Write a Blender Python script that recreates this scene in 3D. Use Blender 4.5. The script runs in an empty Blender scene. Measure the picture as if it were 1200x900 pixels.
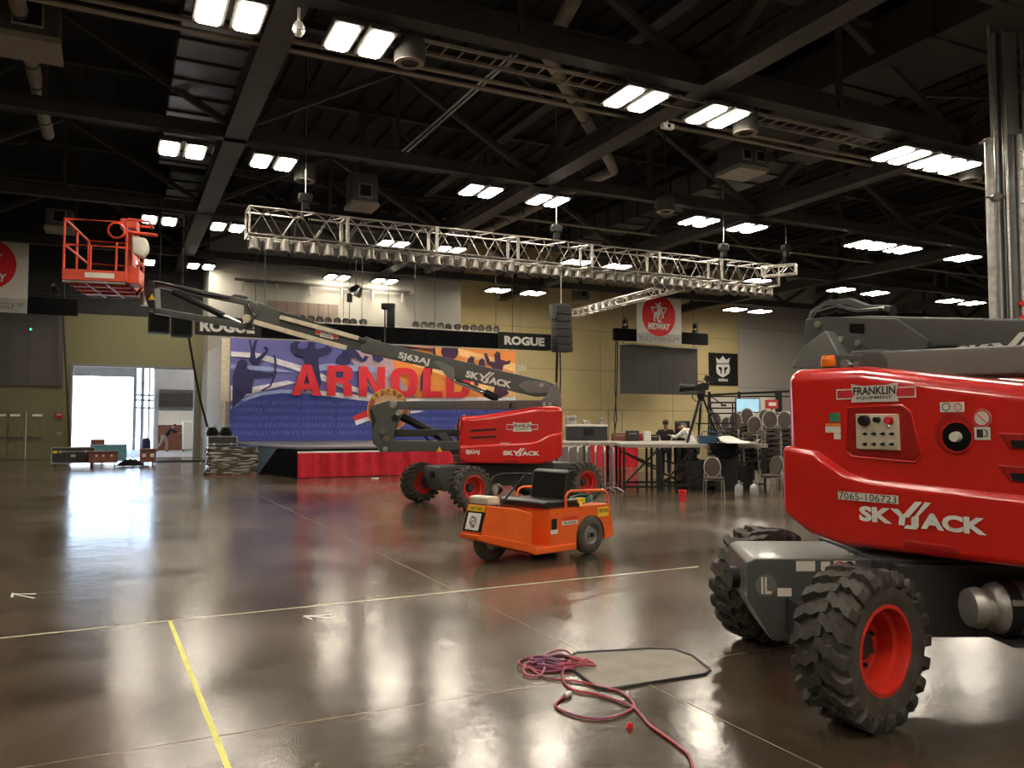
import bpy, bmesh, math, random
from mathutils import Vector, Matrix
random.seed(7)
PI = math.pi
S = bpy.context.scene
COL = S.collection
# ---------------------------------------------------------------- camera
FPX, CAMH, HORIZON = 950.0, 1.6, 499.0
PITCH = math.atan((HORIZON-450)/FPX)
cd = bpy.data.cameras.new('camera'); cam = bpy.data.objects.new('camera', cd); COL.objects.link(cam)
cd.sensor_width = 36; cd.lens = FPX/1200*36; cd.clip_end = 400; cd.clip_start = .05
cam.location = (0, 0, CAMH); cam.rotation_euler = (PI/2+PITCH, 0, 0)
S.camera = cam
# ---------------------------------------------------------------- sky and exposure
w = bpy.data.worlds.new('sky'); S.world = w; w.use_nodes = True
nt = w.node_tree; bg = nt.nodes['Background']
sky = nt.nodes.new('ShaderNodeTexSky'); sky.sky_type = 'HOSEK_WILKIE'; sky.turbidity = 6; sky.ground_albedo = .6
sky.sun_direction = Vector((-.4, -.2, .8)).normalized()
nt.links.new(sky.outputs[0], bg.inputs[0]); bg.inputs[1].default_value = 26.0
S.view_settings.view_transform = 'Standard'; S.view_settings.look = 'None'
S.view_settings.gamma = 1; S.view_settings.use_curve_mapping = False
S.view_settings.exposure = 0.18
LAMP = 62.0
sd = bpy.data.lights.new('sun', 'SUN'); sd.energy = 30; sd.angle = .01; sd.color = (1, .95, .88)
sun = bpy.data.objects.new('sun', sd); COL.objects.link(sun)
sun.rotation_euler = Vector((-.5, -.25, .8)).to_track_quat('Z', 'Y').to_euler()
S.cycles.max_bounces = 6; S.cycles.diffuse_bounces = 3; S.cycles.glossy_bounces = 3
S.cycles.sample_clamp_indirect = 6
# ---------------------------------------------------------------- frames of reference
TH = math.radians(26)
UX = Vector((math.cos(TH), math.sin(TH), 0)); VX = Vector((-math.sin(TH), math.cos(TH), 0)); ZX = Vector((0, 0, 1))
CAMP = Vector((0, 0, CAMH))
def ray(px, py):
    x = (px-600)/FPX; y = -(py-450)/FPX
    return Vector((x, math.cos(PITCH)-y*math.sin(PITCH), math.sin(PITCH)+y*math.cos(PITCH)))
def gp(px, py, z=0.0):
    d = ray(px, py); return CAMP + d*((z-CAMH)/d.z)
def dp(px, py, Y):
    d = ray(px, py); return CAMP + d*(Y/d.y)
def bu(u, v, z=0.0): return UX*u + VX*v + ZX*z
def ub(p): return p.dot(UX), p.dot(VX)
def vhit(px, py, v):
    d = ray(px, py); t = v/d.dot(VX); p = CAMP+d*t; return p.dot(UX), p.z
class Frame:
    def __init__(s, o, x):
        s.o = Vector(o); s.X = Vector(x).normalized(); s.Y = ZX.cross(s.X)
    def rz(s): return math.atan2(s.X.y, s.X.x)
    def hit(s, px, py, c):            # pixel on the plane local y = c -> (x, z)
        d = ray(px, py); t = (c-(CAMP-s.o).dot(s.Y))/d.dot(s.Y); p = CAMP+d*t-s.o
        return p.dot(s.X), p.z
    def loc(s, p): q = Vector(p)-s.o; return Vector((q.dot(s.X), q.dot(s.Y), q.z))
BF = Frame((0, 0, 0), UX)
# ---------------------------------------------------------------- materials
def mat(name, col, rough=.6, metal=0., var=.12, scale=6., bump=0., col2=None, emit=0., coat=0., trans=0., bscale=None, rvar=0., spec=None):
    m = bpy.data.materials.new(name); m.use_nodes = True; t = m.node_tree; b = t.nodes['Principled BSDF']
    b.inputs['Roughness'].default_value = rough; b.inputs['Metallic'].default_value = metal
    b.inputs['Coat Weight'].default_value = coat; b.inputs['Coat Roughness'].default_value = .06
    if spec is not None: b.inputs['Specular IOR Level'].default_value = spec
    if trans: b.inputs['Transmission Weight'].default_value = trans
    tc = t.nodes.new('ShaderNodeTexCoord'); n = t.nodes.new('ShaderNodeTexNoise')
    n.inputs['Scale'].default_value = scale; n.inputs['Detail'].default_value = 5
    t.links.new(tc.outputs['Object'], n.inputs['Vector'])
    r = t.nodes.new('ShaderNodeValToRGB'); r.color_ramp.elements[0].position = .32; r.color_ramp.elements[1].position = .68
    a = Vector(col); c2 = Vector(col2) if col2 else a*(1+var); a = a if col2 else a*(1-var)
    r.color_ramp.elements[0].color = (*a, 1); r.color_ramp.elements[1].color = (*c2, 1)
    t.links.new(n.outputs['Fac'], r.inputs[0]); t.links.new(r.outputs[0], b.inputs['Base Color'])
    if emit:
        b.inputs['Emission Color'].default_value = (*col, 1); b.inputs['Emission Strength'].default_value = emit
    if bump:
        n2 = t.nodes.new('ShaderNodeTexNoise'); n2.inputs['Scale'].default_value = bscale or scale*6; n2.inputs['Detail'].default_value = 4
        t.links.new(tc.outputs['Object'], n2.inputs['Vector'])
        bp = t.nodes.new('ShaderNodeBump'); bp.inputs['Strength'].default_value = bump; bp.inputs['Distance'].default_value = .02
        t.links.new(n2.outputs['Fac'], bp.inputs['Height']); t.links.new(bp.outputs[0], b.inputs['Normal'])
    if rvar:
        mr = t.nodes.new('ShaderNodeMapRange'); mr.inputs['To Min'].default_value = max(.02, rough-rvar); mr.inputs['To Max'].default_value = rough+rvar
        mr.inputs['From Min'].default_value = .3; mr.inputs['From Max'].default_value = .7
        t.links.new(n.outputs['Fac'], mr.inputs[0]); t.links.new(mr.outputs[0], b.inputs['Roughness'])
    return m
M = {}
def dm(k, *a, **kw): M[k] = mat(k, *a, **kw)
dm('red', (.60, .009, .007), .28, coat=1., var=.06, scale=2)
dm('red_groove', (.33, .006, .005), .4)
dm('rim_red', (.62, .03, .015), .35, var=.15, scale=9)
dm('basket_red', (.62, .06, .02), .4, var=.1)
dm('steel_grey', (.075, .08, .077), .38, var=.08, coat=.15)
dm('steel_light', (.15, .16, .155), .35, var=.06, coat=.2)
dm('chassis_dark', (.028, .028, .028), .45, var=.15)
dm('black', (.010, .010, .010), .5, spec=.3)
dm('black_matte', (.007, .007, .007), .9, spec=.1)
dm('rubber', (.045, .04, .033), .75, var=.35, scale=10, bump=.25, col2=(.085, .072, .055))
dm('lug_rubber', (.03, .028, .025), .7, scale=14, bump=.2, col2=(.07, .062, .05))
dm('chrome', (.75, .75, .75), .15, 1.)
dm('zinc', (.5, .49, .45), .35, .9, var=.2, scale=15)
dm('white', (.75, .74, .7), .5, var=.04)
dm('label_white', (.7, .67, .6), .5, var=.05)
dm('label_black', (.02, .02, .02), .5)
dm('amber', (.9, .22, .01), .2, trans=.2)
dm('cream', (.62, .55, .42), .5)
dm('orange', (.78, .12, .015), .35, var=.08, scale=3, coat=.3)
dm('yellow', (.85, .55, .02), .5)
dm('vinyl', (.014, .013, .013), .3, bump=.1, scale=20)
dm('truss_alu', (.46, .44, .40), .38, .75, var=.12, scale=20)
dm('can_alu', (.24, .225, .20), .45, .35, var=.2, scale=30)
dm('roof_steel', (.038, .035, .031), .75, var=.15, scale=2)
dm('girder_steel', (.05, .046, .041), .7, var=.15, scale=2)
dm('deck', (.014, .013, .012), .9)
dm('duct', (.10, .10, .10), .45, .3, var=.15, scale=1.5)
dm('duct_daylight_tint', (.34, .36, .4), .4, .5, var=.12, scale=1.5)  # door daylight painted in: duct metal made lighter and bluer
dm('pipe_cream', (.28, .25, .2), .6, var=.1)
dm('lamp_housing', (.2, .2, .19), .5)
dm('khaki', (.17, .16, .085), .85, var=.04, scale=.6, bump=.15, bscale=30)
dm('cream_sun_tint', (.55, .53, .47), .8)  # cream wall colour lightened to stand for sun on the stage wing
dm('cream_wall', (.29, .28, .24), .85, var=.04, scale=.6, bump=.15, bscale=30)
dm('yellow_wall', (.58, .475, .25), .85, var=.05, scale=.5, bump=.15, bscale=30)
dm('grey_wall', (.44, .42, .38), .85, var=.04, scale=.6)
dm('dark_wall', (.022, .021, .021), .9)
dm('joint', (.30, .24, .16), .8)
dm('wall_joint', (.06, .05, .03), .9)
dm('acoustic', (.10, .09, .088), .95, var=.05, scale=3)
dm('door_khaki', (.16, .155, .08), .5)
dm('red_cloth', (.5, .008, .025), .8, var=.15, scale=6)
dm('black_cloth', (.008, .008, .009), .95, var=.3, spec=.05)
dm('cloth_blue_sheen', (.16, .23, .33), .8)  # bluish reflected light painted into the side drape's colour
dm('stage_top', (.12, .12, .125), .35)
dm('deck_grey', (.30, .28, .25), .55)
dm('case_black', (.02, .02, .022), .5, var=.2)
dm('case_brown', (.17, .055, .035), .6, var=.2)
dm('case_blue', (.12, .32, .38), .6)
dm('chair_fabric', (.07, .055, .05), .9, bump=.3, scale=30)
dm('chair_frame', (.45, .42, .37), .35, .8)
dm('galv', (.38, .37, .35), .45, .7, var=.2)
dm('led', (.065, .062, .058), .6, var=.02, spec=.2)
dm('banner_white', (.68, .64, .58), .7, var=.02)
dm('banner_red', (.75, .012, .02), .6, var=.02)
dm('banner_grey', (.45, .44, .41), .7)
dm('shirt_black', (.012, .012, .014), .9)
dm('shirt_white', (.7, .7, .7), .9)
dm('trouser_khaki', (.33, .29, .23), .9)
dm('trouser_dark', (.02, .02, .025), .9)
dm('skin', (.42, .22, .14), .5); dm('skin_dark', (.14, .07, .045), .5)
dm('hair', (.015, .01, .008), .6)
dm('tape_cream', (.62, .56, .40), .7); dm('tape_yellow', (.80, .78, .22), .7)
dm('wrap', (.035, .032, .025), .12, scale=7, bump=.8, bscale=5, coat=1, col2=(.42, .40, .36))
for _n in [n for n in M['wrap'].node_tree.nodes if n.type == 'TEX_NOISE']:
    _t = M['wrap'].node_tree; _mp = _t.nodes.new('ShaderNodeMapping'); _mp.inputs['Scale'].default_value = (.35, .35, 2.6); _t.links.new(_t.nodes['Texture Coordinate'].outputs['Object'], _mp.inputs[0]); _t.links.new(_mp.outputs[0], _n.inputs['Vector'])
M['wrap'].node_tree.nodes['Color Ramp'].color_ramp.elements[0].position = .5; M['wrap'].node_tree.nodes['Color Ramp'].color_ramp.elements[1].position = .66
dm('cable_red', (.62, .06, .05), .45, col2=(.16, .07, .16), scale=2.5)
dm('cable_green', (.03, .13, .09), .5)
dm('plastic_clear', (.7, .72, .75), .15, trans=.6)
dm('red_cup', (.75, .015, .02), .4)
dm('blue_bin', (.03, .08, .15), .5)
dm('dock_grey', (.42, .44, .48), .8, var=.1, scale=1)
dm('dock_floor', (.35, .36, .38), .5)
dm('apron', (.6, .58, .55), .9)
dm('screen_blue', (.25, .45, .6), .3, emit=.8, col2=(.35, .6, .6), scale=4)
dm('bd_purple', (.09, .10, .34), .7, col2=(.16, .15, .42), scale=.25)
dm('bd_blue', (.035, .05, .26), .7, var=.12, scale=.6)
dm('bd_blue_text', (.075, .10, .36), .7)
dm('bd_orange', (.72, .30, .06), .7, col2=(.78, .16, .04), scale=.5)
dm('bd_orange_light', (.85, .52, .22), .7)
dm('bd_mauve', (.42, .30, .36), .7)
dm('bd_white', (.68, .66, .72), .7)
dm('bd_skyblue', (.30, .38, .66), .7)
dm('bd_dark', (.022, .02, .09), .7); dm('bd_dark2', (.05, .012, .05), .7)
dm('bd_red', (.62, .02, .035), .65, var=.03)
dm('bd_gold', (.55, .33, .06), .7); dm('bd_brown', (.3, .07, .03), .7); dm('bd_tan', (.5, .3, .16), .7)
dm('wall_wood', (.16, .12, .09), .8, scale=1.2)
dm('cover_plate', (.15, .14, .12), .45, .4, var=.2, scale=4)
dm('glass_lens', (.6, .6, .55), .08, .6)
dm('alarm_red', (.5, .03, .02), .5)
dm('green_label', (.03, .2, .12), .5); dm('orange_label', (.8, .25, .05), .5)
dm('tracklight', (.9, .88, .8), .4, emit=25)
dm('exit_green', (.02, .7, .35), .4, emit=3)
# lamp panels: white tubes behind a prismatic sheet, shining down
m = bpy.data.materials.new('lamp_panel'); m.use_nodes = True; t = m.node_tree; t.nodes.clear()
o_ = t.nodes.new('ShaderNodeOutputMaterial'); e_ = t.nodes.new('ShaderNodeEmission'); e_.inputs[0].default_value = (1, .89, .73, 1); e_.inputs[1].default_value = LAMP
t.links.new(e_.outputs[0], o_.inputs[0]); M['lamp_panel'] = m
# polished concrete
def concrete():
    m = mat('polished_concrete', (.031, .022, .014), .19, col2=(.135, .104, .070), scale=.42, rvar=.06)
    t = m.node_tree; b = t.nodes['Principled BSDF']; tc = [n for n in t.nodes if n.type == 'TEX_COORD'][0]
    ns = [n for n in t.nodes if n.type == 'TEX_NOISE'][0]; ns.inputs['Detail'].default_value = 9; ns.inputs['Roughness'].default_value = .62; ns.inputs['Distortion'].default_value = .6
    base = b.inputs['Base Color'].links[0].from_socket
    sc = t.nodes.new('ShaderNodeTexNoise'); sc.inputs['Scale'].default_value = 7; sc.inputs['Detail'].default_value = 8
    t.links.new(tc.outputs['Object'], sc.inputs['Vector'])
    mx = t.nodes.new('ShaderNodeMix'); mx.data_type = 'RGBA'; mx.blend_type = 'OVERLAY'; mx.inputs[0].default_value = .35
    t.links.new(base, mx.inputs[6]); t.links.new(sc.outputs['Fac'], mx.inputs[7]); t.links.new(mx.outputs[2], b.inputs['Base Color'])
    n3 = t.nodes.new('ShaderNodeTexNoise'); n3.inputs['Scale'].default_value = 2.2; n3.inputs['Detail'].default_value = 7; n3.inputs['Roughness'].default_value = .62
    t.links.new(tc.outputs['Object'], n3.inputs['Vector'])
    bp = t.nodes.new('ShaderNodeBump'); bp.inputs['Strength'].default_value = .12; bp.inputs['Distance'].default_value = .03
    n4 = t.nodes.new('ShaderNodeTexNoise'); n4.inputs['Scale'].default_value = 13; n4.inputs['Detail'].default_value = 4; t.links.new(tc.outputs['Object'], n4.inputs['Vector'])
    ad = t.nodes.new('ShaderNodeMath'); ad.operation = 'MULTIPLY_ADD'; ad.inputs[1].default_value = .07; t.links.new(n4.outputs['Fac'], ad.inputs[0]); t.links.new(n3.outputs['Fac'], ad.inputs[2])
    t.links.new(ad.outputs[0], bp.inputs['Height']); t.links.new(bp.outputs[0], b.inputs['Normal'])
    b.inputs['Specular IOR Level'].default_value = .75
    return m
M['concrete'] = concrete()
# ---------------------------------------------------------------- mesh builder
I4 = Matrix.Identity(4)
def basis(o, x, y, z): return Matrix(((x[0], y[0], z[0], o[0]), (x[1], y[1], z[1], o[1]), (x[2], y[2], z[2], o[2]), (0, 0, 0, 1)))
def look(p0, p1):
    z = (Vector(p1)-Vector(p0)); z = z.normalized() if z.length > 1e-9 else ZX
    x = z.cross(ZX if abs(z.z) < .95 else Vector((1, 0, 0))).normalized(); y = z.cross(x)
    return x, y, z
class MB:
    def __init__(s, X=None): s.v = []; s.f = []; s.X = X
    def add(s, vs, fs):
        n = len(s.v); s.v += [(s.X @ Vector(p)) if s.X else Vector(p) for p in vs]; s.f += [tuple(i+n for i in f) for f in fs]; return s
    def box(s, c, d, rz=0, R=None):
        hx, hy, hz = d[0]/2, d[1]/2, d[2]/2; vs = []
        Rm = R or (Matrix.Rotation(rz, 3, 'Z') if rz else None)
        for sx, sy, sz in ((-1,-1,-1),(1,-1,-1),(1,1,-1),(-1,1,-1),(-1,-1,1),(1,-1,1),(1,1,1),(-1,1,1)):
            p = Vector((sx*hx, sy*hy, sz*hz)); p = Rm @ p if Rm else p; vs.append(p+Vector(c))
        return s.add(vs, [(0,3,2,1),(4,5,6,7),(0,1,5,4),(1,2,6,5),(2,3,7,6),(3,0,4,7)])
    def bb(s, a, b): return s.box([(a[i]+b[i])/2 for i in range(3)], [abs(b[i]-a[i]) for i in range(3)])
    def bar(s, p0, p1, wd, ht=None):      # rectangular member between two points
        ht = ht or wd; x, y, z = look(p0, p1); p0, p1 = Vector(p0), Vector(p1); vs = []
        for p in (p0, p1):
            for a, b in ((-1,-1),(1,-1),(1,1),(-1,1)): vs.append(p+x*a*wd/2+y*b*ht/2)
        return s.add(vs, [(0,3,2,1),(4,5,6,7),(0,1,5,4),(1,2,6,5),(2,3,7,6),(3,0,4,7)])
    def cyl(s, p0, p1, r, n=12, r2=None, cap=True):
        r2 = r if r2 is None else r2; x, y, z = look(p0, p1); p0, p1 = Vector(p0), Vector(p1); vs = []
        for p, q in ((p0, r), (p1, r2)):
            for i in range(n): a = 2*PI*i/n; vs.append(p+x*math.cos(a)*q+y*math.sin(a)*q)
        fs = [(i, (i+1) % n, n+(i+1) % n, n+i) for i in range(n)]
        if cap: fs += [tuple(range(n))[::-1], tuple(range(n, 2*n))]
        return s.add(vs, fs)
    def tube(s, pts, r, n=8, closed=False):
        pts = [Vector(p) for p in pts]; L = len(pts); vs = []; prev = None
        for i, p in enumerate(pts):
            if closed: d = pts[(i+1) % L]-pts[i-1]
            else: d = pts[min(i+1, L-1)]-pts[max(i-1, 0)]
            d.normalize()
            if prev is None:
                x = d.cross(ZX if abs(d.z) < .95 else Vector((1, 0, 0))).normalized()
            else:
                x = prev-d*prev.dot(d); x.normalize()
            prev = x; y = d.cross(x); rr = r[i] if isinstance(r, (list, tuple)) else r
            for k in range(n): a = 2*PI*k/n; vs.append(p+x*math.cos(a)*rr+y*math.sin(a)*rr)
        fs = []
        for i in range(L if closed else L-1):
            j = (i+1) % L
            for k in range(n): fs.append((i*n+k, i*n+(k+1) % n, j*n+(k+1) % n, j*n+k))
        if not closed: fs += [tuple(range(n))[::-1], tuple(range((L-1)*n, L*n))]
        return s.add(vs, fs)
    def lathe(s, prof, n=24, axis='y', o=(0, 0, 0)):   # prof: (radius, along)
        vs = []
        for r, h in prof:
            for i in range(n):
                a = 2*PI*i/n; c, d = math.cos(a)*r, math.sin(a)*r
                p = {'y': (c, h, d), 'z': (c, d, h), 'x': (h, c, d)}[axis]; vs.append(Vector(p)+Vector(o))
        fs = []
        for j in range(len(prof)-1):
            for i in range(n): fs.append((j*n+i, (j+1)*n+i, (j+1)*n+(i+1) % n, j*n+(i+1) % n))
        return s.add(vs, fs)
    def prism(s, poly, a, b, axis='y'):   # poly (x,z) pushed from y=a to y=b, or (x,y) along z, or (y,z) along x
        n = len(poly); vs = []
        for h in (a, b):
            for p, q in poly: vs.append({'y': (p, h, q), 'z': (p, q, h), 'x': (h, p, q)}[axis])
        fs = [(i, (i+1) % n, n+(i+1) % n, n+i) for i in range(n)]+[tuple(range(n))[::-1], tuple(range(n, 2*n))]
        return s.add(vs, fs)
    def sphere(s, c, r, n=12, m=8, sc=(1, 1, 1)):
        prof = [(max(1e-4, math.sin(PI*i/m))*r, -math.cos(PI*i/m)*r) for i in range(m+1)]
        k = len(s.v); X = s.X; s.X = None; s.lathe(prof, n, 'z')
        for i in range(k, len(s.v)):
            p = s.v[i]; q = Vector((p.x*sc[0]+c[0], p.y*sc[1]+c[1], p.z*sc[2]+c[2])); s.v[i] = X @ q if X else q
        s.X = X; return s
    def mesh(s, name, m, bevel=0, seg=2, smooth=True, ang=38):
        me = bpy.data.meshes.new(name); bm = bmesh.new(); vs = [bm.verts.new(p) for p in s.v]
        for f in s.f:
            try: bm.faces.new([vs[i] for i in f])
            except ValueError: pass
        bmesh.ops.recalc_face_normals(bm, faces=bm.faces[:])
        if bevel:
            es = [e for e in bm.edges if len(e.link_faces) == 2 and e.calc_face_angle(0) > .5]
            bmesh.ops.bevel(bm, geom=es, offset=bevel, segments=seg, affect='EDGES', profile=.5, clamp_overlap=True)
        ng = [f for f in bm.faces if len(f.verts) > 4]
        if ng: bmesh.ops.triangulate(bm, faces=ng)
        if smooth:
            lim = math.radians(ang)
            for f in bm.faces: f.smooth = True
            for e in bm.edges: e.smooth = not (len(e.link_faces) == 2 and e.calc_face_angle(0) > lim)
        bm.to_mesh(me); bm.free(); me.materials.append(M[m] if isinstance(m, str) else m); return me
    def build(s, name, m, parent=None, **kw):
        o = bpy.data.objects.new(name, s.mesh(name, m, **kw)); COL.objects.link(o)
        if parent: o.parent = parent
        return o
def tag(o, label, cat, group=None):
    o['label'] = label; o['category'] = cat
    if group: o['group'] = group
    return o
def thing(name, label, cat, loc=(0, 0, 0), rz=0, group=None):
    o = bpy.data.objects.new(name, None); COL.objects.link(o); o.location = loc; o.rotation_euler = (0, 0, rz)
    return tag(o, label, cat, group)
def struct(o): o['kind'] = 'structure'; return o
def sempty(name, loc=(0, 0, 0), rz=0):
    o = bpy.data.objects.new(name, None); COL.objects.link(o); o.location = loc; o.rotation_euler = (0, 0, rz); return struct(o)
def inst(src, name=None, parent=None, loc=None, rz=None):
    c = src.copy(); COL.objects.link(c)
    if parent: c.parent = parent
    if loc is not None: c.location = loc
    if rz is not None: c.rotation_euler = (0, 0, rz)
    return c
KIDS = {}
def kids(o): return [k for k in COL.objects if k.parent == o]
def proto_kids(root):
    a = list(COL.objects); return {o: [k for k in a if k.parent == o] for o in [root]+[k for k in a if k.parent == root]}
def dup(root, loc, rz, label=None, group=None, tree=None):
    tree = tree or proto_kids(root)
    r = root.copy(); COL.objects.link(r); r.location = loc; r.rotation_euler = (0, 0, rz)
    if label: r['label'] = label
    if group: r['group'] = group
    for ch in tree[root]:
        c = ch.copy(); COL.objects.link(c); c.parent = r
        for g in tree.get(ch, []):
            d = g.copy(); COL.objects.link(d); d.parent = c
    return r
# ---- flat lettering
_tc = {}
def text_polys(s, bold=.0, space=1.0):
    k = (s, bold, space)
    if k in _tc: return _tc[k]
    cu = bpy.data.curves.new('t', 'FONT'); cu.body = s; cu.offset = bold; cu.resolution_u = 3; cu.space_character = space
    o = bpy.data.objects.new('t', cu); COL.objects.link(o)
    dg = bpy.context.evaluated_depsgraph_get(); me = bpy.data.meshes.new_from_object(o.evaluated_get(dg))
    vs = [v.co.copy() for v in me.vertices]; fs = [tuple(p.vertices) for p in me.polygons]
    bpy.data.objects.remove(o); bpy.data.curves.remove(cu); bpy.data.meshes.remove(me)
    x0 = min(v.x for v in vs); x1 = max(v.x for v in vs); y0 = min(v.y for v in vs); y1 = max(v.y for v in vs)
    vs = [((v.x-x0)/(x1-x0)-.5, (v.y-y0)/(y1-y0)-.5) for v in vs]; _tc[k] = (vs, fs); return _tc[k]
def text_on(mb, s, c, w_, h_, x, n, up=ZX, bold=.02, shear=0, off=0, space=1.0):
    """lettering centred at c on a plane with outward normal n, reading along x"""
    vs, fs = text_polys(s, bold, space); x = Vector(x).normalized(); up = Vector(up).normalized(); n = Vector(n)
    mb.add([Vector(c)+x*(p[0]*w_+p[1]*shear*h_)+up*p[1]*h_+n*off for p in vs], fs); return mb
# ================================================================ THE HALL
def wallbox(name, u0, u1, v0, v1, z0, z1, m, parent=None):
    o = MB().bb((u0, v0, z0), (u1, v1, z1)).build(name, m, parent, smooth=False)
    if not parent: struct(o); o.rotation_euler = (0, 0, TH)
    return o
def panels(parent, u0, u1, v, z0, z1, m, pw=6., ph=2.55, skip=None, t=.06):
    """precast wall panels with open joints, standing proud of the wall towards the hall"""
    nu = max(1, round((u1-u0)/pw)); nz = max(1, round((z1-z0)/ph)); du = (u1-u0)/nu; dz = (z1-z0)/nz
    for i in range(nu):
        for j in range(nz):
            a, b, c, d = u0+i*du, u0+(i+1)*du, z0+j*dz, z0+(j+1)*dz
            MB().bb((a+.015, v-t, c+.012), (b-.015, v+.02, d-.012)).build('panel', m, parent, smooth=False)
# floor: slabs between saw-cut joints
floor = MB().bb((-16, -14, -.3), (76, 64, -.0015)).build('floor', 'joint', smooth=False); floor.rotation_euler = (0, 0, TH); struct(floor)
ju, jv = [], []
pj = ub(gp(530, 690)); pj2 = ub(gp(600, 808))
u = pj[0]-6.1*4
while u < 76: ju.append(u); u += 6.1
v = pj2[1]-4.55*5
while v < 50: jv.append(v); v += 4.55
ju = [-16]+[a for a in ju if -15 < a < 75]+[76]; jv = [-14]+[a for a in jv if -13 < a < 48]+[64]
for i in range(len(ju)-1):
    for j in range(len(jv)-1):
        MB().bb((ju[i]+.005, jv[j]+.005, -.1), (ju[i+1]-.005, jv[j+1]-.005, 0)).build('slab', 'concrete', floor, smooth=False)
# door wall (left, olive)
VD, VB, VY = 44.5, 41.5, 46.0
ul, zt = vhit(86, 429, VD); ur, _ = vhit(228, 433, VD); zt = 4.5
dw = sempty('wall_door_side', rz=TH)
wallbox('wall_face', -16, ul, VD, VD+.4, 0, 7.06, 'khaki', dw)
wallbox('wall_face', ur, 3.9, VD, VD+.4, 0, 7.06, 'khaki', dw)
wallbox('wall_face', ul, ur, VD, VD+.4, zt, 7.06, 'khaki', dw)
wallbox('upper_wall', -16, 3.9, VD+.05, VD+.4, 7.06, 13.4, 'dark_wall', dw)
for z in (7.9, 9.2, 10.6): MB().bb((-16, VD-.04, z), (3.9, VD+.06, z+.05)).build('reveal', 'roof_steel', dw, smooth=False)
ua, _z = vhit(75, 400, VD)
a_z = [vhit(60, 453, VD)[1], vhit(60, 368, VD)[1]]
x = -15.8
while x < ua-.5:
    x2 = min(x+2.4, ua); MB().bb((x+.01, VD-.09, a_z[0]), (x2-.01, VD, a_z[1])).build('acoustic_panel', 'acoustic', dw, smooth=False); x = x2
frame = MB().bb((ul-.12, VD-.05, 0), (ul, VD+.45, zt+.12)).bb((ur, VD-.05, 0), (ur+.12, VD+.45, zt+.12)).bb((ul, VD-.05, zt), (ur, VD+.45, zt+.12)).build('trim_1', 'steel_light', smooth=False)
frame.rotation_euler = (0, 0, TH); struct(frame)
# double doors at the left edge
u0 = vhit(-24, 500, VD)[0]; u1 = vhit(10, 500, VD)[0]; u2 = vhit(51, 500, VD)[0]; zd = vhit(30, 483, VD)[1]
for k, (a, b) in enumerate(((u1-(u2-u1), u1-.05), (u1, u2))):
    d = sempty('door_%d' % (k+1), rz=TH); mid = (a+b)/2
    MB().bb((a-.08, VD-.06, 0), (a, VD, zd+.08)).bb((b, VD-.06, 0), (b+.08, VD, zd+.08)).bb((a, VD-.06, zd), (b, VD, zd+.08)).build('door_frame', 'khaki', d, smooth=False)
    for s0, s1, hs in ((a+.01, mid-.01, 1), (mid+.01, b-.01, -1)):
        lf = MB().bb((s0, VD-.05, .02), (s1, VD-.005, zd-.01)).build('door_leaf', 'door_khaki', d, smooth=False)
        MB().bb((s0+.08, VD-.13, 1.0), (s1-.08, VD-.08, 1.08)).bb((s0+.08, VD-.13, .98), (s0+.16, VD-.04, 1.1)).bb((s1-.16, VD-.13, .98), (s1-.08, VD-.04, 1.1)).build('push_bar', 'steel_grey', lf, smooth=False)
        cx = s0+.25 if hs == 1 else s1-.25
        MB().bb((cx-.2, VD-.13, zd-.2), (cx+.2, VD-.04, zd-.1)).build('door_closer', 'white', lf, smooth=False)
    MB().bb((mid-.012, VD-.06, .02), (mid+.012, VD-.03, zd)).build('astragal', 'white', d, smooth=False)
# return, cream block, yellow wall, grey wall
rw = wallbox('wall_return', 3.9, 4.3, VB, VD+.4, 0, 13.4, 'cream_wall')
UB = vhit(540, 350, VB)[0]
cw = wallbox('wall_cream', 3.9, UB, VB+.05, VB+.4, 0, 13.4, 'cream_wall'); panels(cw, 3.9, UB, VB+.05, 0, 13.2, 'cream_wall', pw=6.4, ph=3.3)
wallbox('wall_block_end', UB-.3, UB, VB+.4, VY+.2, 0, 13.4, 'yellow_wall')
UG = vhit(865, 400, VY)[0]
yw = wallbox('wall_yellow', UB-.3, UG, VY+.05, VY+.4, 0, 13.4, 'wall_joint'); panels(yw, UB, UG, VY+.05, 0, 13.2, 'yellow_wall', pw=5.6, ph=2.64)
gw = wallbox('wall_grey', UG, 76, VY+.05, VY+.4, 0, 13.4, 'wall_joint'); panels(gw, UG, 75.8, VY+.05, 0, 13.2, 'grey_wall', pw=6.4, ph=4.4)
wallbox('wall_left', -16.4, -16, -14, VD+.4, 0, 13.4, 'khaki')
wallbox('wall_right', 76, 76.4, -14, VY+.4, 0, 13.4, 'grey_wall')
wallbox('wall_behind', -16.4, 76.4, -14.4, -14, 0, 13.4, 'cream_wall')
# wood-look acoustic strip high on the cream wall, track-light brackets
t_ = sempty('trim_2', rz=TH); a = vhit(312, 352, VB-.05); b = vhit(396, 372, VB-.05); n = 7
for i in range(n):
    x0 = a[0]+(b[0]-a[0])*i/n; x1 = a[0]+(b[0]-a[0])*(i+1)/n
    MB().bb((x0+.01, VB-.12, b[1]-.3), (x1-.01, VB-.02, a[1])).build('plank', 'wall_wood', t_, smooth=False)
t_ = sempty('trim_3', rz=TH); a = vhit(275, 327, VB-.3); b = vhit(480, 345, VB-.3)
MB().bar((a[0], VB-.3, a[1]), (b[0], VB-.3, a[1]), .12).build('rail', 'roof_steel', t_)
for i in range(6):
    x0 = a[0]+.4+i*(b[0]-a[0]-.8)/5; MB().bar((x0, VB, a[1]), (x0, VB-.34, a[1]), .08).bar((x0, VB-.3, a[1]), (x0, VB-.3, a[1]-.55), .1).build('bracket', 'pipe_cream', t_)
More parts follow.
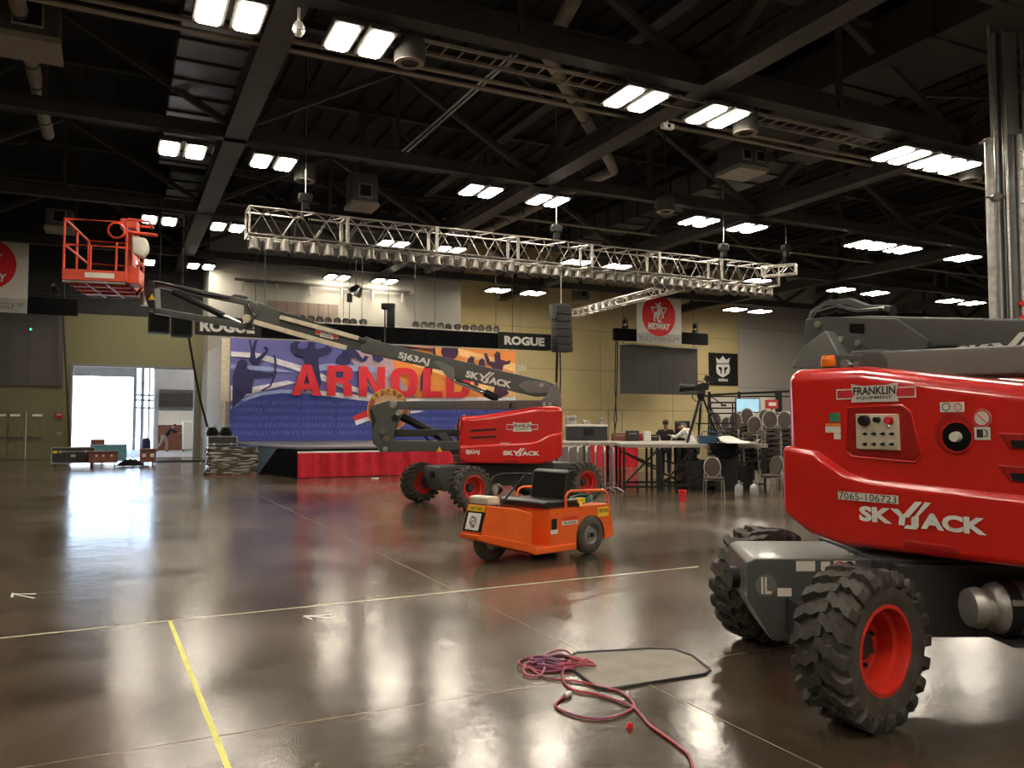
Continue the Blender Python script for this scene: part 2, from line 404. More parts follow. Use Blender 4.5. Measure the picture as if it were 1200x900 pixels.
# ---------------------------------------------------------------- dock bay beyond the big door
VO = 59.5
ob = vhit(156, 470, VO)[0]; oz = vhit(120, 441, VO)[1]; oa = -16
dk = sempty('wall_dock', rz=TH)
wallbox('wall_face', oa, ob, VO, VO+.4, oz, 9, 'dock_grey', dk)
pa = vhit(184, 470, VO)[0]
for a_, b_ in ((156, 160), (165, 169), (174, 176), (182, 187)):
    wallbox('mullion', vhit(a_, 470, VO)[0], vhit(b_, 470, VO)[0], VO, VO+.25, 0, 7, 'dock_grey', dk)
for y_ in (463, 469, 478): z_ = vhit(170, y_, VO)[1]; wallbox('transom', ob, pa, VO, VO+.2, z_-.06, z_+.06, 'dock_grey', dk)
wallbox('wall_face', ob, pa, VO, VO+.4, 7, 9, 'dock_grey', dk)
VP = 57.5
pb = vhit(186, 470, VP)[0]
wallbox('wall_face', pb, 12, VP, VP+.3, 0, 9, 'dock_grey', dk)
wallbox('return_face', pb-.25, pb, VP, VO+.4, 0, 9, 'dock_grey', dk)
for y_, hh, mm in ((466, .5, 'roof_steel'), (474, .35, 'roof_steel'), (459, .25, 'duct')): z_ = vhit(205, y_, VP)[1]; wallbox('beam', pb, 12, VP-.3, VP, z_-hh/2, z_+hh/2, mm, dk)
wallbox('light_band', pb, 12, VP-.04, VP, vhit(205, 498, VP)[1], vhit(205, 481, VP)[1], 'white', dk)
wallbox('kick_band', pb, 12, VP-.06, VP, 0, vhit(205, 498, VP)[1], 'case_brown', dk)
wallbox('side_face', -16.4, -16, VD+.4, VO+.4, 0, 9, 'dock_grey', dk)
wallbox('side_face', 12, 12.4, VD+.4, VP+.4, 0, 9, 'dock_grey', dk)
wallbox('soffit', -16.4, 12.4, VD+.4, VO+.4, 9, 9.3, 'dock_grey', dk)
tk = wallbox('floor_dock', -16, 12, 45.1, VO+.4, -.02, .004, 'dock_floor')
ap = MB().bb((-80, VO+.4, -.5), (60, 140, -.06)).build('floor_outside', 'apron', smooth=False); ap.rotation_euler = (0, 0, TH); struct(ap)
wallbox('curb', oa, 12, VO+.1, VO+.5, -.5, .01, 'dock_grey', dk)
# ================================================================ ROOF
ZL, ZB, ZT, ZD = 9.1, 9.45, 12.4, 13.0
ceil = sempty('ceiling', rz=TH)
dkm = MB(); dkm.bb((-16, -14, ZD+.1), (76, 46, ZD+.2))
x = -16
while x < 76: dkm.bb((x, -14, ZD), (x+.45, 46, ZD+.1)); x += .9
dkm.build('roof_deck', 'deck', ceil, smooth=False)
ROWS = [15.25, 23.55, 32.1, 40.6, 7.0, -1.3, -9.5]
def ibeam(mb, p0, p1, wd, ht):
    """wide-flange section between two points (local frame)"""
    p0, p1 = Vector(p0), Vector(p1); d = (p1-p0).normalized(); s_ = d.cross(ZX).normalized(); up = ZX
    for off in (ht/2, -ht/2):
        a, b = p0+up*off, p1+up*off; mb.add([a-s_*wd/2-up*.015, a+s_*wd/2-up*.015, a+s_*wd/2+up*.015, a-s_*wd/2+up*.015, b-s_*wd/2-up*.015, b+s_*wd/2-up*.015, b+s_*wd/2+up*.015, b-s_*wd/2+up*.015], [(0,3,2,1),(4,5,6,7),(0,1,5,4),(1,2,6,5),(2,3,7,6),(3,0,4,7)])
    mb.add([p0-s_*.02-up*ht/2, p0+s_*.02-up*ht/2, p0+s_*.02+up*ht/2, p0-s_*.02+up*ht/2, p1-s_*.02-up*ht/2, p1+s_*.02-up*ht/2, p1+s_*.02+up*ht/2, p1-s_*.02+up*ht/2], [(0,3,2,1),(4,5,6,7),(0,1,5,4),(1,2,6,5),(2,3,7,6),(3,0,4,7)])
GU = [vhit(283, 147, None)[0] if False else None]
def uz(px, py, z): return ub(gp(px, py, z))[0]
gus = [uz(283, 147, ZB), uz(800, 123, ZB), uz(1077, 193, ZB)]
print('girder u', gus, 'lights', [tuple(round(c, 1) for c in ub(gp(*p, ZL))) for p in ((272, 8), (430, 35), (764, 106), (862, 127), (1078, 176), (1135, 190), (215, 172), (323, 187), (570, 221), (648, 233), (829, 257), (889, 264), (1029, 283), (1077, 289), (187, 258), (268, 265), (465, 284), (530, 292), (682, 306), (733, 310), (900, 327), (1003, 337), (1038, 342), (1127, 351), (1145, 355), (165, 308), (236, 312), (396, 325), (451, 330), (583, 341), (628, 343), (873, 361), (905, 363))])
for k, vr in enumerate(ROWS):                       # trusses along the rows
    big = k in (0,); mb = MB(); hb = .55 if big else .34
    ibeam(mb, (-16, vr-.5, ZB+hb/2), (76, vr-.5, ZB+hb/2), .42 if big else .3, hb); ibeam(mb, (-16, vr-.5, ZT), (76, vr-.5, ZT), .3, .3)
    tr = mb.build('roof_truss', 'roof_steel', ceil, smooth=False)
    if vr < 6: continue
    step = 4.6; x = -15.6; i = 0
    while x < 74:
        for p0, p1, wd in (((x, vr-.5, ZB+.3), (x+step, vr-.5, ZT-.1), .2), ((x+step, vr-.5, ZT-.1), (x+2*step, vr-.5, ZB+.3), .2), ((x+step, vr-.5, ZB+.3), (x+step, vr-.5, ZT-.1), .14)):
            MB().bar(p0, p1, wd, wd*.8).build('web_member', 'girder_steel', tr, smooth=False)
        x += 2*step
for k, gu in enumerate([gus[0]-13.5*0-13.2, gus[0], gus[1], gus[2], gus[2]+13.5, gus[2]+27]):   # girders across the rows
    mb = MB(); ibeam(mb, (gu, -14, ZB+.25), (gu, 45.8, ZB+.25), .6 if k < 3 else .5, .5); ibeam(mb, (gu, -14, ZT-.3), (gu, 45.8, ZT-.3), .4, .4)
    g = mb.build('roof_girder', 'girder_steel', ceil, smooth=False)
    y = 6.5; step = 4.15; i = 0
    while y < 40:
        for p0, p1, wd in (((gu, y, ZB+.4), (gu, y+step, ZT-.4), .28), ((gu, y+step, ZT-.4), (gu, y+2*step, ZB+.4), .28), ((gu, y+step, ZB+.4), (gu, y+step, ZT-.4), .3)):
            MB().bar(p0, p1, wd, wd*.8).build('web_member', 'girder_steel', g, smooth=False)
        y += 2*step
for vr in (11.3, 19.4, 27.8, 36.3):                 # joists between the trusses
    for dv, zj in ((0, 11.3),):
        mb = MB(); ibeam(mb, (-16, vr+dv, zj), (76, vr+dv, zj), .22, .22); mb.bar((-16, vr, ZD-.2), (76, vr, ZD-.2), .2)
        j = mb.build('roof_joist', 'roof_steel', ceil, smooth=False); x = -15
        while x < 60:
            MB().bar((x, vr, zj), (x+1.8, vr, ZD-.2), .07).bar((x+1.8, vr, ZD-.2), (x+3.6, vr, zj), .07).build('joist_brace', 'girder_steel', j, smooth=False); x += 3.6
for i in range(14):                                 # loose sway braces seen crossing the bays
    u_ = random.uniform(-8, 45); v_ = random.choice([15, 19.4, 23.5, 27.8, 32, 36])
    MB().bar((u_, v_-.4, 11.2), (u_+random.choice([-3.5, 3.5, 4.2]), v_+3.6, ZT-.2), .12).build('sway_brace', 'girder_steel', ceil, smooth=False)
# ---- lamps in pairs
def make_lamp():
    t = thing('ceiling_lamp', 'x', 'light', group='twin high bay lamps under the roof')
    MB().bb((-.62, -.62, .03), (-.05, .62, .14)).build('housing', 'roof_steel', t, bevel=.02); MB().bb((.05, -.62, .03), (.62, .62, .14)).build('housing', 'roof_steel', t, bevel=.02)
    for s in (-1, 1):
        MB().prism([(s*.335+a, b) for a, b in ((-.16,-.55),(.16,-.55),(.215,-.47),(.215,.47),(.16,.55),(-.16,.55),(-.215,.47),(-.215,-.47))], .0, .028, 'z').build('lamp_panel', 'lamp_panel', t, smooth=False)
    MB().cyl((-.3, 0, .14), (-.3, 0, .4), .012, 6).build('hanger', 'roof_steel', t); MB().cyl((.3, 0, .14), (.3, 0, .4), .012, 6).build('hanger', 'roof_steel', t)
    return t
lamp0 = make_lamp(); tree0 = proto_kids(lamp0); used = False
rows_px = [[(272, 8), (430, 35), (764, 106), (862, 127), (1078, 176), (1135, 190)],
 [(215, 172), (323, 187), (570, 221), (648, 233), (829, 257), (889, 264), (1029, 283), (1077, 289)],
 [(187, 258), (268, 265), (465, 284), (530, 292), (682, 306), (733, 310), (900, 327), (1003, 337), (1038, 342), (1127, 351), (1145, 355)],
 [(165, 308), (236, 312), (396, 325), (451, 330), (583, 341), (628, 343), (873, 361), (905, 363)]]
rown = ['nearest row, by the big roof girder', 'second row from the camera', 'third row from the camera', 'farthest row, by the back walls']
def place_lamp(u_, v_, label, g='twin high bay lamps under the roof', z=ZL):
    global used
    p = bu(u_, v_, z)
    if not used: used = True; lamp0.location = p; lamp0.rotation_euler = (0, 0, TH); lamp0['label'] = label; lamp0['group'] = g; return
    dup(lamp0, p, TH, label, g, tree0)
ordn = ['leftmost', 'second from left', 'third from left', 'fourth from left', 'fifth from left', 'sixth from left', 'seventh from left', 'eighth from left', 'ninth from left', 'second from right', 'rightmost']
for k, r in enumerate(rows_px):
    for i, p in enumerate(r):
        nm = ordn[i] if i < len(r)-2 else ('rightmost' if i == len(r)-1 else 'second from right')
        u_, v_ = ub(gp(*p, ZL)); place_lamp(u_, ROWS[k], 'glowing twin ceiling lamp, %s in %s' % (nm, rown[k]))
for vr in (7.0, -1.3, -9.5):
    for u_ in (-8.5, -2.5, 3, 9, 15, 21, 27, 34): place_lamp(u_, vr, 'glowing twin ceiling lamp outside the picture, over the viewer', 'twin lamps over the viewer')
for k, us in ((0, (21, 27, 34, 41)), (1, (28.5, 34, 40)), ):
    for u_ in us: place_lamp(u_, ROWS[k], 'glowing twin ceiling lamp beyond the right edge of the picture', 'twin lamps beyond the right edge')
for k, (u_, v_) in enumerate(((2.0, 51), (6.5, 51), (6.5, 55), (-4, 50))): place_lamp(u_, v_, 'added unseen twin lamp brightening the dock bay, hidden above the doorway, %s' % ('middle', 'right front', 'right back', 'left')[k], 'added lamps in the dock bay', 8.5)  # unseen lamps added to brighten the dock bay
# ---- cable tray beside the big girder
a = ub(gp(425, 22, ZB)); b = ub(gp(1135, 186, ZB)); va = ROWS[0]+.05
t = thing('cable_tray', 'dark ladder cable tray running beside the big roof girder', 'cable tray', rz=TH)
MB().bar((a[0], va, ZB), (b[0]+2, va, ZB), .04, .08).build('side_rail', 'pipe_cream', t); MB().bar((a[0], va+.5, ZB), (b[0]+2, va+.5, ZB), .04, .08).build('side_rail', 'pipe_cream', t)
x = a[0]
while x < b[0]+2: MB().bar((x, va, ZB), (x, va+.5, ZB), .03).build('rung', 'pipe_cream', t); x += .38
# ---- ducts
def duct(px0, px1, wd, ht, z, m, label, ribs=1.2, v0=None, v1=None):
    u0_, va_ = ub(gp(*px0, z)); u1_, vb_ = ub(gp(*px1, z)); uc = (u0_+u1_)/2
    va_ = v0 if v0 is not None else va_; vb_ = v1 if v1 is not None else vb_
    t = thing('air_duct', label, 'duct', rz=TH); y = min(va_, vb_); e = max(va_, vb_)
    while y < e:
        MB().bb((uc-wd/2, y+.03, z), (uc+wd/2, min(y+ribs, e)-.03, z+ht)).build('duct_section', m, t, bevel=.02, seg=1, smooth=False)
        MB().bb((uc-wd/2-.05, y-.03, z-.06), (uc+wd/2+.05, y+.03, z+ht+.05)).build('flange', 'roof_steel', t, smooth=False); y += ribs
    return uc
ud = duct((255, 75), (197, 240), 1.55, 1.0, 10.6, 'duct_daylight_tint', 'long rectangular air duct with bluish daylight painted into its ribbed sections', v0=9, v1=30)
duct((205, 262), (196, 300), 1.3, .9, 10.6, 'duct', 'grey air duct continuing behind the ribbed bright duct', v0=30.5, v1=40)
duct((1007, 157), (810, 240), 1.5, .9, 10.9, 'duct', 'long dark air duct with light ribs crossing the right half of the roof', v0=17.5, v1=36)
duct((985, 120), (900, 160), 2.6, 1.2, 11.2, 'roof_steel', 'big dark air duct high in the upper right of the roof', ribs=3, v0=10, v1=22)
def grille_box(px, py, z, s, label, hh=.7, m='pipe_cream', two=False):
    p = gp(px, py, z); t = thing('air_terminal', label, 'vent', p, TH)
    MB().bb((-s/2, -s/2, 0), (s/2, s/2, hh)).build('box', 'duct', t, bevel=.02, seg=1, smooth=False)
    MB().bb((-s/2-.04, -s/2-.04, -.14), (s/2+.04, s/2+.04, 0)).build('rim', m, t, smooth=False)
    for k in ((-.25, .25) if two else (0,)):
        w_ = .16*s if two else .26*s
        MB().bb((k*s-w_, -s/2-.03, .15), (k*s+w_, -s/2, .15+2*w_)).build('grille_frame', m, t, smooth=False)
        MB().bb((k*s-w_+.04, -s/2-.045, .19), (k*s+w_-.04, -s/2-.02, .11+2*w_)).build('grille', 'black', t, smooth=False)
    MB().bb((-.1, -.1, hh), (.1, .1, ZD-p.z)).build('stem', 'roof_steel', t, smooth=False)
grille_box(35, 52, 9.9, 1.15, 'boxy grey air outlet with a square grille at the upper left corner', .95)
grille_box(70, 268, 9.5, .95, 'boxy air outlet hanging just above the red work basket')
grille_box(424, 240, 9.3, .9, 'boxy air outlet above the left part of the lighting truss', 1.0)
grille_box(869, 200, 9.8, 1.1, 'boxy twin-grille air outlet in the right half of the roof', .8, two=True)
grille_box(680, 352, 9.3, .8, 'small boxy air outlet high before the cream wall')
def round_speaker(px, py, label):
    p = gp(px, py, 9.0); t = thing('ceiling_speaker', label, 'speaker', p, TH)
    MB().lathe([(.001, .02), (.16, .02), (.17, .0), (.3, .0), (.32, .03), (.32, .45), (.001, .45)], 20, 'z').build('body', 'roof_steel', t)
    MB().lathe([(.18, -.01), (.3, -.01), (.3, .0), (.18, .0)], 20, 'z').build('ring', 'pipe_cream', t)
    MB().cyl((0, 0, .45), (0, 0, ZD-p.z), .03, 6).build('stem', 'roof_steel', t)
round_speaker(480, 74, 'round black ceiling speaker right of the second near lamp')
round_speaker(874, 156, 'round black ceiling speaker below the fourth lamp of the near row')
round_speaker(780, 248, 'round ceiling speaker right of the fourth lamp in the second row')
round_speaker(1138, 211, 'round ceiling speaker under the rightmost near lamp')
round_speaker(357, 212, 'round ceiling speaker by the hoist at the truss left end')
# ---- pipes
def pipe(name, label, cat, pts, r, m='pipe_cream', rings=None):
    t = thing(name, label, cat); o = MB().tube(pts, r, 12).build('pipe', m, t)
    if rings:
        for i in range(len(pts)-1):
            a, b = Vector(pts[i]), Vector(pts[i+1]); L = (b-a).length; n = int(L/rings)
            for k in range(1, n):
                c = a.lerp(b, k/n); d = (b-a).normalized()*.025; MB().cyl(c-d, c+d, r*1.1, 12).build('coupling', 'roof_steel', t)
    return t
u_, v_ = ub(gp(50, 130, 10.3)); pipe('spiral_duct', 'cream spiral duct dropping from the outlet at the upper left', 'duct', [bu(u_, 14.0, 10.3), bu(u_, 27.5, 10.3)], .17, rings=1.3)
def seg_pts(l, z): return [gp(x, y, z) for x, y in l]
pipe('spiral_duct', 'cream round duct angling across the roof centre with an elbow', 'duct', seg_pts([(672, 0), (640, 62), (715, 190), (719, 200), (705, 206), (566, 272)], 10.4), .17, rings=1.2)
pipe('spiral_duct', 'short cream round duct hanging before the cream wall', 'duct', seg_pts([(530, 305), (478, 325)], 9.8), .2, rings=1)
for k, dv in enumerate((0, .45)):
    a_ = ub(gp(90, -8 + 0, 10.2)); b_ = ub(gp(900, 145, 10.2))
    pipe('sprinkler_pipe', ['cream pipe of the pair along the near lamps, nearer one', 'cream pipe of the pair along the near lamps, farther one'][k], 'pipe', [bu(-14, ROWS[0]+2.2+dv, 9.9), bu(40, ROWS[0]+2.2+dv, 9.9)], .055)
for k, dv in enumerate((0, .22)):
    a_, b_ = gp(600+dv*30, 64, 10.2), gp(466+dv*30, 182, 10.2); pipe('conduit', 'thin bright conduit of the slanting pair at roof centre, %s one' % ('left', 'right')[k], 'pipe', [a_, b_], .03, 'zinc')
for y0, y1, z_, l in ((295, 262, 10.0, 'thin cream pipe under the roof at right, before the grey wall'), (238, 205, 10.6, 'thin cream pipe under the roof at right, nearer one')):
    pipe('sprinkler_pipe', l, 'pipe', [bu(12, ROWS[2]-(3 if y0 > 250 else 6), z_), bu(60, ROWS[2]-(3 if y0 > 250 else 6), z_)], .05)
t = thing('security_camera', 'small dome security camera hanging under the big diagonal girder', 'camera', gp(350, 36, 9.0), TH)
MB().cyl((0, 0, .1), (0, 0, .45), .03, 8).lathe([(.001, .16), (.07, .16), (.1, .1), (.12, .02), (.12, -.02)], 16, 'z').build('mount', 'white', t); MB().sphere((0, 0, -.02), .1).build('dome', 'glass_lens', t)
t = thing('security_camera', 'small bullet security camera on the roof left of the fourth lamp', 'camera', gp(782, 148, 9.3), TH)
MB().box((0, 0, 0), (.35, .16, .14)).build('body', 'white', t, bevel=.02); MB().cyl((0, 0, 0), (0, 0, .4), .03, 8).build('mount', 'white', t); MB().cyl((0, -.09, -.01), (0, -.07, -.01), .05, 10).build('lens', 'black', t)
# ---- bundle of pipes and steel at the right edge
c0 = dp(1178, 280, 19.5); c0.z = 0
t = thing('pipe_column', 'tall bundle of steel column and vertical pipes at the right edge', 'column', c0, 0)
MB().prism([(-.1, -.2), (.3, -.2), (.3, -.16), (.12, -.16), (.12, .16), (.3, .16), (.3, .2), (-.1, .2), (-.1, .16), (.08, .16), (.08, -.16), (-.1, -.16)], 0, ZD, 'z').build('steel_column', 'steel_light', t, smooth=False)
for dx, dy, r, mm in ((-.36, -.05, .1, 'galv'), (-.2, -.1, .05, 'galv'), (-.08, -.28, .035, 'zinc'), (.02, -.3, .075, 'steel_grey'), (.2, -.3, .09, 'galv'), (.36, -.3, .04, 'zinc'), (.46, -.25, .07, 'galv')):
    MB().cyl((dx, dy, 0), (dx, dy, 8.6 if r > .05 else ZD), r, 14).build('pipe', mm, t)
for dx, z_ in ((-.36, 4.0), (.2, 4.15), (.46, 4.0), (.2, 4.5)): MB().cyl((dx, -.15 if dx < 0 else -.3, z_-.07), (dx, -.15 if dx < 0 else -.3, z_+.07), .13, 12).bb((dx-.17, -.42, z_-.04), (dx+.17, -.3, z_+.04)).build('red_coupling', 'red', t)
for i in range(9): MB().box((.2, -.4, 4.8+i*.42), (.03, .02, .02)).build('bolt', 'black', t, smooth=False)
MB().cyl((-.34, -.16, 7.1), (-.34, -.3, 7.1), .1, 12).bar((-.55, -.2, 7.1), (-.1, -.2, 7.1), .04).build('valve', 'steel_grey', t)
pipe('conduit', 'cream conduit with two bends by the pipe column top', 'pipe', [dp(1200, 2, 19), dp(1157, 18, 19), dp(1163, 160, 19), dp(1148, 168, 19)], .035)
# ================================================================ BOOM LIFTS
NF = Frame((3.42, 5.05, 0), (.565, -.825, 0)); FF = Frame((-.26, 17.05, 0), (-1, 0, 0))
def hexp(r, k=6, a0=0): return [(r*math.cos(a0+2*PI*i/k), r*math.sin(a0+2*PI*i/k)) for i in range(k)]
def logo(mb, c, w_, h_, x, n):
    """the slanting wordmark: SKY, a J whose two bars rise to the right, ACK"""
    x = Vector(x); c = Vector(c)
    def P(a, b): return c+x*(a-.5)*w_+ZX*(b-.5)*h_+Vector(n)*0
    text_on(mb, 'SK', P(.143, .41), .285*w_, .56*h_, x, n, bold=.05)
    text_on(mb, 'ACK', P(.758, .36), .485*w_, .56*h_, x, n, bold=.05)
    for q in (((.27, .69), (.335, .69), (.385, .47), (.36, .36)), ((.335, .13), (.385, .13), (.395, .42), (.345, .42)), ((.36, .42), (.42, .42), (.53, 1.0), (.475, 1.0)),
              ((.47, .5), (.50, .52), (.60, 1.0), (.55, 1.0)), ((.44, .44), (.50, .56), (.50, .15), (.44, .15)), ((.38, .03), (.40, .16), (.50, .16), (.48, .03))):
        mb.add([P(*p) for p in q], [(0, 1, 2, 3)])
    return mb
def badge(par, c, w_, h_, x, n):
    x = Vector(x).normalized(); n = Vector(n); c = Vector(c)
    def R(mb, a0, a1, b0, b1, o): mb.add([c+x*a0*w_+ZX*b0*h_+n*o, c+x*a1*w_+ZX*b0*h_+n*o, c+x*a1*w_+ZX*b1*h_+n*o, c+x*a0*w_+ZX*b1*h_+n*o], [(0, 1, 2, 3)]); return mb
    for a0, a1 in ((-.5, -.2), (.2, .5)): R(MB(), a0, a1, -.32, .25, .002).build('decal_edge', 'label_white', par, smooth=False); R(MB(), max(a0, -.485), min(a1, .485), -.25, .18, .004).build('decal_bar', 'bd_red', par, smooth=False)
    mb = MB(); mb.add([c+x*a*w_+ZX*b*h_+n*.006 for a, b in ((-.3, -.5), (.3, -.5), (.27, -.1), (.3, .5), (.15, .38), (-.15, .38), (-.3, .5), (-.27, -.1))], [tuple(range(8))]); mb.build('decal_center', 'label_white', par, smooth=False)
    text_on(text_on(MB(), 'FRANKLIN', c+ZX*.1*h_, .53*w_, .42*h_, x, n, off=.009, bold=.03), 'EQUIPMENT', c-ZX*.28*h_, .44*w_, .18*h_, x, n, off=.009).build('decal_lettering', 'label_black', par, smooth=False)
def rect_on(name, m, par, c, w_, h_, x, n, off=.003):
    x = Vector(x); c = Vector(c)+Vector(n)*off
    return MB().add([c-x*w_/2-ZX*h_/2, c+x*w_/2-ZX*h_/2, c+x*w_/2+ZX*h_/2, c-x*w_/2+ZX*h_/2], [(0, 1, 2, 3)]).build(name, m, par, smooth=False)
def disc_on(name, m, par, c, r, n, off=.003, r0=0, k=20):
    x, y, z = look((0, 0, 0), n); c = Vector(c)+Vector(n)*off
    vs = [c+x*math.cos(2*PI*i/k)*r+y*math.sin(2*PI*i/k)*r for i in range(k)]
    if r0:
        vs += [c+x*math.cos(2*PI*i/k)*r0+y*math.sin(2*PI*i/k)*r0 for i in range(k)]; fs = [(i, (i+1) % k, k+(i+1) % k, k+i) for i in range(k)]
    else: fs = [tuple(range(k))]
    return MB().add(vs, fs).build(name, m, par, smooth=False)
# ---- wheel
def tire_mesh():
    pr = [(.25, .15), (.262, .185), (.30, .2), (.345, .208), (.39, .2), (.415, .17), (.424, .1), (.428, 0)]
    pr = pr+[(r, -h) for r, h in pr[::-1][1:]]; return MB().lathe(pr, 48).mesh('wheel', 'rubber')
def lug_mesh(N=20):
    mb = MB()
    st = [(.206, .378, .008, 0), (.211, .402, .026, 0), (.205, .425, .036, .004), (.17, .43, .038, .016), (.12, .432, .036, .05), (.075, .433, .030, .045), (.03, .433, .026, .075), (-.02, .433, .02, .085)]
    for side in (1, -1):
        for k in range(N):
            a0 = 2*PI*(k+(.5 if side < 0 else 0))/N; vs = []
            for i, (y, r, hgt, off) in enumerate(st):
                rt = r+(hgt if i > 1 else hgt*.35); yy = y*side+(side*.016 if i < 2 else 0)
                for rr, wdt, yv in ((r-.02, .042, y*side*.97), (rt, .032, yy)):
                    for s in (-1, 1):
                        a = a0+(off+s*wdt)/.44; vs.append((math.cos(a)*rr, yv, math.sin(a)*rr))
            fs = []
            for i in range(len(st)-1):
                b = i*4; c = b+4
                fs += [(b+2, b+3, c+3, c+2), (b, b+2, c+2, c), (b+1, c+1, c+3, b+3)]
            fs += [(0, 1, 3, 2), (len(vs)-4, len(vs)-2, len(vs)-1, len(vs)-3)]; mb.add(vs, fs)
    return mb.mesh('tread', 'lug_rubber', smooth=False)
def rim_mesh():
    return MB().lathe([(.262, .17), (.268, .188), (.245, .192), (.238, .17), (.232, .10), (.205, .085), (.198, -.02), (.185, -.04), (.11, -.045), (.11, -.07), (.001, -.07)], 40).lathe([(.262, -.17), (.268, -.19), (.24, -.19), (.235, -.05), (.2, -.06), (.001, -.08)], 40).mesh('rim', 'rim_red')
def hub_mesh():
    mb = MB().lathe([(.001, .03), (.07, .03), (.085, .015), (.09, -.045), (.12, -.05)], 20)
    for i in range(9): a = 2*PI*i/9; mb.cyl((math.cos(a)*.15, -.05, math.sin(a)*.15), (math.cos(a)*.15, -.015, math.sin(a)*.15), .014, 6)
    return mb.mesh('hub', 'chassis_dark')
TM, LM, RM, HM = tire_mesh(), lug_mesh(), rim_mesh(), hub_mesh()
def add_wheel(root, M_, x, y, steer, out):
    def ob(n, me, par, mtx=None):
        o = bpy.data.objects.new(n, me); COL.objects.link(o); o.parent = par
        if mtx is not None: o.matrix_local = mtx
        return o
    mt = M_ @ Matrix.Translation((x, y, .419)) @ Matrix.Rotation(steer+(0 if out > 0 else PI), 4, 'Z') @ Matrix.Rotation(random.uniform(0, 1), 4, 'Y') @ Matrix.Diagonal((.90, .74 if out < 0 else .8, .90, 1))
    wv = ob('wheel', TM, root, mt)
    for n, me in (('tread', LM), ('rim', RM), ('hub', HM)): ob(n, me, wv)
    return wv
HOOD = [(-1.25, 1.02), (-1.265, 1.985), (-.7, 1.975), (-.2, 1.895), (.25, 1.825), (.78, 1.785), (.78, .93), (.6, .865), (-.8, .85), (-1.05, .90)]
CONT = [(-1.25, 1.47), (-1.0, 1.44), (-.9, 1.38), (-.78, 1.31), (-.62, 1.275), (.24, 1.235), (.78, 1.21)]
def build_lift(F, label, ch_off, ch_rot, steer, side, wx=1.42, wy=.97):
    root = thing('boom_lift', label, 'boom lift', F.o, F.rz(), 'red and grey boom lifts'); RZ = F.rz()
    CM = Matrix.Translation(F.loc(Vector(ch_off))) @ Matrix.Rotation(ch_rot-RZ, 4, 'Z')
    # chassis
    b = MB(CM).prism([(-1.0, -.5), (1.0, -.5), (1.0, .5), (-1.0, .5)], .38, .82, 'z'); b.build('chassis', 'chassis_dark', root, bevel=.02)
    MB(CM).cyl((.1, 0, .82), (.1, 0, .92), .5, 28).build('slew_ring', 'black', root)
    for s in (-1, 1):
        o = s*1.42
        ax = MB(CM).prism([(s*.85, .30), (s*1.61, .31), (s*1.755, .56), (s*1.755, .78), (s*1.7, .80), (s*.85, .80)], -.36, .40)
        ax.v = [v_ for v_ in ax.v]
        for i_, v_ in enumerate(ax.v):
            w_ = CM.inverted() @ v_; w_.x += (.12*(w_.y+.36) if s < 0 and w_.x < -1.4 else 0); ax.v[i_] = CM @ w_
        a = ax.build('axle_box', 'steel_grey', root, bevel=.015)
        MB(CM).box((o, 0, .46), (.2, 1.5, .22)).cyl((o, -.62, .46), (o, -.74, .46), .15, 16).cyl((o, .62, .46), (o, .74, .46), .15, 16).build('axle', 'chassis_dark', root, bevel=.01)
        MB(CM).cyl((o-s*.2, -.66, .55), (o-s*.2, .6, .55), .025, 8).build('tie_rod', 'steel_grey', root)
        MB(CM).cyl((s*1.74, -.1, .64), (s*1.79, -.1, .64), .07, 16).build('lift_eye', 'black', a)
        if s == -1 and side < 0:
            n = CM.to_3x3() @ Vector((0, -1, 0)); x = CM.to_3x3() @ Vector((1, 0, 0))
            for q, (xx, zz, w_, h_, mm) in enumerate(((-1.40, .755, .115, .06, 'label_white'), (-1.28, .755, .055, .055, 'label_white'), (-1.165, .755, .13, .065, 'label_white'), (-1.53, .60, .085, .05, 'label_white'))):
                rect_on('safety_label', mm, a, CM @ Vector((xx, -.36, zz)), w_, h_, x, n)
            disc_on('label_ring', 'bd_red', a, CM @ Vector((-1.195, -.36, .755)), .03, n, .005, .022); disc_on('label_ring', 'label_black', a, CM @ Vector((-1.135, -.36, .755)), .03, n, .005, .012)
            disc_on('label_disc', 'steel_light', a, CM @ Vector((-1.64, -.36, .64)), .065, n, .003)
            text_on(MB(), 'IL', CM @ Vector((-1.64, -.36, .64)), .06, .1, x, n, off=.006).build('lettering', 'label_white', a, smooth=False)
    st = {(-1): steer, 1: 0}
    for s in (-1, 1):
        for o in (-1, 1): add_wheel(root, CM, s*wx, o*wy, st[s], o)
    # turntable and cowls
    MB().prism([(-1.1, .86), (.95, .86), (.95, 1.0), (-1.1, 1.0)], -.42, .42).build('turntable', 'steel_grey', root, bevel=.02)
    MB().prism([(-1.3, 1.02), (-1.28, 1.6), (-1.0, 1.7), (-.8, 1.7), (-.8, .95), (-1.1, .95)], -.42, .42).build('counterweight', 'chassis_dark', root, bevel=.04)
    hoods = {}
    for s in (-1, 1):
        h = MB().prism(HOOD, s*.42, s*1.055).build('hood', 'red', root, bevel=.11, seg=5, ang=50); hoods[s] = h
        low = CONT+[p for p in HOOD if p[1] < 1.2 and p[0] > 0]+[(-.8, .85), (-1.05, .90), (-1.25, 1.02)]
        MB().prism([(a*1.004 if a < 0 else a, c) for a, c in low], s*.6, s*1.10).build('lower_cowl', 'red', h, bevel=.045, seg=4, ang=50)
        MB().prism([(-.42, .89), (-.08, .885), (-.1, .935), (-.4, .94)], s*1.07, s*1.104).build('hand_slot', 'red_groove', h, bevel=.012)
    h = hoods[side]; n = Vector((0, side, 0)); x = Vector((1, 0, 0)) if side < 0 else Vector((-1, 0, 0))
    yu, yl = side*1.058, side*1.104
    H = lambda px, py, c=yu: (lambda q: Vector((q[0], c, q[1])))(F.hit(px, py, c))
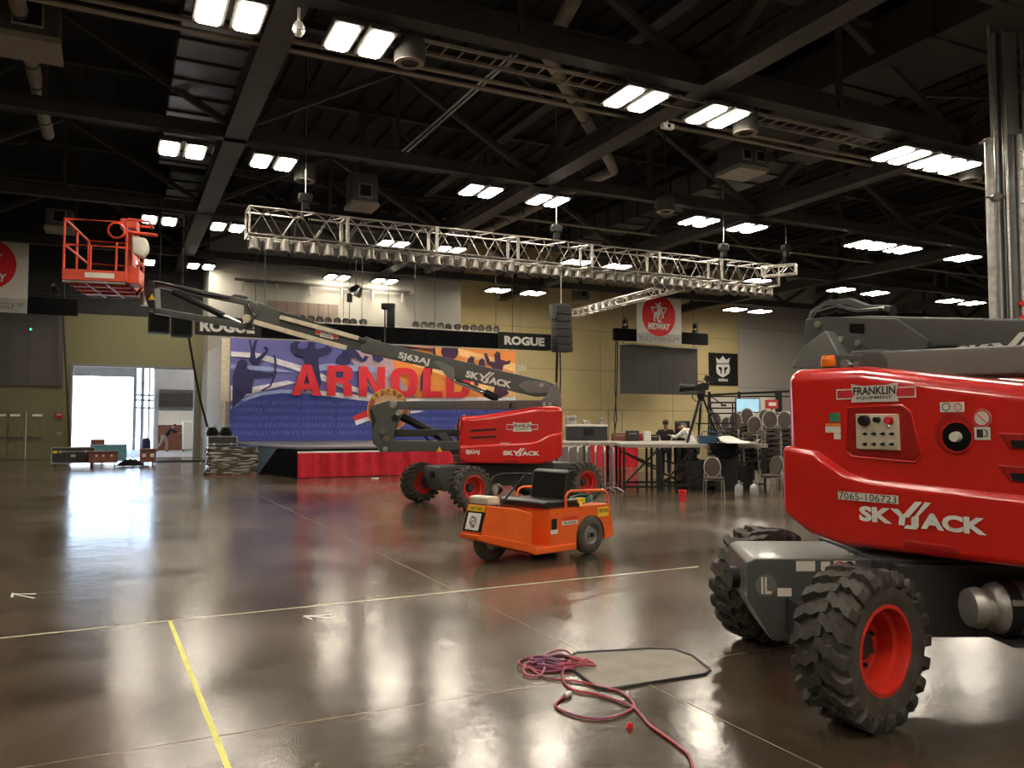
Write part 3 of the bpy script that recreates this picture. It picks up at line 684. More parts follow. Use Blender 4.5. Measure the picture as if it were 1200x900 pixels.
    return root, h, H, n, x, yu, yl
def hosebundle(root, pts, r=.018, m='black', name='hose'): return MB().tube(pts, r, 7).build(name, m, root)
def arc_pts(c, r, a0, a1, n, y=0): return [(c[0]+math.cos(a0+(a1-a0)*i/n)*r, y, c[1]+math.sin(a0+(a1-a0)*i/n)*r) for i in range(n+1)]
# ------------------------------------------------ near lift
root, h, H, n, x, yu, yl = build_lift(NF, 'big red boom lift cut by the right edge, control panel toward the viewer', (3.17, 5.3, 0), 0, math.radians(34), -1, 1.28, .86)
B = lambda px, py, c=-.2: (lambda q: (q[0], q[1]))(NF.hit(px, py, c))
# recess round the ground controls: a raised lip and the sloping panel in it
pc = H(1030, 507); 
def ringtube(name, pxs, par, r, m, c): MB().tube([H(*p, c) for p in pxs], r, 8, closed=True).build(name, m, par)
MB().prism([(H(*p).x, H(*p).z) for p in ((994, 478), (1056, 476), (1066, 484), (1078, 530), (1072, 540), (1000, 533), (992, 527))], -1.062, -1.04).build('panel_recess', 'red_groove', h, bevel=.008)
ringtube('recess_lip', ((993, 478), (1057, 475), (1067, 483), (1080, 533), (1073, 542), (999, 535), (991, 528)), h, .007, 'red', -1.060)
cp = MB().prism([(H(*p).x, H(*p).z) for p in ((1005, 485), (1054, 485), (1056, 528), (1006, 526))], -1.085, -1.05).build('control_panel', 'cream', root, bevel=.008)
for (px, py, r, mm) in ((1014, 493, .034, 'black'), (1029, 492, .018, 'black'), (1043, 493, .024, 'bd_red')):
    p = H(px, py, -1.085); MB().cyl(p, p+n*.035, r, 16, r2=r*.9).build('knob', mm, cp)
for i in range(4):
    for j in range(2):
        p = H(1014.5+i*10.5, 508.5+j*12, -1.085); MB().cyl(p, p+n*.012, .01, 8).cyl(p, p+n*.035, .005, 6).build('toggle_switch', 'black', cp)
p = H(1040, 501, -1.085); MB().cyl(p, p+n*.03+x*.03+ZX*.01, .006, 6).build('toggle_switch', 'chrome', cp)
badge(h, H(1025, 460), .52, .115, x, n)
rect_on('green_label', 'green_label', h, H(978.5, 489), .075, .055, x, n); rect_on('orange_label', 'orange_label', h, H(976.5, 498), .11, .02, x, n); rect_on('white_label', 'label_white', h, H(976.5, 503.5), .11, .038, x, n); rect_on('small_label', 'label_white', h, H(981.5, 511), .05, .04, x, n)
MB().prism(hexp(.008, 8), 0, .001).build('dot', 'label_black', h) if False else None
rect_on('pictogram_label', 'label_white', h, H(1116, 477), .135, .055, x, n)
for px, mm in ((1109, 'label_black'), (1123, 'bd_red')): disc_on('pictogram_ring', mm, h, H(px, 477), .023, n, .005, .018)
disc_on('prohibition_disc', 'label_white', h, H(1151, 490), .05, n, .003); disc_on('prohibition_ring', 'bd_red', h, H(1151, 490), .048, n, .006, .039)
c_ = H(1151, 490); MB().bar(c_+n*.007-x*.03+ZX*.03, c_+n*.007+x*.03-ZX*.03, .008, .002).build('prohibition_bar', 'bd_red', h)
rect_on('fuel_label', 'label_white', h, H(1151.5, 508), .085, .07, x, n)
c_ = H(1151.5, 508); MB().box(c_+n*.005-x*.012, (.032, .003, .045)).tube([c_+n*.006+x*.01-ZX*.015, c_+n*.006+x*.025-ZX*.015, c_+n*.006+x*.027+ZX*.012, c_+n*.006+x*.015+ZX*.02], .003, 5).build('fuel_pictogram', 'label_black', h)
# filler opening
c_ = H(1122, 512); MB().lathe([(.095, .0), (.085, .012), (.078, .005), (.075, -.0)], 28, 'y', (0, 0, 0)).build('x', 'red') if False else None
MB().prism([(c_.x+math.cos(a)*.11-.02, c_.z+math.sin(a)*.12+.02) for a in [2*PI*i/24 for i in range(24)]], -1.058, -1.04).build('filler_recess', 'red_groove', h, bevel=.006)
MB().cyl((c_.x, -1.04, c_.z), (c_.x, -1.066, c_.z), .082, 28).build('filler_opening', 'black_matte', h)
MB().cyl((c_.x, -1.06, c_.z), (c_.x, -1.10, c_.z), .032, 20, r2=.026).build('filler_cap', 'label_white', h)  # white colour stands in for the bright reflection on chrome
MB().lathe([(.086, -1.058), (.09, -1.07), (.082, -1.07), (.08, -1.058)], 28, 'y', (c_.x, 0, c_.z)).build('filler_ring', 'red', h)
# vents further along
for k in range(2):
    p0 = H(1178, 520+k*38)
    MB().prism([(p0.x-.04, p0.z+.06), (p0.x+.5, p0.z+.04), (p0.x+.5, p0.z-.045), (p0.x+.02, p0.z-.03)], -1.064, -1.04).build('vent_recess', 'red_groove', h, bevel=.01)
    MB().prism([(p0.x+.03, p0.z+.02), (p0.x+.5, p0.z+.01), (p0.x+.5, p0.z-.025), (p0.x+.04, p0.z-.02)], -1.068, -1.04).build('vent_slot', 'black', h)
rect_on('number_plate', 'label_white', h, H(1016.5, 583, yl), .395, .05, x, n)
text_on(MB(), '7065-106723', H(1016.5, 583, yl), .375, .042, x, n, off=.006, bold=-.0).build('plate_lettering', 'label_black', h, smooth=False)
logo(MB(), H(1077, 605, yl)+n*.004, .745, .165, x, n).build('logo_lettering', 'white', h, smooth=False)
p = H(925, 589, -1.06); MB().add([Vector((-1.268, -.98, 1.04)), Vector((-1.268, -.92, 1.04)), Vector((-1.268, -.95, 1.10))], [(0, 1, 2)]).build('warning_triangle', 'yellow', h, smooth=False)
# beacon
q = NF.hit(971, 433, -.72); bz = 1.985
be = MB().cyl((q[0], -.72, bz-.02), (q[0], -.72, bz+.02), .05, 16).build('beacon', 'black', root); MB().lathe([(.045, bz+.02), (.052, bz+.03), (.05, bz+.07), (.046, bz+.075), (.04, bz+.1), (.001, bz+.105)], 16, 'z', (q[0], -.72, 0)).build('beacon_lens', 'amber', be)
# rear knuckle, main boom, upper link
mbm = MB().prism([(-1.75, 2.395), (-1.6, 2.44), (-1.2, 2.415), (3.2, 1.83), (3.2, 1.53), (-.62, 2.14), (-1.2, 2.12), (-1.75, 2.16)], -.14, .14).build('main_boom', 'steel_grey', root, bevel=.02)
for s in (-1, 1):
    pl = MB().prism([B(941, 374), B(967, 371), B(1048, 373), B(1086, 399), B(1084, 408), B(1066, 417), B(985, 418), B(941, 404)], s*.14, s*.175).build('root_plate', 'steel_grey', root, bevel=.008)
    for px, py, r in ((957, 380, .028), (984, 397.5, .024), (1004, 402, .024)):
        a = B(px, py); MB().cyl((a[0], s*.17, a[1]), (a[0], s*.195, a[1]), r, 12).build('bolt', 'zinc', pl)
    if s < 0:
        MB().prism([B(*p_) for p_ in ((994, 379), (1010, 379), (1011, 381), (1011, 390), (1009, 391), (995, 390), (993, 388), (993, 381))], -.178, -.1).build('slot', 'black_matte', pl)
kn = MB().prism([B(929, 432, -.28), B(929, 427, -.28), B(943, 406, -.28), B(968, 387, -.28), B(972, 392, -.28), B(986, 418, -.28), B(980, 434, -.28)], -.3, .3).build('rear_knuckle', 'steel_light', root, bevel=.015)
for s in (-1, 1):
    kb = MB().prism([B(980, 416, -.3), B(1012, 415, -.3), B(1014, 418, -.3), B(1014, 434, -.3), B(980, 434, -.3)], s*.2, s*.33).build('knuckle_lug', 'steel_grey', root, bevel=.02)
    for px, r in ((992, .034), (1005.5, .022)): a = B(px, 427, -.33); MB().cyl((a[0], s*.32, a[1]), (a[0], s*.36, a[1]), r, 14).build('pin', 'zinc', kb)
MB().cyl((B(992, 427, -.33)[0], -.345, B(992, 427, -.33)[1]), (B(1005, 427, -.33)[0], -.345, B(1005, 427, -.33)[1]), .009, 6).build('pin_keeper', 'zinc', root)
for s in (-1, 1):
    a0, a1 = B(1030, 425, -.32), B(1200, 420, -.32); d = ((a1[0]-a0[0]), (a1[1]-a0[1])); k = (2.6-a0[0])/d[0]; e = (a0[0]+d[0]*k, a0[1]+d[1]*k)
    up = .085
    MB().prism([(a0[0]-.22, a0[1]-.09), (a0[0]-.22, a0[1]+.07), (a0[0], a0[1]+up), (e[0], e[1]+up), (e[0], e[1]-up), (a0[0], a0[1]-.10)], s*.21, s*.31).build('upper_link', 'steel_light', root, bevel=.02)
    MB().prism([(a0[0]-.25, a0[1]-.1), (a0[0]+.02, a0[1]-.1), (a0[0]+.07, a0[1]-.05), (a0[0]+.07, a0[1]+.05), (a0[0]+.02, a0[1]+.1), (a0[0]-.25, a0[1]+.1)], s*.205, s*.318).build('link_end', 'steel_grey', root, bevel=.03)
MB().prism([(2.4, 1.9), (2.75, 1.9), (2.9, 1.2), (2.6, .95), (2.3, 1.0)], -.3, .3).build('front_knuckle', 'steel_grey', root, bevel=.03)
MB().bar((.7, 0, 1.15), (2.5, 0, 1.15), .3, .25).build('lower_link', 'steel_grey', root, bevel=.02)
logo(MB(), Vector((B(1115, 404)[0]+.42, -.145, 2.10)), .86, .18, x, n).build('boom_lettering', 'white', mbm, smooth=False)
a = B(980, 372, 0); hosebundle(root, [(a[0]-.24, .03, a[1]-.06), (a[0]-.2, .03, a[1]+.05), (a[0]-.08, .03, a[1]+.10), (a[0]+.1, .03, a[1]+.09), (a[0]+.25, .03, a[1]+.02), (a[0]+.45, .03, a[1]-.01)], .055)
hosebundle(root, [(a[0]-.2, -.05, a[1]-.04), (a[0]-.12, -.05, a[1]+.05), (a[0]+.05, -.05, a[1]+.07), (a[0]+.22, -.05, a[1]+.01), (a[0]+.4, -.05, a[1])], .025)
hosebundle(root, [(a[0]+.2, -.02, a[1]+.02), (a[0]+.42, -.02, a[1]+.02)], .02, 'zinc', 'fitting')
# fuel cylinder slung on the chassis side
CMn = Matrix.Translation(NF.loc(Vector((3.17, 5.3, 0)))) @ Matrix.Rotation(-NF.rz(), 4, 'Z')
ft = MB(CMn).lathe([(.001, -.665), (.10, -.66), (.112, -.62), (.112, -.60), (.098, -.59), (.10, -.55), (.13, -.53), (.148, -.48), (.148, .3), (.12, .38), (.001, .4)], 28, 'x', (.0, -.78, .60)).build('gas_cylinder', 'galv', root)
MB(CMn).lathe([(.14, -.50), (.158, -.50), (.158, -.44), (.14, -.44)], 28, 'x', (0, -.78, .60)).build('strap', 'black', ft); MB(CMn).box((-.47, -.94, .66), (.07, .02, .03)).build('strap_buckle', 'zinc', ft)
MB(CMn).prism([(-.5, -.92), (.45, -.92), (.45, -.5), (-.5, -.5)], .42, .445, 'z').build('cylinder_cradle', 'chassis_dark', root)
MB(CMn).prism([(-.95, .385), (1.05, .385), (1.05, .8), (-.95, .8)], -.58, -.49).build('side_tray', 'chassis_dark', root, bevel=.01)
# ------------------------------------------------ far lift
root, h, H, n, x, yu, yl = build_lift(FF, 'smaller looking red boom lift in mid hall with raised boom and basket', (-.2, 17.2, 0), math.radians(35.5), 0, 1)
A = lambda px, py, c=0: FF.hit(px, py, c)
for k, y_ in enumerate((504, 512.5)):
    MB().prism([A(549, y_-1.5, 1.06), A(582, y_-3, 1.06), A(583, y_+1, 1.06), A(551, y_+2.5, 1.06)], 1.04, 1.066).build('vent_slot', 'red_groove', h, bevel=.01)
    MB().prism([A(552, y_, 1.06), A(581, y_-2, 1.06), A(581, y_-.5, 1.06), A(553, y_+1.4, 1.06)], 1.04, 1.07).build('vent_gap', 'black', h)
badge(h, H(612, 500), .62, .19, x, n)
rect_on('model_label', 'label_white', h, H(592, 520), .2, .04, x, n); rect_on('side_label', 'label_white', h, H(646, 518), .08, .13, x, n)
text_on(MB(), 'SJ63AJ', H(554, 530, yl), .27, .10, x, n, off=.005, bold=.04).build('model_lettering', 'white', h, smooth=False)
logo(MB(), H(611, 530, yl)+n*.005, .72, .155, x, n).build('logo_lettering', 'white', h, smooth=False)
MB().prism([A(534, 488, .7), A(541, 484, .7), A(541, 505, .7), A(530, 520, .7), A(529, 500, .7)], -.9, -.5).build('far_cowl_edge', 'red', root, bevel=.03)
MB().prism([(.78, 1.1), (.9, 1.1), (.9, 1.75), (.78, 1.78)], -.95, -.5).build('radiator', 'black', root)
for y_ in (-.34, .34):
    MB().prism([A(457, 516, y_), A(541, 517, y_), A(541, 528, y_), A(450, 530, y_), A(446, 524, y_)], y_-.05, y_+.05).build('lower_link', 'steel_grey', root, bevel=.02)
    MB().prism([A(461, 503, y_), A(541, 503, y_), A(541, 511, y_), A(461, 512, y_)], y_*.6-.04, y_*.6+.04).build('middle_link', 'chassis_dark', root, bevel=.02)
    MB().prism([A(452, 470, y_), A(635, 469, y_), A(637, 480, y_), A(455, 480, y_)], y_-.05, y_+.05).build('upper_link', 'steel_grey', root, bevel=.02)
    kp = MB().prism([A(435, 476, y_), A(457, 469, y_), A(471, 486, y_), A(463, 505, y_), A(459, 527, y_), A(446, 530, y_), A(440, 520, y_), A(437, 505, y_), A(442, 493, y_)], y_*1.2-.03, y_*1.2+.03).build('front_knuckle', 'steel_grey', root, bevel=.02)
    for px, py, r, mm in ((461, 473.5, .08, 'zinc'), (463, 490, .07, 'black'), (449, 505, .08, 'chrome'), (453, 514, .07, 'chrome'), (452, 526, .05, 'zinc'), (467, 484, .05, 'zinc')):
        a = A(px, py, y_*1.2); MB().cyl((a[0], y_*1.2-.06, a[1]), (a[0], y_*1.2+.06, a[1]), r, 14).build('pin', mm, kp)
MB().prism([A(436, 480), A(448, 476), A(460, 500), A(450, 528), A(440, 520)], -.3, .3).build('knuckle_core', 'chassis_dark', root, bevel=.02)
a, b = A(471, 488), A(522, 514); MB().cyl((a[0], 0, a[1]), (b[0], 0, b[1]), .09, 14).build('riser_cylinder', 'black', root)
a, b = A(512, 510, .3), A(540, 530, .3); MB().prism([A(512, 508, .3), A(522, 507, .3), A(543, 532, .3), A(545, 542, .3), A(534, 538, .3)], -.3, .3).build('cylinder_mount', 'steel_grey', root, bevel=.02)
c_ = A(515, 526.5, .4); MB().add([Vector((c_[0]-.06, .398, c_[1]-.05)), Vector((c_[0]+.06, .398, c_[1]-.05)), Vector((c_[0], .398, c_[1]+.06))], [(0, 1, 2)]).build('warning_triangle', 'yellow', root, smooth=False)
hosebundle(root, [(A(498, 508)[0], .1, A(498, 508)[1]), (A(502, 516)[0], .12, A(502, 516)[1]), (A(512, 519)[0], .12, A(512, 519)[1]), (A(520, 512)[0], .1, A(520, 512)[1])], .03)
for s in (-1, 1):
    rk = MB().prism([A(633, 470), A(641, 463), A(645, 455), A(652, 448), A(657, 468), A(657, 478), A(648, 474), A(636, 476)], s*.2, s*.26).build('rear_knuckle', 'steel_light', root, bevel=.015)
    for px, py in ((634, 452), (637, 474), (644, 474)): a = A(px, py); MB().cyl((a[0], s*.19, a[1]), (a[0], s*.28, a[1]), .04, 10).build('pin', 'zinc', rk)
MB().prism([A(645, 458), A(652, 456), A(657, 468), A(657, 477), A(646, 472)], -.2, .2).build('knuckle_plate', 'steel_light', root, bevel=.02)
boom = MB().prism([A(424, 407), A(432, 399), A(437, 399), A(640, 447), A(652, 452), A(655, 458), A(648, 464), A(628, 465), A(612, 461), A(545, 445), A(536, 447), A(530, 440), A(527, 436), A(424, 413)], -.15, .15).build('main_boom', 'steel_grey', root, bevel=.015)
dirb = Vector((A(640, 447)[0]-A(437, 399)[0], 0, A(640, 447)[1]-A(437, 399)[1])).normalized(); upb = Vector((-dirb.z, 0, dirb.x)) if dirb.x > 0 else Vector((dirb.z, 0, -dirb.x)); upb = -upb if upb.z < 0 else upb
def TA(px, py, c): q = A(px, py, c); return Vector((q[0], c, q[1]))
text_on(MB(), 'SJ63AJ', TA(485, 421, .152), .66, .17, dirb, n, up=upb, off=.004, bold=.03).build('model_lettering', 'white', boom, smooth=False)
lg = MB(); logo(lg, Vector((0, 0, 0)), .98, .26, Vector((1, 0, 0)), Vector((0, -1, 0)))
cc = TA(573, 443, .157); lg.v = [cc+dirb*p.x+upb*p.z for p in lg.v]; lg.build('logo_lettering', 'white', boom, smooth=False)
for s in (-1, 1):
    MB().prism([A(509, 424), A(516, 424), A(532, 431), A(534, 441), A(530, 447), A(522, 439)], s*.15, s*.175).build('cylinder_bracket', 'steel_light', boom, bevel=.006)
    MB().prism([A(607, 452), A(617, 446), A(640, 449), A(648, 455), A(640, 461), A(618, 461)], s*.15, s*.17).build('root_plate', 'steel_light', boom, bevel=.006)
a, b, c2 = A(533, 446), A(568, 460), A(584, 468); MB().cyl((a[0], 0, a[1]), (b[0], 0, b[1]), .05, 12).build('cylinder_rod', 'chrome', root); MB().cyl((b[0], 0, b[1]), (c2[0], 0, c2[1]), .085, 14).build('lift_cylinder', 'black', root)
MB().tube([TA(598, 478, .4), TA(598, 474, .4), TA(600, 472, .4)], .025, 7).build('lift_hook', 'black', root)
fly = MB().prism([A(296, 369), A(300, 357), A(305, 355), A(318, 361), A(430, 398), A(436, 402), A(428, 412), A(405, 407), A(300, 379)], -.11, .11).build('fly_boom', 'steel_grey', root, bevel=.012)
for s in (1,):
    MB().bar(TA(328, 371.5, .16), TA(420, 396.5, .16), .05, .09).build('hose_track', 'cream', fly, bevel=.01); MB().bar(TA(297, 377, .16), TA(406, 408, .16), .05, .10).build('hose_track', 'cream', fly, bevel=.01)
MB().prism([A(330, 366), A(350, 371), A(430, 399), A(432, 404), A(345, 381), A(330, 377)], .1, .15).build('fly_cover', 'chassis_dark', fly, bevel=.006)
badge(fly, TA(383, 391.5, .155), .48, .17, dirb, n)
MB().tube([TA(425, 400, -.05), TA(429, 397, -.05), TA(434, 399, -.05), TA(440, 401, -.05), TA(446, 401, -.05)], .05, 7).build('hose', 'black', root)
a = A(292.5, 374.5); MB().cyl((a[0], -.16, a[1]), (a[0], .2, a[1]), .085, 20).build('pivot_disc', 'cream', root)
MB().prism([A(288, 353), A(294, 351), A(304, 357), A(307, 366), A(296, 381), A(290, 381), A(288, 370)], -.14, .14).build('jib_elbow', 'steel_grey', root, bevel=.02)
a, b = A(294, 357), A(303, 373); MB().cyl((a[0], .17, a[1]), (b[0], .17, b[1]), .035, 10).build('link_rod', 'chrome', root)
MB().tube([TA(268, 350, -.1), TA(276, 347, -.12), TA(288, 349, -.12), TA(300, 357, -.12), TA(306, 363, -.1)], .045, 7).build('hose', 'black', root)
MB().bar(TA(181, 332.5, 0), TA(291, 355, 0), .14, .13).build('jib_upper_bar', 'steel_grey', root, bevel=.015)
MB().bar(TA(181, 364, 0), TA(296, 384, 0), .13, .13).build('jib_lower_bar', 'steel_grey', root, bevel=.015)
a, b, c2 = TA(203, 342, 0), TA(262, 370, 0), TA(282, 379, 0); MB().cyl(a, b, .07, 12).build('jib_cylinder', 'black', root); MB().cyl(b, c2, .04, 10).build('jib_rod', 'chrome', root)
MB().prism([A(176, 333), A(184, 331), A(186, 364), A(178, 362), (A(172, 345))], -.15, .15).build('jib_head', 'chassis_dark', root, bevel=.02)
MB().cyl(TA(166, 352, 0), TA(184, 352, 0), .09, 12).cyl(TA(170, 342, .05), TA(170, 358, .05), .1, 12).build('basket_rotator', 'zinc', root)
hosebundle(root, [TA(160, 345, .1), TA(168, 335, .15), TA(178, 330, .1), TA(200, 335, .05), TA(240, 345, .1), TA(270, 350, .05)], .025)
c_ = TA(178, 348, .16); MB().add([c_+Vector((-.07, 0, -.06)), c_+Vector((.07, 0, -.06)), c_+Vector((0, 0, .07))], [(0, 1, 2)]).build('warning_triangle', 'yellow', root, smooth=False)
# work basket
P1 = gp(74, 327, 4.42); by = Vector((-.27, .96, 0)).normalized(); bx = Vector((by.y, -by.x, 0))
W_, L_ = 1.10, 2.0; BM = Matrix.Rotation(-FF.rz(), 4, 'Z') @ Matrix.Translation(-FF.o) @ basis(P1, bx, by, ZX)
bk = MB(BM).bb((0, 0, 0), (W_, L_, .03)).bb((0, -.02, 0), (W_, .02, .2)).bb((0, L_-.02, 0), (W_, L_+.02, .2)).bb((-.02, 0, 0), (.02, L_, .2)).bb((W_-.02, 0, 0), (W_+.02, L_, .2)).build('work_basket', 'basket_red', root, smooth=False)
for i in range(1, 4): MB(BM).bb((0, L_*i/4-.03, -.05), (W_, L_*i/4+.03, 0)).build('floor_rib', 'basket_red', bk, smooth=False)
for i in (1, 2): MB(BM).bb((W_*i/3-.02, 0, -.05), (W_*i/3+.02, L_, 0)).build('floor_rib', 'basket_red', bk, smooth=False)
MB(BM).cyl((0, -.05, -.05), (W_, -.05, -.05), .022, 8).build('bumper_bar', 'galv', bk); MB(BM).cyl((0, L_+.03, -.03), (W_, L_+.03, -.03), .022, 8).build('bumper_bar', 'galv', bk)
RH = 1.18
for z_ in (RH, .68): MB(BM).tube([(0, 0, z_), (W_, 0, z_), (W_, L_, z_), (0, L_, z_)], .026, 8, closed=True).build('rail', 'basket_red', bk)
for xx, yy in ((.0, 0), (W_*.42, 0), (W_, 0), (0, L_), (W_*.5, L_), (W_, L_), (0, L_*.5), (W_, L_*.35), (W_, L_*.7)): MB(BM).cyl((xx, yy, .1), (xx, yy, RH if (xx, yy) != (W_*.42, 0) else .68), .024, 8).build('post', 'basket_red', bk)
MB(BM).box((W_+.02, .5, .55), (.1, .5, .9)).build('mount_plate', 'basket_red', bk, bevel=.02); MB(BM).box((W_+.02, .2, RH-.02), (.3, .42, .2)).build('control_box', 'basket_red', bk, bevel=.03)
MB(BM).tube([(W_+.02, 0, RH+.06), (W_+.4, 0, RH+.04), (W_+.4, .5, RH+.04), (W_+.02, .5, RH+.06)], .028, 8).tube([(W_+.02, 0, RH-.2), (W_+.55, .02, RH-.22)], .035, 8).build('control_guard', 'basket_red', bk)
MB(BM).lathe([(.14, -.02), (.17, 0), (.14, .02), (.13, 0), (.14, -.02)], 20, 'y', (W_-.18, -.03, RH-.18)).build('ring_guard', 'basket_red', bk)
MB(BM).prism([(W_+.08, RH-.25), (W_+.35, RH-.28), (W_+.4, RH-.5), (W_+.3, RH-.68), (W_+.1, RH-.6)], 0, .25).build('document_bag', 'label_white', bk, bevel=.05)
MB(BM).bb((.38, -.026, .05), (1.0 if W_ > 1.1 else .9, -.021, .15)).build('basket_label', 'label_white', bk, smooth=False)
MB(BM).prism([(W_-.05, .0), (W_+.22, .0), (W_+.22, .3), (W_+.1, .36), (W_-.05, .3)], .15, .75).build('basket_bracket', 'basket_red', bk, bevel=.02)
# ================================================================ ORANGE CART
a_ = math.radians(42); CF = Frame((.237, 10.17, 0), (-math.cos(a_), -math.sin(a_), 0))
ct = thing('utility_cart', 'orange three-wheeled electric cart with black seat parked on the open floor', 'cart', CF.o, CF.rz())
def diamond():
    m = mat('orange_tread_plate', (.80, .13, .015), .35, var=.05, coat=.3); t = m.node_tree; b = t.nodes['Principled BSDF']; tc = t.nodes['Texture Coordinate']
    mp = t.nodes.new('ShaderNodeMapping'); mp.inputs['Rotation'].default_value = (0, PI/4, 0); mp.inputs['Scale'].default_value = (38, 38, 38); t.links.new(tc.outputs['Object'], mp.inputs[0])
    ck = t.nodes.new('ShaderNodeTexChecker'); ck.inputs['Scale'].default_value = 1; t.links.new(mp.outputs[0], ck.inputs['Vector'])
    bp = t.nodes.new('ShaderNodeBump'); bp.inputs['Strength'].default_value = 1.; bp.inputs['Distance'].default_value = .01; t.links.new(ck.outputs['Fac'], bp.inputs['Height']); t.links.new(bp.outputs[0], b.inputs['Normal']); return m
M['orange_plate'] = diamond()
# nose: loft between front and back sections
def loft(secs):
    n_ = len(secs[0]); vs = [p for s in secs for p in s]; fs = []
    for j in range(len(secs)-1):
        for i in range(n_): fs.append((j*n_+i, j*n_+(i+1) % n_, (j+1)*n_+(i+1) % n_, (j+1)*n_+i))
    fs += [tuple(range(n_))[::-1], tuple(range((len(secs)-1)*n_, len(secs)*n_))]; return MB().add(vs, fs)
def sec(x_, hw, z0, z1, hwt=None): hwt = hwt or hw; return [(x_, -hw, z0), (x_, hw, z0), (x_, hwt, z1), (x_, -hwt, z1)]
nose = loft([sec(.95, .19, .32, .37), sec(.86, .20, .30, .67, .19), sec(.55, .36, .20, .63, .33), sec(.38, .43, .17, .57)]).build('nose', 'orange_plate', ct, bevel=.012)
loft([sec(1.0, .17, .29, .34), sec(.9, .24, .25, .34), sec(.37, .46, .1, .2), sec(.3, .46, .1, .2)]).build('lower_skirt', 'orange', ct, bevel=.01)
MB().prism([(.4, .1), (-.1, .1), (-.1, .17), (.4, .17)], -.45, .45).build('foot_deck', 'orange', ct)
def fender_poly():
    p = [(.12, .17), (.12, .60), (-.97, .60), (-1.0, .42), (-1.04, .2), (-.88, .16)]
    p += [(-.6+math.cos(t)*.265, .22+math.sin(t)*.265) for t in [PI*1.05-PI*1.1*i/10 for i in range(11)]]
    return p+[(-.33, .1), (.12, .1)]
for s in (-1, 1): MB().prism(fender_poly(), s*.42, s*.455).build('side_panel', 'orange', ct)
body = MB().bb((-.30, -.43, .12), (.12, .43, .6)).bb((-.97, -.25, .2), (-.3, .25, .6)).bb((-.97, -.43, .55), (-.3, .43, .6)).bb((-.98, -.43, .2), (-.93, .43, .6)).build('body', 'orange', ct, bevel=.01)
MB().bb((-1.16, -.3, .14), (-.98, .3, .24)).bb((-1.2, -.05, .16), (-1.1, .05, .3)).build('rear_bumper', 'orange', ct, bevel=.02); MB().cyl((-1.05, 0, .15), (-1.05, 0, .33), .02, 8).box((-1.05, .28, .24), (.08, .06, .07)).build('tow_hitch', 'chassis_dark', ct)
MB().prism([(.16, .6), (.18, .67), (.12, .70), (-.45, .69), (-.5, .6)], -.42, .42).build('seat', 'vinyl', ct, bevel=.025, seg=3)
MB().prism([(-.27, .68), (-.37, .68), (-.45, 1.03), (-.40, 1.05), (-.33, 1.02)], -.31, .31).build('backrest', 'vinyl', ct, bevel=.025, seg=3); MB().bar((-.37, -.1, .62), (-.4, -.1, .8), .04).build('back_bracket', 'steel_grey', ct)
for s in (-1, 1): MB().tube([(-.17, s*.44, .6), (-.17, s*.44, .74), (-.2, s*.44, .78), (-.26, s*.44, .8), (-.86, s*.44, .78), (-.92, s*.44, .74), (-.95, s*.44, .58)], .017, 8).build('side_rail', 'orange', ct)
def small_wheel(xx, yy, nm='wheel'):
    wv = MB().lathe([(.12, .05), (.13, .07), (.17, .078), (.21, .07), (.235, .045), (.24, 0), (.235, -.045), (.21, -.07), (.17, -.078), (.13, -.07), (.12, -.05)], 32, 'y', (xx, yy, .24)).build(nm, 'rubber', ct)
    MB().lathe([(.125, .055), (.115, .06), (.10, .03), (.05, .03), (.045, .06), (.001, .065)], 24, 'y', (xx, yy, .24)).lathe([(.125, -.055), (.115, -.06), (.10, -.03), (.05, -.03), (.045, -.06), (.001, -.065)], 24, 'y', (xx, yy, .24)).build('rim', 'galv', wv)
    for s in (-1, 1): MB().cyl((xx, yy+s*.05, .24), (xx, yy+s*.085, .24), .03, 12).build('hub', 'black', wv)
[MB().bb((-.32, s*.43, .09), (.38, s*.475, .16)).build('sill', 'orange', ct, bevel=.008) for s in (-1, 1)]
small_wheel(.66, 0); small_wheel(-.6, .40); small_wheel(-.6, -.40)
MB().bar((.66, .11, .24), (.6, .11, .5), .04).bar((.66, -.11, .24), (.6, -.11, .5), .04).bar((.6, -.13, .5), (.6, .13, .5), .06).build('front_fork', 'chassis_dark', ct); MB().cyl((-.6, -.38, .24), (-.6, .38, .24), .03, 8).build('rear_axle', 'chassis_dark', ct)
MB().tube([(.52, 0, .6), (.47, 0, .68), (.16, .05, .98), (.06, .06, 1.0), (.0, .0, 1.0), (.05, -.1, 1.0), (.3, -.22, 1.0), (.42, -.22, .97), (.49, -.2, .9), (.5, -.16, .78), (.5, -.08, .66), (.5, 0, .62)], .014, 8).build('tiller', 'black', ct)
MB().cyl((.5, -.02, .6), (.5, -.02, .75), .015, 8).build('light_stalk', 'chrome', ct); hl = MB().lathe([(.001, -.05), (.05, -.04), (.065, .0), (.065, .04)], 18, 'x', (.53, -.02, .84)).build('headlight', 'black', ct); MB().lathe([(.06, .045), (.001, .055)], 18, 'x', (.53, -.02, .84)).build('lens', 'glass_lens', hl)
MB().prism([(.66, .67), (.85, .68), (.86, .75), (.84, .77), (.68, .77)], -.17, .17).build('charger_box', 'cream', ct, bevel=.02)
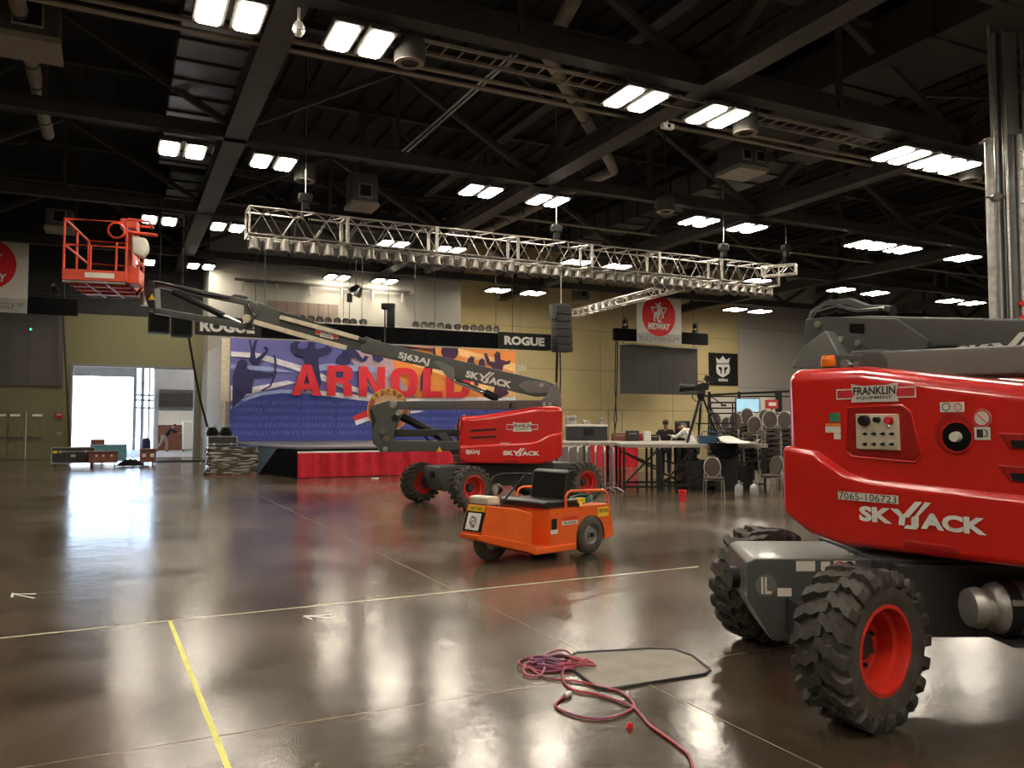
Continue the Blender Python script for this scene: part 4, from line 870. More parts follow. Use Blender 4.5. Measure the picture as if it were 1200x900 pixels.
# number board on the nose front
nf = (Vector((.86, 0, .67))-Vector((.95, 0, .37))).normalized(); nn = Vector((nf.z, 0, -nf.x)); 
def NP(s_, t_, o): return Vector((.95, 0, .37))+nf*s_+Vector((0, t_, 0))+nn*o
def nquad(nm, m, s0, s1, t0, t1, o): MB().add([NP(s0, t0, o), NP(s0, t1, o), NP(s1, t1, o), NP(s1, t0, o)], [(0, 1, 2, 3)]).build(nm, m, nose, smooth=False)
nquad('board', 'black', .0, .235, -.17, .17, .008); nquad('white_plate', 'white', .015, .215, -.12, .12, .012); nquad('yellow_plate', 'yellow', .235, .305, -.14, .15, .012)
mb = MB().tube([NP(.04+.14*i/9, .05*math.sin(i*1.3), .016) for i in range(10)], .005, 5).tube([NP(.115+.06*math.sin(i*.9), .06*math.cos(i*.9), .016) for i in range(8)], .004, 5, closed=True).build('scrawl', 'label_black', nose)
text_on(MB(), '1007345', NP(.27, 0, 0), .22, .04, Vector((0, -1, 0))*-1, nn, up=nf, off=.016).build('plate_lettering', 'label_black', nose, smooth=False)
n = Vector((0, 1, 0)); x = Vector((-1, 0, 0))
bp_ = [k for k in COL.objects if k.parent == ct and k.name.startswith('side_panel')][-1]
rect_on('yellow_label', 'yellow', bp_, (-.83, .456, .51), .21, .12, x, n); text_on(MB(), '1007345', (-.83, .456, .525), .17, .05, x, n, off=.007).build('label_lettering', 'label_black', bp_, smooth=False)
rect_on('maker_label', 'label_white', bp_, (-.22, .456, .42), .28, .05, x, n); text_on(MB(), 'ELECTRIC VEHICLES', (-.22, .456, .42), .22, .025, x, n, off=.007).build('label_lettering', 'label_black', bp_, smooth=False) if False else None
text_on(MB(), 'TAYLOR-DUNN', (-.22, .456, .475), .27, .035, x, n, off=.006, bold=.04).build('maker_lettering', 'bd_red', bp_, smooth=False)
text_on(MB(), '800-528-8878', (-.22, .456, .42), .22, .028, x, n, off=.007).build('label_lettering', 'label_black', bp_, smooth=False)
rect_on('socket_plate', 'black', bp_, (.05, .456, .42), .09, .13, x, n); rect_on('socket_label', 'label_white', bp_, (.05, .456, .33), .12, .05, x, n)
loopp = []
for k in range(60): a = k*.75; loopp.append((-.62+math.cos(a)*(.16+.03*math.sin(k*.31)), .28+math.sin(a)*(.10+.02*math.cos(k*.5)), .615+.03*abs(math.sin(k*.37))+.0012*k))
tag(MB(basis(CF.o, CF.X, CF.Y, ZX)).tube(loopp, .011, 6).build('extension_cord', 'cable_green'), 'green cord coiled on the orange cart behind the seat', 'cord')
mk = MB(basis(CF.o, CF.X, CF.Y, ZX)); mk.box((-.46, .40, .67), (.13, .06, .06)).bar((-.42, .44, .66), (-.40, .475, .60), .03); tag(mk.build('strap', 'yellow'), 'yellow strap hanging over the cart side by the seat', 'strap')
# ================================================================ STAGE AND BACKDROP (left)
VBk = 35.3; VS = 25.3; SH = .94
def bp3(px, py, v): u_, z_ = vhit(px, py, v); return (u_, z_)
uS0 = bp3(348, 545, VS)[0]; uR = bp3(640, 545, VS)[0]
st = thing('stage', 'long low stage with red front skirt below the printed backdrop', 'stage', rz=TH)
q = ub(gp(297, 554))
outline = [(q[0], VBk), (q[0], q[1]), (uS0, VS), (uR, VS), (uR, VBk)]
MB().prism(outline, SH-.06, SH, 'z').build('deck', 'stage_top', st, smooth=False)
MB().prism([(q[0]+.05, VBk), (q[0]+.05, q[1]+.05), (uS0+.05, VS+.1), (uR, VS+.1), (uR, VBk)], 0.0, SH-.06, 'z').build('understage', 'black_matte', st, smooth=False)
def pleats(u0_, v0_, u1_, v1_, z0, z1, amp, step, name, m, par, flare=.0):
    L = math.hypot(u1_-u0_, v1_-v0_); n_ = max(4, int(L/step)); nx, ny = (v1_-v0_)/L, -(u1_-u0_)/L; vs = []
    for i in range(n_+1):
        k = i/n_; a = amp*(math.sin(i*PI/2)+.4*math.sin(i*.77)); x_, y_ = u0_+(u1_-u0_)*k, v0_+(v1_-v0_)*k
        vs += [(x_+nx*.02, y_+ny*.02, z1), (x_+nx*(.03+a*.8), y_+ny*(.03+a*.8), z1-.06), (x_+nx*(flare+.05+a), y_+ny*(flare+.05+a), z0)]
    fs = []
    for i in range(n_): b = i*3; fs += [(b, b+3, b+4, b+1), (b+1, b+4, b+5, b+2)]
    return MB().add(vs, fs).build(name, m, par, ang=80)
pleats(uS0, VS-.05, uR, VS-.05, .015, .77, .085, .11, 'red_skirt', 'red_cloth', st)
MB().bar((uS0, VS-.06, .79), (uR, VS-.06, .79), .03, .05).build('skirt_band', 'white', st)
mx_, my_ = q[0]+(uS0-q[0])*.55, q[1]+(VS-q[1])*.55
MB().add([(mx_, my_-.04, SH-.07), (uS0-.02, VS-.04, SH-.07), (uS0-.02, VS-.08, .01), (q[0]+.12, q[1]-.45, .01)], [(0, 1, 2, 3)]).build('black_drape', 'black_cloth', st, smooth=False)
MB().add([(q[0]-.03, q[1]-.02, SH-.07), (mx_, my_-.05, SH-.07), (q[0]+.16, q[1]-.5, .01), (q[0]-.06, q[1]-.02, .01), (q[0]-.03, q[1]+6, SH-.07), (q[0]-.06, q[1]+6, .01)], [(0, 1, 2, 3), (4, 0, 3, 5)]).build('side_drape', 'cloth_blue_sheen', st, smooth=False)
# backdrop: all drawn on the plane v = VBk
bd = thing('backdrop', 'huge blue and orange printed backdrop with athlete silhouettes and red lettering', 'backdrop', rz=TH)
def B5(cx, cy): return bp3(250+cx/3, 320+cy/3, VBk)
def shape(name, m, pts, lay, par=bd, f=B5, v=VBk): return MB().prism([f(*p) for p in pts], v-.01*lay, v-.01*lay+.008).build(name, m, par, smooth=False)
c0 = B5(62, 228); c1 = B5(1062, 266); zb_ = SH+.01; zt_ = c0[1]
c1 = (c1[0], c0[1])
MB().bb((c0[0], VBk, zb_), (c1[0], VBk+.12, zt_)).build('sheet', 'bd_purple', bd, smooth=False)
def clampT(l):   # keep inside the sheet
    o = []
    for p in l: a, z_ = B5(*p); o.append((min(max(a, c0[0]+.01), c1[0]-.01), min(max(z_, zb_+.01), zt_-.01)))
    return o
def shp(name, m, pts, lay): return MB().prism(clampT(pts), VBk-.012*lay, VBk-.012*lay+.01).build(name, m, bd, smooth=False)
shp('print_field', 'bd_mauve', [(450, 200), (1100, 200), (1100, 460), (640, 460), (560, 420), (500, 330)], 1)
shp('print_field', 'bd_orange', [(620, 200), (1100, 200), (1100, 470), (720, 450), (640, 350)], 2)
for k, l in enumerate(([(60, 275), (160, 282), (290, 320), (420, 370), (560, 425), (560, 440), (400, 385), (270, 335), (150, 300), (60, 293)],
          [(60, 395), (140, 400), (260, 378), (290, 385), (180, 412), (60, 450)], [(60, 320), (200, 330), (290, 350), (200, 345), (60, 335)])): shp('print_swoosh', ['bd_white', 'bd_white', 'bd_skyblue'][k], l, 3)
shp('print_swoosh', 'bd_skyblue', [(290, 330), (420, 318), (560, 330), (640, 370), (560, 350), (430, 340), (330, 345)], 3)
shp('print_swoosh', 'bd_orange_light', [(700, 300), (800, 320), (900, 370), (1062, 420), (1062, 438), (880, 395), (780, 350), (700, 325)], 3)
shp('print_swoosh', 'bd_orange_light', [(860, 262), (960, 290), (1062, 320), (1062, 350), (960, 315), (860, 290)], 3)
shp('print_swoosh', 'bd_white', [(950, 380), (1062, 350), (1062, 362), (960, 392)], 4)
arch = [(60, 600), (60, 480), (110, 450), (170, 430), (240, 422), (320, 424), (420, 436), (520, 448), (620, 455), (760, 458), (900, 455), (1100, 450), (1100, 600)]
shp('print_edge', 'bd_skyblue', [(a, b-12) if 50 < b < 500 else (a, b) for a, b in arch], 4)
shp('print_edge', 'bd_white', [(290, 412), (380, 414), (520, 430), (700, 440), (1062, 435), (1062, 448), (700, 458), (500, 448), (380, 430)], 5)
shp('print_field', 'bd_blue', arch, 5)
rows_t = ['ARNOLD SPORTS FESTIVAL ARNOLD SPORTS FESTIVAL ARNOLD SPORTS FESTIVAL', 'SPORTS FESTIVAL ARNOLD SPORTS FESTIVAL ARNOLD SPORTS FESTIVAL ARNOLD']
for i in range(5):
    zc = B5(500, 452+i*24)[1] if False else zb_+.35+(4-i)*.32
    a0 = c0[0]+.1; a1 = c1[0]-.1
    text_on(MB(), rows_t[i % 2], ((a0+a1)/2, VBk-.066, zc), a1-a0, .17, (1, 0, 0), (0, -1, 0), bold=.03).build('print_lettering', 'bd_blue_text', bd, smooth=False)
# silhouettes (coordinates of the 3x enlarged crop)
def sil(pts, m='bd_dark', lay=6): return shp('print_silhouette', m, pts, lay)
def S6(l): return [((x_/3.333+260-250)*3, (y_/3.333+380-320)*3) for x_, y_ in l]   # from the second crop
sil(S6([(40, 300), (42, 200), (55, 165), (62, 145), (75, 138), (95, 142), (100, 160), (97, 172), (115, 182), (200, 192), (203, 204), (120, 208), (118, 250), (116, 270), (95, 272), (50, 320), (40, 330)]))
sil(S6([(104, 62), (112, 60), (116, 90), (130, 60), (138, 62), (128, 110), (132, 135), (170, 105), (160, 92), (172, 86), (182, 98), (176, 115), (140, 155), (118, 158), (108, 140), (112, 100)]))
sil(S6([(205, 120), (212, 140), (210, 200), (190, 245), (155, 262), (153, 257), (185, 240), (203, 198), (204, 142), (198, 124)]), lay=7)
sil(S6([(270, 100), (272, 75), (285, 62), (302, 62), (305, 72), (294, 80), (298, 96), (325, 96), (335, 90), (336, 72), (350, 68), (364, 76), (362, 92), (372, 98), (400, 92), (405, 82), (428, 92), (425, 108), (395, 122), (375, 130), (378, 170), (388, 230), (380, 250), (370, 240), (355, 190), (340, 240), (322, 270), (318, 230), (322, 160), (318, 125), (285, 120)]))
sil(S6([(445, 155), (450, 130), (470, 110), (472, 90), (490, 84), (510, 92), (530, 110), (548, 135), (558, 122), (572, 128), (560, 145), (545, 150), (520, 130), (505, 135), (495, 158), (470, 160)]))
sil(S6([(585, 120), (600, 110), (625, 122), (630, 140), (610, 150), (590, 140)]))
sil(S6([(660, 70), (700, 75), (820, 95), (830, 88), (835, 125), (826, 128), (822, 105), (700, 82), (690, 110), (665, 100)]), 'bd_dark2')
cB = [(888+math.cos(t)*34, 106+math.sin(t)*34) for t in [2*PI*i/16 for i in range(16)]]; sil(S6(cB), 'bd_dark2')
sil(S6([(778, 190), (800, 150), (822, 160), (815, 200), (785, 215), (780, 262), (772, 262), (772, 210)]), 'bd_dark2', 9)
sil(S6([(955, 150), (960, 135), (972, 124), (985, 130), (982, 148), (995, 160), (1000, 240), (985, 240), (980, 200), (965, 175)]), 'bd_dark2')
sil(S6([(1000, 160), (1003, 140), (1015, 132), (1025, 142), (1028, 175), (1010, 185)]), 'bd_dark2')
sil(S6([(1025, 130), (1022, 115), (1032, 112), (1045, 145), (1065, 148), (1062, 118), (1072, 106), (1085, 112), (1086, 138), (1110, 145), (1125, 140), (1122, 155), (1098, 160), (1092, 185), (1098, 240), (1120, 270), (1085, 290), (1055, 285), (1065, 240), (1070, 190), (1050, 165), (1035, 155)]), 'bd_dark2')
L0, L1 = B5(275, 432), B5(940, 432); zt0 = B5(300, 322)[1]
uA = B5(275, 400)[0]; uZ = B5(932, 400)[0]; zA, zZ = B5(300, 430)[1], B5(300, 321)[1]
GL = {'A': [[(0, 0), (.36, 1), (.64, 1), (.5, .70), (.29, 0)], [(.5, .70), (.64, 1), (1, 0), (.71, 0)], [(.33, .18), (.67, .18), (.62, .38), (.38, .38)]],
 'R': [[(0, 0), (.33, 0), (.33, 1), (0, 1)], [(.33, 1), (.75, 1), (.93, .92), (.97, .75), (.62, .72), (.6, .8), (.33, .8)], [(.97, .75), (.93, .55), (.78, .46), (.33, .42), (.33, .60), (.58, .6), (.62, .72)], [(.40, .42), (.78, .46), (.93, .38), (.96, 0), (.63, 0), (.6, .38)]],
 'N': [[(0, 0), (.31, 0), (.31, 1), (0, 1)], [(.69, 0), (1, 0), (1, 1), (.69, 1)], [(.31, 1), (.69, .35), (.69, 0), (.31, .65)]],
 'O': None, 'L': [[(0, 0), (.4, 0), (.4, 1), (0, 1)], [(.4, 0), (1, 0), (1, .22), (.4, .22)]],
 'D': [[(0, 0), (.33, 0), (.33, 1), (0, 1)], [(.33, 1), (.68, 1), (.92, .88), (1, .65), (.66, .62), (.6, .78), (.33, .8)], [(.33, 0), (.68, 0), (.92, .12), (1, .35), (.66, .38), (.6, .22), (.33, .2)], [(1, .65), (1, .35), (.66, .38), (.66, .62)]]}
for chv, x0, x1 in (('A', 270, 388), ('R', 408, 512), ('N', 532, 635), ('O', 655, 762), ('L', 782, 858), ('D', 872, 968)):
    a, b = bp3(260+x0*.3, 445, VBk)[0], bp3(260+x1*.3, 445, VBk)[0]; mb = MB(); zA, zZ = B5(300, 430)[1], B5(300, 321)[1]
    gl = GL[chv]
    if gl is None:
        gl = []; k = 20
        for i in range(k): q0, q1 = 2*PI*i/k, 2*PI*(i+1)/k; sq = lambda q_, r: (.5+math.copysign(abs(math.cos(q_))**.7, math.cos(q_))*.5*r, .5+math.copysign(abs(math.sin(q_))**.7, math.sin(q_))*.5*(r if r == 1 else r*1.75)); gl.append([sq(q0, 1), sq(q1, 1), sq(q1, .34), sq(q0, .34)])
    for pg in gl: mb.add([(a+(b-a)*p[0], VBk-.125, zA+(zZ-zA)*p[1]) for p in pg], [tuple(range(len(pg)))])
    mb.build('main_letter', 'bd_red', bd, smooth=False)
# round emblem
ce = B5(612, 482); re_ = .98
def disc_bd(name, m, r, lay, r0=0, k=32):
    vs = [(ce[0]+math.cos(2*PI*i/k)*r, VBk-.012*lay, ce[1]+math.sin(2*PI*i/k)*r) for i in range(k)]
    if r0: vs += [(ce[0]+math.cos(2*PI*i/k)*r0, VBk-.012*lay, ce[1]+math.sin(2*PI*i/k)*r0) for i in range(k)]; fs = [(i, (i+1) % k, k+(i+1) % k, k+i) for i in range(k)]
    else: fs = [tuple(range(k))]
    return MB().add(vs, fs).build(name, m, bd, smooth=False)
shp('emblem_ribbon', 'bd_red', [(487, 505), (540, 480), (560, 500), (495, 520)], 8); shp('emblem_ribbon', 'bd_white', [(495, 519), (560, 500), (565, 512), (500, 535)], 8)
shp('emblem_ribbon', 'bd_white', [(690, 484), (740, 484), (720, 490), (690, 494)], 8)
disc_bd('emblem_disc', 'bd_gold', re_, 11); disc_bd('emblem_ring', 'bd_brown', re_*.95, 12, re_*.72); disc_bd('emblem_disc', 'bd_tan', re_*.7, 12)
for k, chv in enumerate('SPORTS'):
    a = PI/2+math.radians(50-k*20); xx = Vector((math.cos(a-PI/2), 0, math.sin(a-PI/2))); up = Vector((math.cos(a), 0, math.sin(a)))
    text_on(MB(), chv, Vector((ce[0], VBk-.16, ce[1]))+up*re_*.83, .2, .24, xx, (0, -1, 0), up=up, bold=.05).build('emblem_letter', 'bd_gold', bd, smooth=False)
# support and wing flat at the left of the backdrop
for uu in (c0[0]+.1, (c0[0]+c1[0])/2, c1[0]-.1): MB().bar((uu, VBk+.25, 0), (uu, VBk+.25, zt_+.1), .1).build('frame_post', 'truss_alu', bd)
wl = struct(MB().bb((3.9, VBk+.35, 0), (4.05, VB, 5.2)).build('wall_stage_wing', 'cream_sun_tint', smooth=False)); wl.rotation_euler = (0, 0, TH)
t = thing('timber_flat', 'narrow warm cream flat edge beside the left end of the backdrop', 'panel', rz=TH)
MB().bb((c0[0]-.35, VBk+.05, 2.6), (c0[0]-.02, VBk+.12, zt_)).build('board', 'cream', t, smooth=False); MB().bar((c0[0]-.2, VBk+.1, 0), (c0[0]-.2, VBk+.1, 2.7), .06).build('leg', 'cream', t)
# header strip with the two name banners
VH = 30.5
def hb(px, py): return bp3(px, py, VH)
h0 = hb(240, 369); h1 = hb(645, 402); ztop = hb(250, 372)[1]; zbot = ztop-.62
hd = thing('masking_header', 'long black masking header hanging above the printed backdrop', 'header', rz=TH)
nH = 5
for i in range(nH): a = h0[0]+(h1[0]-h0[0])*i/nH; b = h0[0]+(h1[0]-h0[0])*(i+1)/nH; MB().bb((a, VH, zbot), (b-.02, VH+.3, ztop)).build('black_panel', 'black_cloth', hd, smooth=False)
MB().bar((h0[0], VH+.15, ztop+.03), (h1[0], VH+.15, ztop+.03), .07).build('top_pipe', 'truss_alu', hd)
for i in range(4): a = h0[0]+(h1[0]-h0[0])*(i+.5)/4; MB().cyl((a, VH+.15, ztop), (a, VH+.15, ZB), .012, 6).build('hanging_wire', 'roof_steel', hd)
for (x0, x1, xa, xb, zc, l) in ((228, 306, 234, 298, 383, 'black banner with white five letter word at the left end of the header'), (583, 645, 590, 637, 400, 'black banner with white five letter word at the right end of the header')):
    a, b = hb(x0, zc)[0], hb(x1, zc)[0]; zc_ = hb((xa+xb)/2, zc)[1]
    bn = thing('name_banner', l, 'banner', rz=TH); MB().bb((a, VH-.08, zc_-.34), (b, VH-.03, zc_+.34)).build('sheet', 'black', bn, smooth=False)
    ta, tb = hb(xa, zc)[0], hb(xb, zc)[0]; text_on(MB(), 'ROGUE', ((ta+tb)/2, VH-.09, zc_), tb-ta, .43 if xa < 300 else .37, (1, 0, 0), (0, -1, 0), bold=.05).build('lettering', 'white', bn, smooth=False)
def hung_box(px0, px1, py0, py1, v, label, name='loudspeaker', n_=1, depth=.6, m='black'):
    a, zt1 = bp3(px0, py0, v); b, _ = bp3(px1, py0, v); z0_ = bp3((px0+px1)/2, py1, v)[1]; zt1 = bp3((px0+px1)/2, py0, v)[1]
    t = thing(name, label, 'speaker', rz=TH)
    for i in range(n_): MB().bb((a+(b-a)*i/n_+.01, v, z0_), (a+(b-a)*(i+1)/n_-.01, v+depth, zt1)).build('cabinet', m, t, bevel=.03, seg=1, smooth=False); MB().bb((a+(b-a)*i/n_+.06, v-.015, z0_+.06), (a+(b-a)*(i+1)/n_-.06, v+.01, zt1-.06)).build('grille', 'black_matte', t, smooth=False)
    MB().cyl(((a+b)/2, v+.3, zt1), ((a+b)/2, v+.3, ZB), .015, 6).build('hanging_wire', 'roof_steel', t); return t
hung_box(174, 200, 365, 390, VH-1, 'square black speaker hanging leftmost below the boom jib'); hung_box(201, 227, 366, 394, VH-1.2, 'square black speaker hanging right of its twin beside the left banner')
# lamp rows above the header
def par_mesh():
    a = MB().lathe([(.001, .36), (.07, .35), (.10, .30), (.13, .05), (.15, .03), (.15, -.02), (.135, -.02), (.125, .03), (.001, .05)], 14, 'z').mesh('can', 'can_alu')
    b = MB().tube([(-.17, 0, .12), (-.17, 0, .30), (-.12, 0, .44), (.12, 0, .44), (.17, 0, .30), (.17, 0, .12)], .015, 6).mesh('yoke', 'can_alu'); return a, b
PA, PBm = par_mesh()
def par(loc, rz, tilt, label, group, sc=1.0, mt=None):
    t = thing('stage_lamp', label, 'lamp', loc, rz, group); t.scale = (sc, sc, sc)
    c = bpy.data.objects.new('can', PA); COL.objects.link(c); c.parent = t; c.location = (0, 0, -.32); c.rotation_euler = (tilt, 0, 0)
    y = bpy.data.objects.new('yoke', PBm); COL.objects.link(y); y.parent = t; y.location = (0, 0, -.44)
def side_of(i, n_): return '%s from the left of %d' % (['first','second','third','fourth','fifth','sixth','seventh','eighth','ninth','tenth','eleventh','twelfth','thirteenth','fourteenth','fifteenth','sixteenth','seventeenth','eighteenth','nineteenth','twentieth'][i], n_)
for (x0, y0, x1, y1, n_, l) in ((310, 367, 424, 376, 12, 'left'), (486, 376, 581, 385, 11, 'right')):
    VL = 33; a, za = bp3(x0, y0, VL); b, zb2 = bp3(x1, y1, VL); zz = bp3((x0+x1)/2, (y0+y1)/2, VL)[1]
    bt = thing('lamp_bar', 'ladder bar carrying small lamps above the header, %s one' % l, 'lamp bar', rz=TH)
    MB().bar((a-.2, VL, zz-.35), (b+.2, VL, zz-.35), .06).build('pipe', 'truss_alu', bt); MB().bar((a-.2, VL, zz-.6), (b+.2, VL, zz-.6), .06).build('pipe', 'truss_alu', bt)
    for i in range(n_*2): uu = a-.2+(b-a+.4)*i/(n_*2-1); MB().bar((uu, VL, zz-.6), (uu, VL, zz-.35), .03).build('strut', 'truss_alu', bt)
    for uu in (a, b): MB().cyl((uu, VL, zz-.3), (uu, VL, ZB), .012, 6).build('hanging_wire', 'roof_steel', bt)
    for i in range(n_):
        uu = a+(b-a)*i/(n_-1); p = bu(uu, VL, zz-.31)
        t = thing('stage_lamp', 'small black stage lamp on the %s ladder bar, %s' % (l, side_of(i, n_)), 'lamp', p, TH+random.uniform(-.2, .2), 'small lamps above the header')
        MB().cyl((0, 0, 0), (0, 0, .12), .02, 6).build('stem', 'black', t)
        c = MB().lathe([(.001, .2), (.06, .19), (.12, .06), (.15, -.1), (.13, -.1), (.1, .0), (.001, .02)], 12, 'y', (0, 0, .22)).build('can', 'black', t); c.rotation_euler = (random.uniform(.1, .4), 0, random.uniform(-.3, .3)); MB().lathe([(.12, -.085), (.001, -.06)], 12, 'y', (0, 0, .22)).build('reflector', 'can_alu', c)
# line array at the right end of the header
pL = bp3(659, 385, VH-1); la = thing('line_array', 'black line array speaker column hanging right of the header', 'speaker', bu(pL[0], VH-1, 0), TH)
zt1, zb1 = bp3(659, 360, VH-1)[1], bp3(659, 413, VH-1)[1]
for i in range(6):
    z1_ = zt1-(zt1-zb1)*i/6; z2_ = zt1-(zt1-zb1)*(i+1)/6+.02; MB().prism([(-.15-.02*i, z1_), (.3, z1_), (.3, z2_), (-.17-.02*i, z2_)], -.36, .36, 'x').build('cabinet', 'black', la, bevel=.015, seg=1)
MB().box((-.45, 0, zt1-.2), (.2, .3, .6)).bar((-.4, 0, zt1+.1), (.4, 0, zt1+.1), .1).build('rigging_frame', 'chassis_dark', la); MB().cyl((0, .1, zt1), (0, .1, ZB), .015, 6).build('chain', 'zinc', la)
MB().tube([(-.1, .3, zb1+.3), (-.12, .35, zb1-1), (-.05, .4, 2), (-.1, .4, .02)], .03, 6).build('cable', 'black', la); MB().tube([(.05, .3, zb1+.3), (.1, .35, zb1-1), (.06, .4, 2), (.1, .4, .02)], .03, 6).build('cable', 'black', la); MB().tube([(-.02, .35, zb1+.3), (-.02, .45, 3), (.0, .5, .02)], .03, 6).build('cable', 'black', la)
# moving-head lamp, vertical black fitting and crumpled bright lamp before the cream wall
t = thing('effect_lamp', 'black effect lamp on a pole hanging above the header middle', 'lamp', dp(455, 370, 30), 0)
MB().box((0, 0, .35), (.5, .3, .22)).box((.1, 0, -.05), (.28, .3, .75)).build('body', 'black', t, bevel=.04); MB().cyl((-.12, 0, .3), (-.12, 0, -1.0), .03, 8).build('pole', 'chassis_dark', t); MB().cyl((0, 0, .45), (0, 0, ZD+.12-t.location.z), .012, 6).build('wire', 'roof_steel', t)
t = thing('work_lamp', 'bright tilted work lamp with foil hanging below the roof before the cream wall', 'lamp', dp(417, 342, 33), 0)
MB().lathe([(.001, .3), (.15, .28), (.3, 0), (.32, -.08), (.24, -.02), (.001, .0)], 14, 'z').build('reflector', 'chrome', t).rotation_euler = (.3, .7, 0); MB().cyl((0, 0, .1), (0, 0, 2.8), .02, 6).build('pole', 'chassis_dark', t); MB().box((-.25, 0, -.25), (.2, .2, .35)).build('ballast', 'black', t, bevel=.02)
# ================================================================ MAIN LIGHTING TRUSS
T0 = dp(289, 275, 22.5); T1 = dp(905, 334, 30.9); zT = 6.92; T0.z = zT; T1.z = zT; 
dT = (T1-T0); dT.z = 0; LT = dT.length; dT.normalize(); TF = Frame(T0, dT); TS = .76
tr = thing('lighting_truss', 'long silver box truss hung across the hall carrying a row of lamp cans', 'truss', TF.o, TF.rz())
nS = 7; SL = LT/nS
def truss_section(name, par, x0, L, s, m='truss_alu', r=.026, nd=6, rb=.014, h=None):
    h = h or s; mb = MB()
    for y_ in (-s/2, s/2):
        for z_ in (0, h): mb.cyl((x0, y_, z_), (x0+L, y_, z_), r, 8)
    for y_ in (-s/2, s/2):
        for i in range(nd): a, b = (0, h) if i % 2 == 0 else (h, 0); mb.cyl((x0+L*i/nd, y_, a), (x0+L*(i+1)/nd, y_, b), rb, 6)
    for z_ in (0, h):
        for i in range(nd): a, b = (-s/2, s/2) if i % 2 == 0 else (s/2, -s/2); mb.cyl((x0+L*i/nd, a, z_), (x0+L*(i+1)/nd, b, z_), rb, 6)
    for xx in (x0+.02, x0+L-.02):
        for y_ in (-s/2, s/2): mb.bar((xx, y_, 0), (xx, y_, h), .05)
        for z_ in (0, h): mb.bar((xx, -s/2, z_), (xx, s/2, z_), .05)
    return mb.build(name, m, par)
for i in range(nS):
    truss_section('truss_section', tr, i*SL, SL, TS)
MB().cyl((0, 0, -.02), (LT, 0, -.02), .025, 8).build('lamp_pipe', 'truss_alu', tr)
MB().bar((0, .1, .05), (LT, .1, .05), .06).build('cable_bundle', 'black', tr)
nP = 46
ORD = 'first second third fourth fifth sixth seventh eighth ninth tenth eleventh twelfth thirteenth fourteenth fifteenth sixteenth seventeenth eighteenth nineteenth twentieth'.split()
def can_place(i, n_):
    if i < 20: return ORD[i]+' from its left end'
    if n_-1-i < 20: return ORD[n_-1-i]+' from its right end'
    return ORD[i-20]+' of the six at its middle'
for i in range(nP):
    p = TF.o+TF.X*(LT*(i+.5)/nP)+ZX*(-.03)
    f = i/nP; tl = .1+.55*f
    par(p, TF.rz()+(PI*.95 if f < .3 else PI*.9-f*.9), tl+random.uniform(-.06, .06), 'silver lamp can under the long truss, %s' % can_place(i, nP), 'silver lamp cans in a row under the truss', 1.0)
def hoist(px, py, Y, label, top=ZB):
    p = dp(px, py, Y); t = thing('chain_hoist', label, 'hoist', p, TF.rz())
    MB().box((0, 0, 0), (.34, .22, .24)).box((.0, .0, -.22), (.2, .18, .3)).cyl((-.2, 0, .02), (.2, 0, .02), .1, 12).build('motor', 'black', t, bevel=.02)
    MB().cyl((0, 0, .1), (0, 0, ZD-p.z), .014, 6).build('chain', 'zinc', t); MB().prism([(-.1, -.3), (.1, -.3), (.07, -.75), (-.07, -.75)], -.07, .07).build('chain_bag', 'black_cloth', t)
    MB().tube([(0, 0, -.3), (-.25, .1, -.8), (-.3, .3, -1.5)], .02, 6).tube([(0, 0, -.3), (.25, .1, -.8), (.3, .3, -1.0)], .02, 6).build('sling', 'black', t); return t
hoist(358, 232, 23.3, 'black chain hoist above the left end of the long truss'); hoist(652, 268, 27.2, 'black chain hoist above the middle of the long truss'); hoist(848, 290, 30, 'black chain hoist above the right part of the long truss'); hoist(921, 290, 31.6, 'black chain hoist at the far right end of the truss')
# second thin truss running away from the main one
a, b = dp(674, 371, 39.5), dp(822, 334, 30.6); a.z = b.z = (a.z+b.z)/2
F2 = Frame(a, b-a); L2 = (b-a).length; t2 = thing('lighting_truss', 'thin silver truss running back from the long truss toward the line array', 'truss', F2.o, F2.rz())
for i in range(4): truss_section('truss_section', t2, i*L2/4, L2/4, .32, r=.03, nd=8, rb=.016)
a, b = dp(893, 318, 30.6), dp(933, 302, 30.0); a.z = b.z = zT+.35
F3 = Frame(a, b-a); t3 = thing('lighting_truss', 'short bit of silver truss sticking out past the long truss at right', 'truss', F3.o, F3.rz()); truss_section('truss_section', t3, 0, (b-a).length, .35, nd=4)
# ================================================================ HANGING SCREENS AND BANNERS
VQ = 42.5
def qh(px, py): return bp3(px, py, VQ)
a, b = qh(726, 404), qh(818, 463); a2 = qh(818, 404)
sc = thing('led_screen', 'dark grey LED screen hanging before the yellow wall', 'screen', rz=TH)
for i in range(6):
    for j in range(4):
        x0 = a[0]+(b[0]-a[0])*i/6; x1 = a[0]+(b[0]-a[0])*(i+1)/6; z0_ = b[1]+(a[1]-b[1])*j/4; z1_ = b[1]+(a[1]-b[1])*(j+1)/4
        MB().bb((x0+.003, VQ, z0_+.003), (x1-.003, VQ+.12, z1_-.003)).build('panel', 'led', sc, smooth=False)
MB().bb((a[0]-.05, VQ-.02, b[1]-.05), (a[0]-.01, VQ+.15, a[1])).build('edge', 'zinc', sc); MB().bar((a[0], VQ, a[1]+.03), (b[0], VQ, a[1]+.03), .08).build('top_bar', 'truss_alu', sc)
for uu in (a[0]+.3, b[0]-.3): MB().cyl((uu, VQ+.05, a[1]), (uu, VQ+.05, ZB), .015, 6).build('wire', 'roof_steel', sc)
for k, (uo) in enumerate((-.25, -.12)): MB().tube([(a[0]+uo, VQ, a[1]+.4), (a[0]+uo-.1, VQ, 4), (a[0]+uo-.3*k, VQ, 2), (a[0]+uo-.4+.2*k, VQ, .02)], .035, 6).build('cable', 'black', sc)
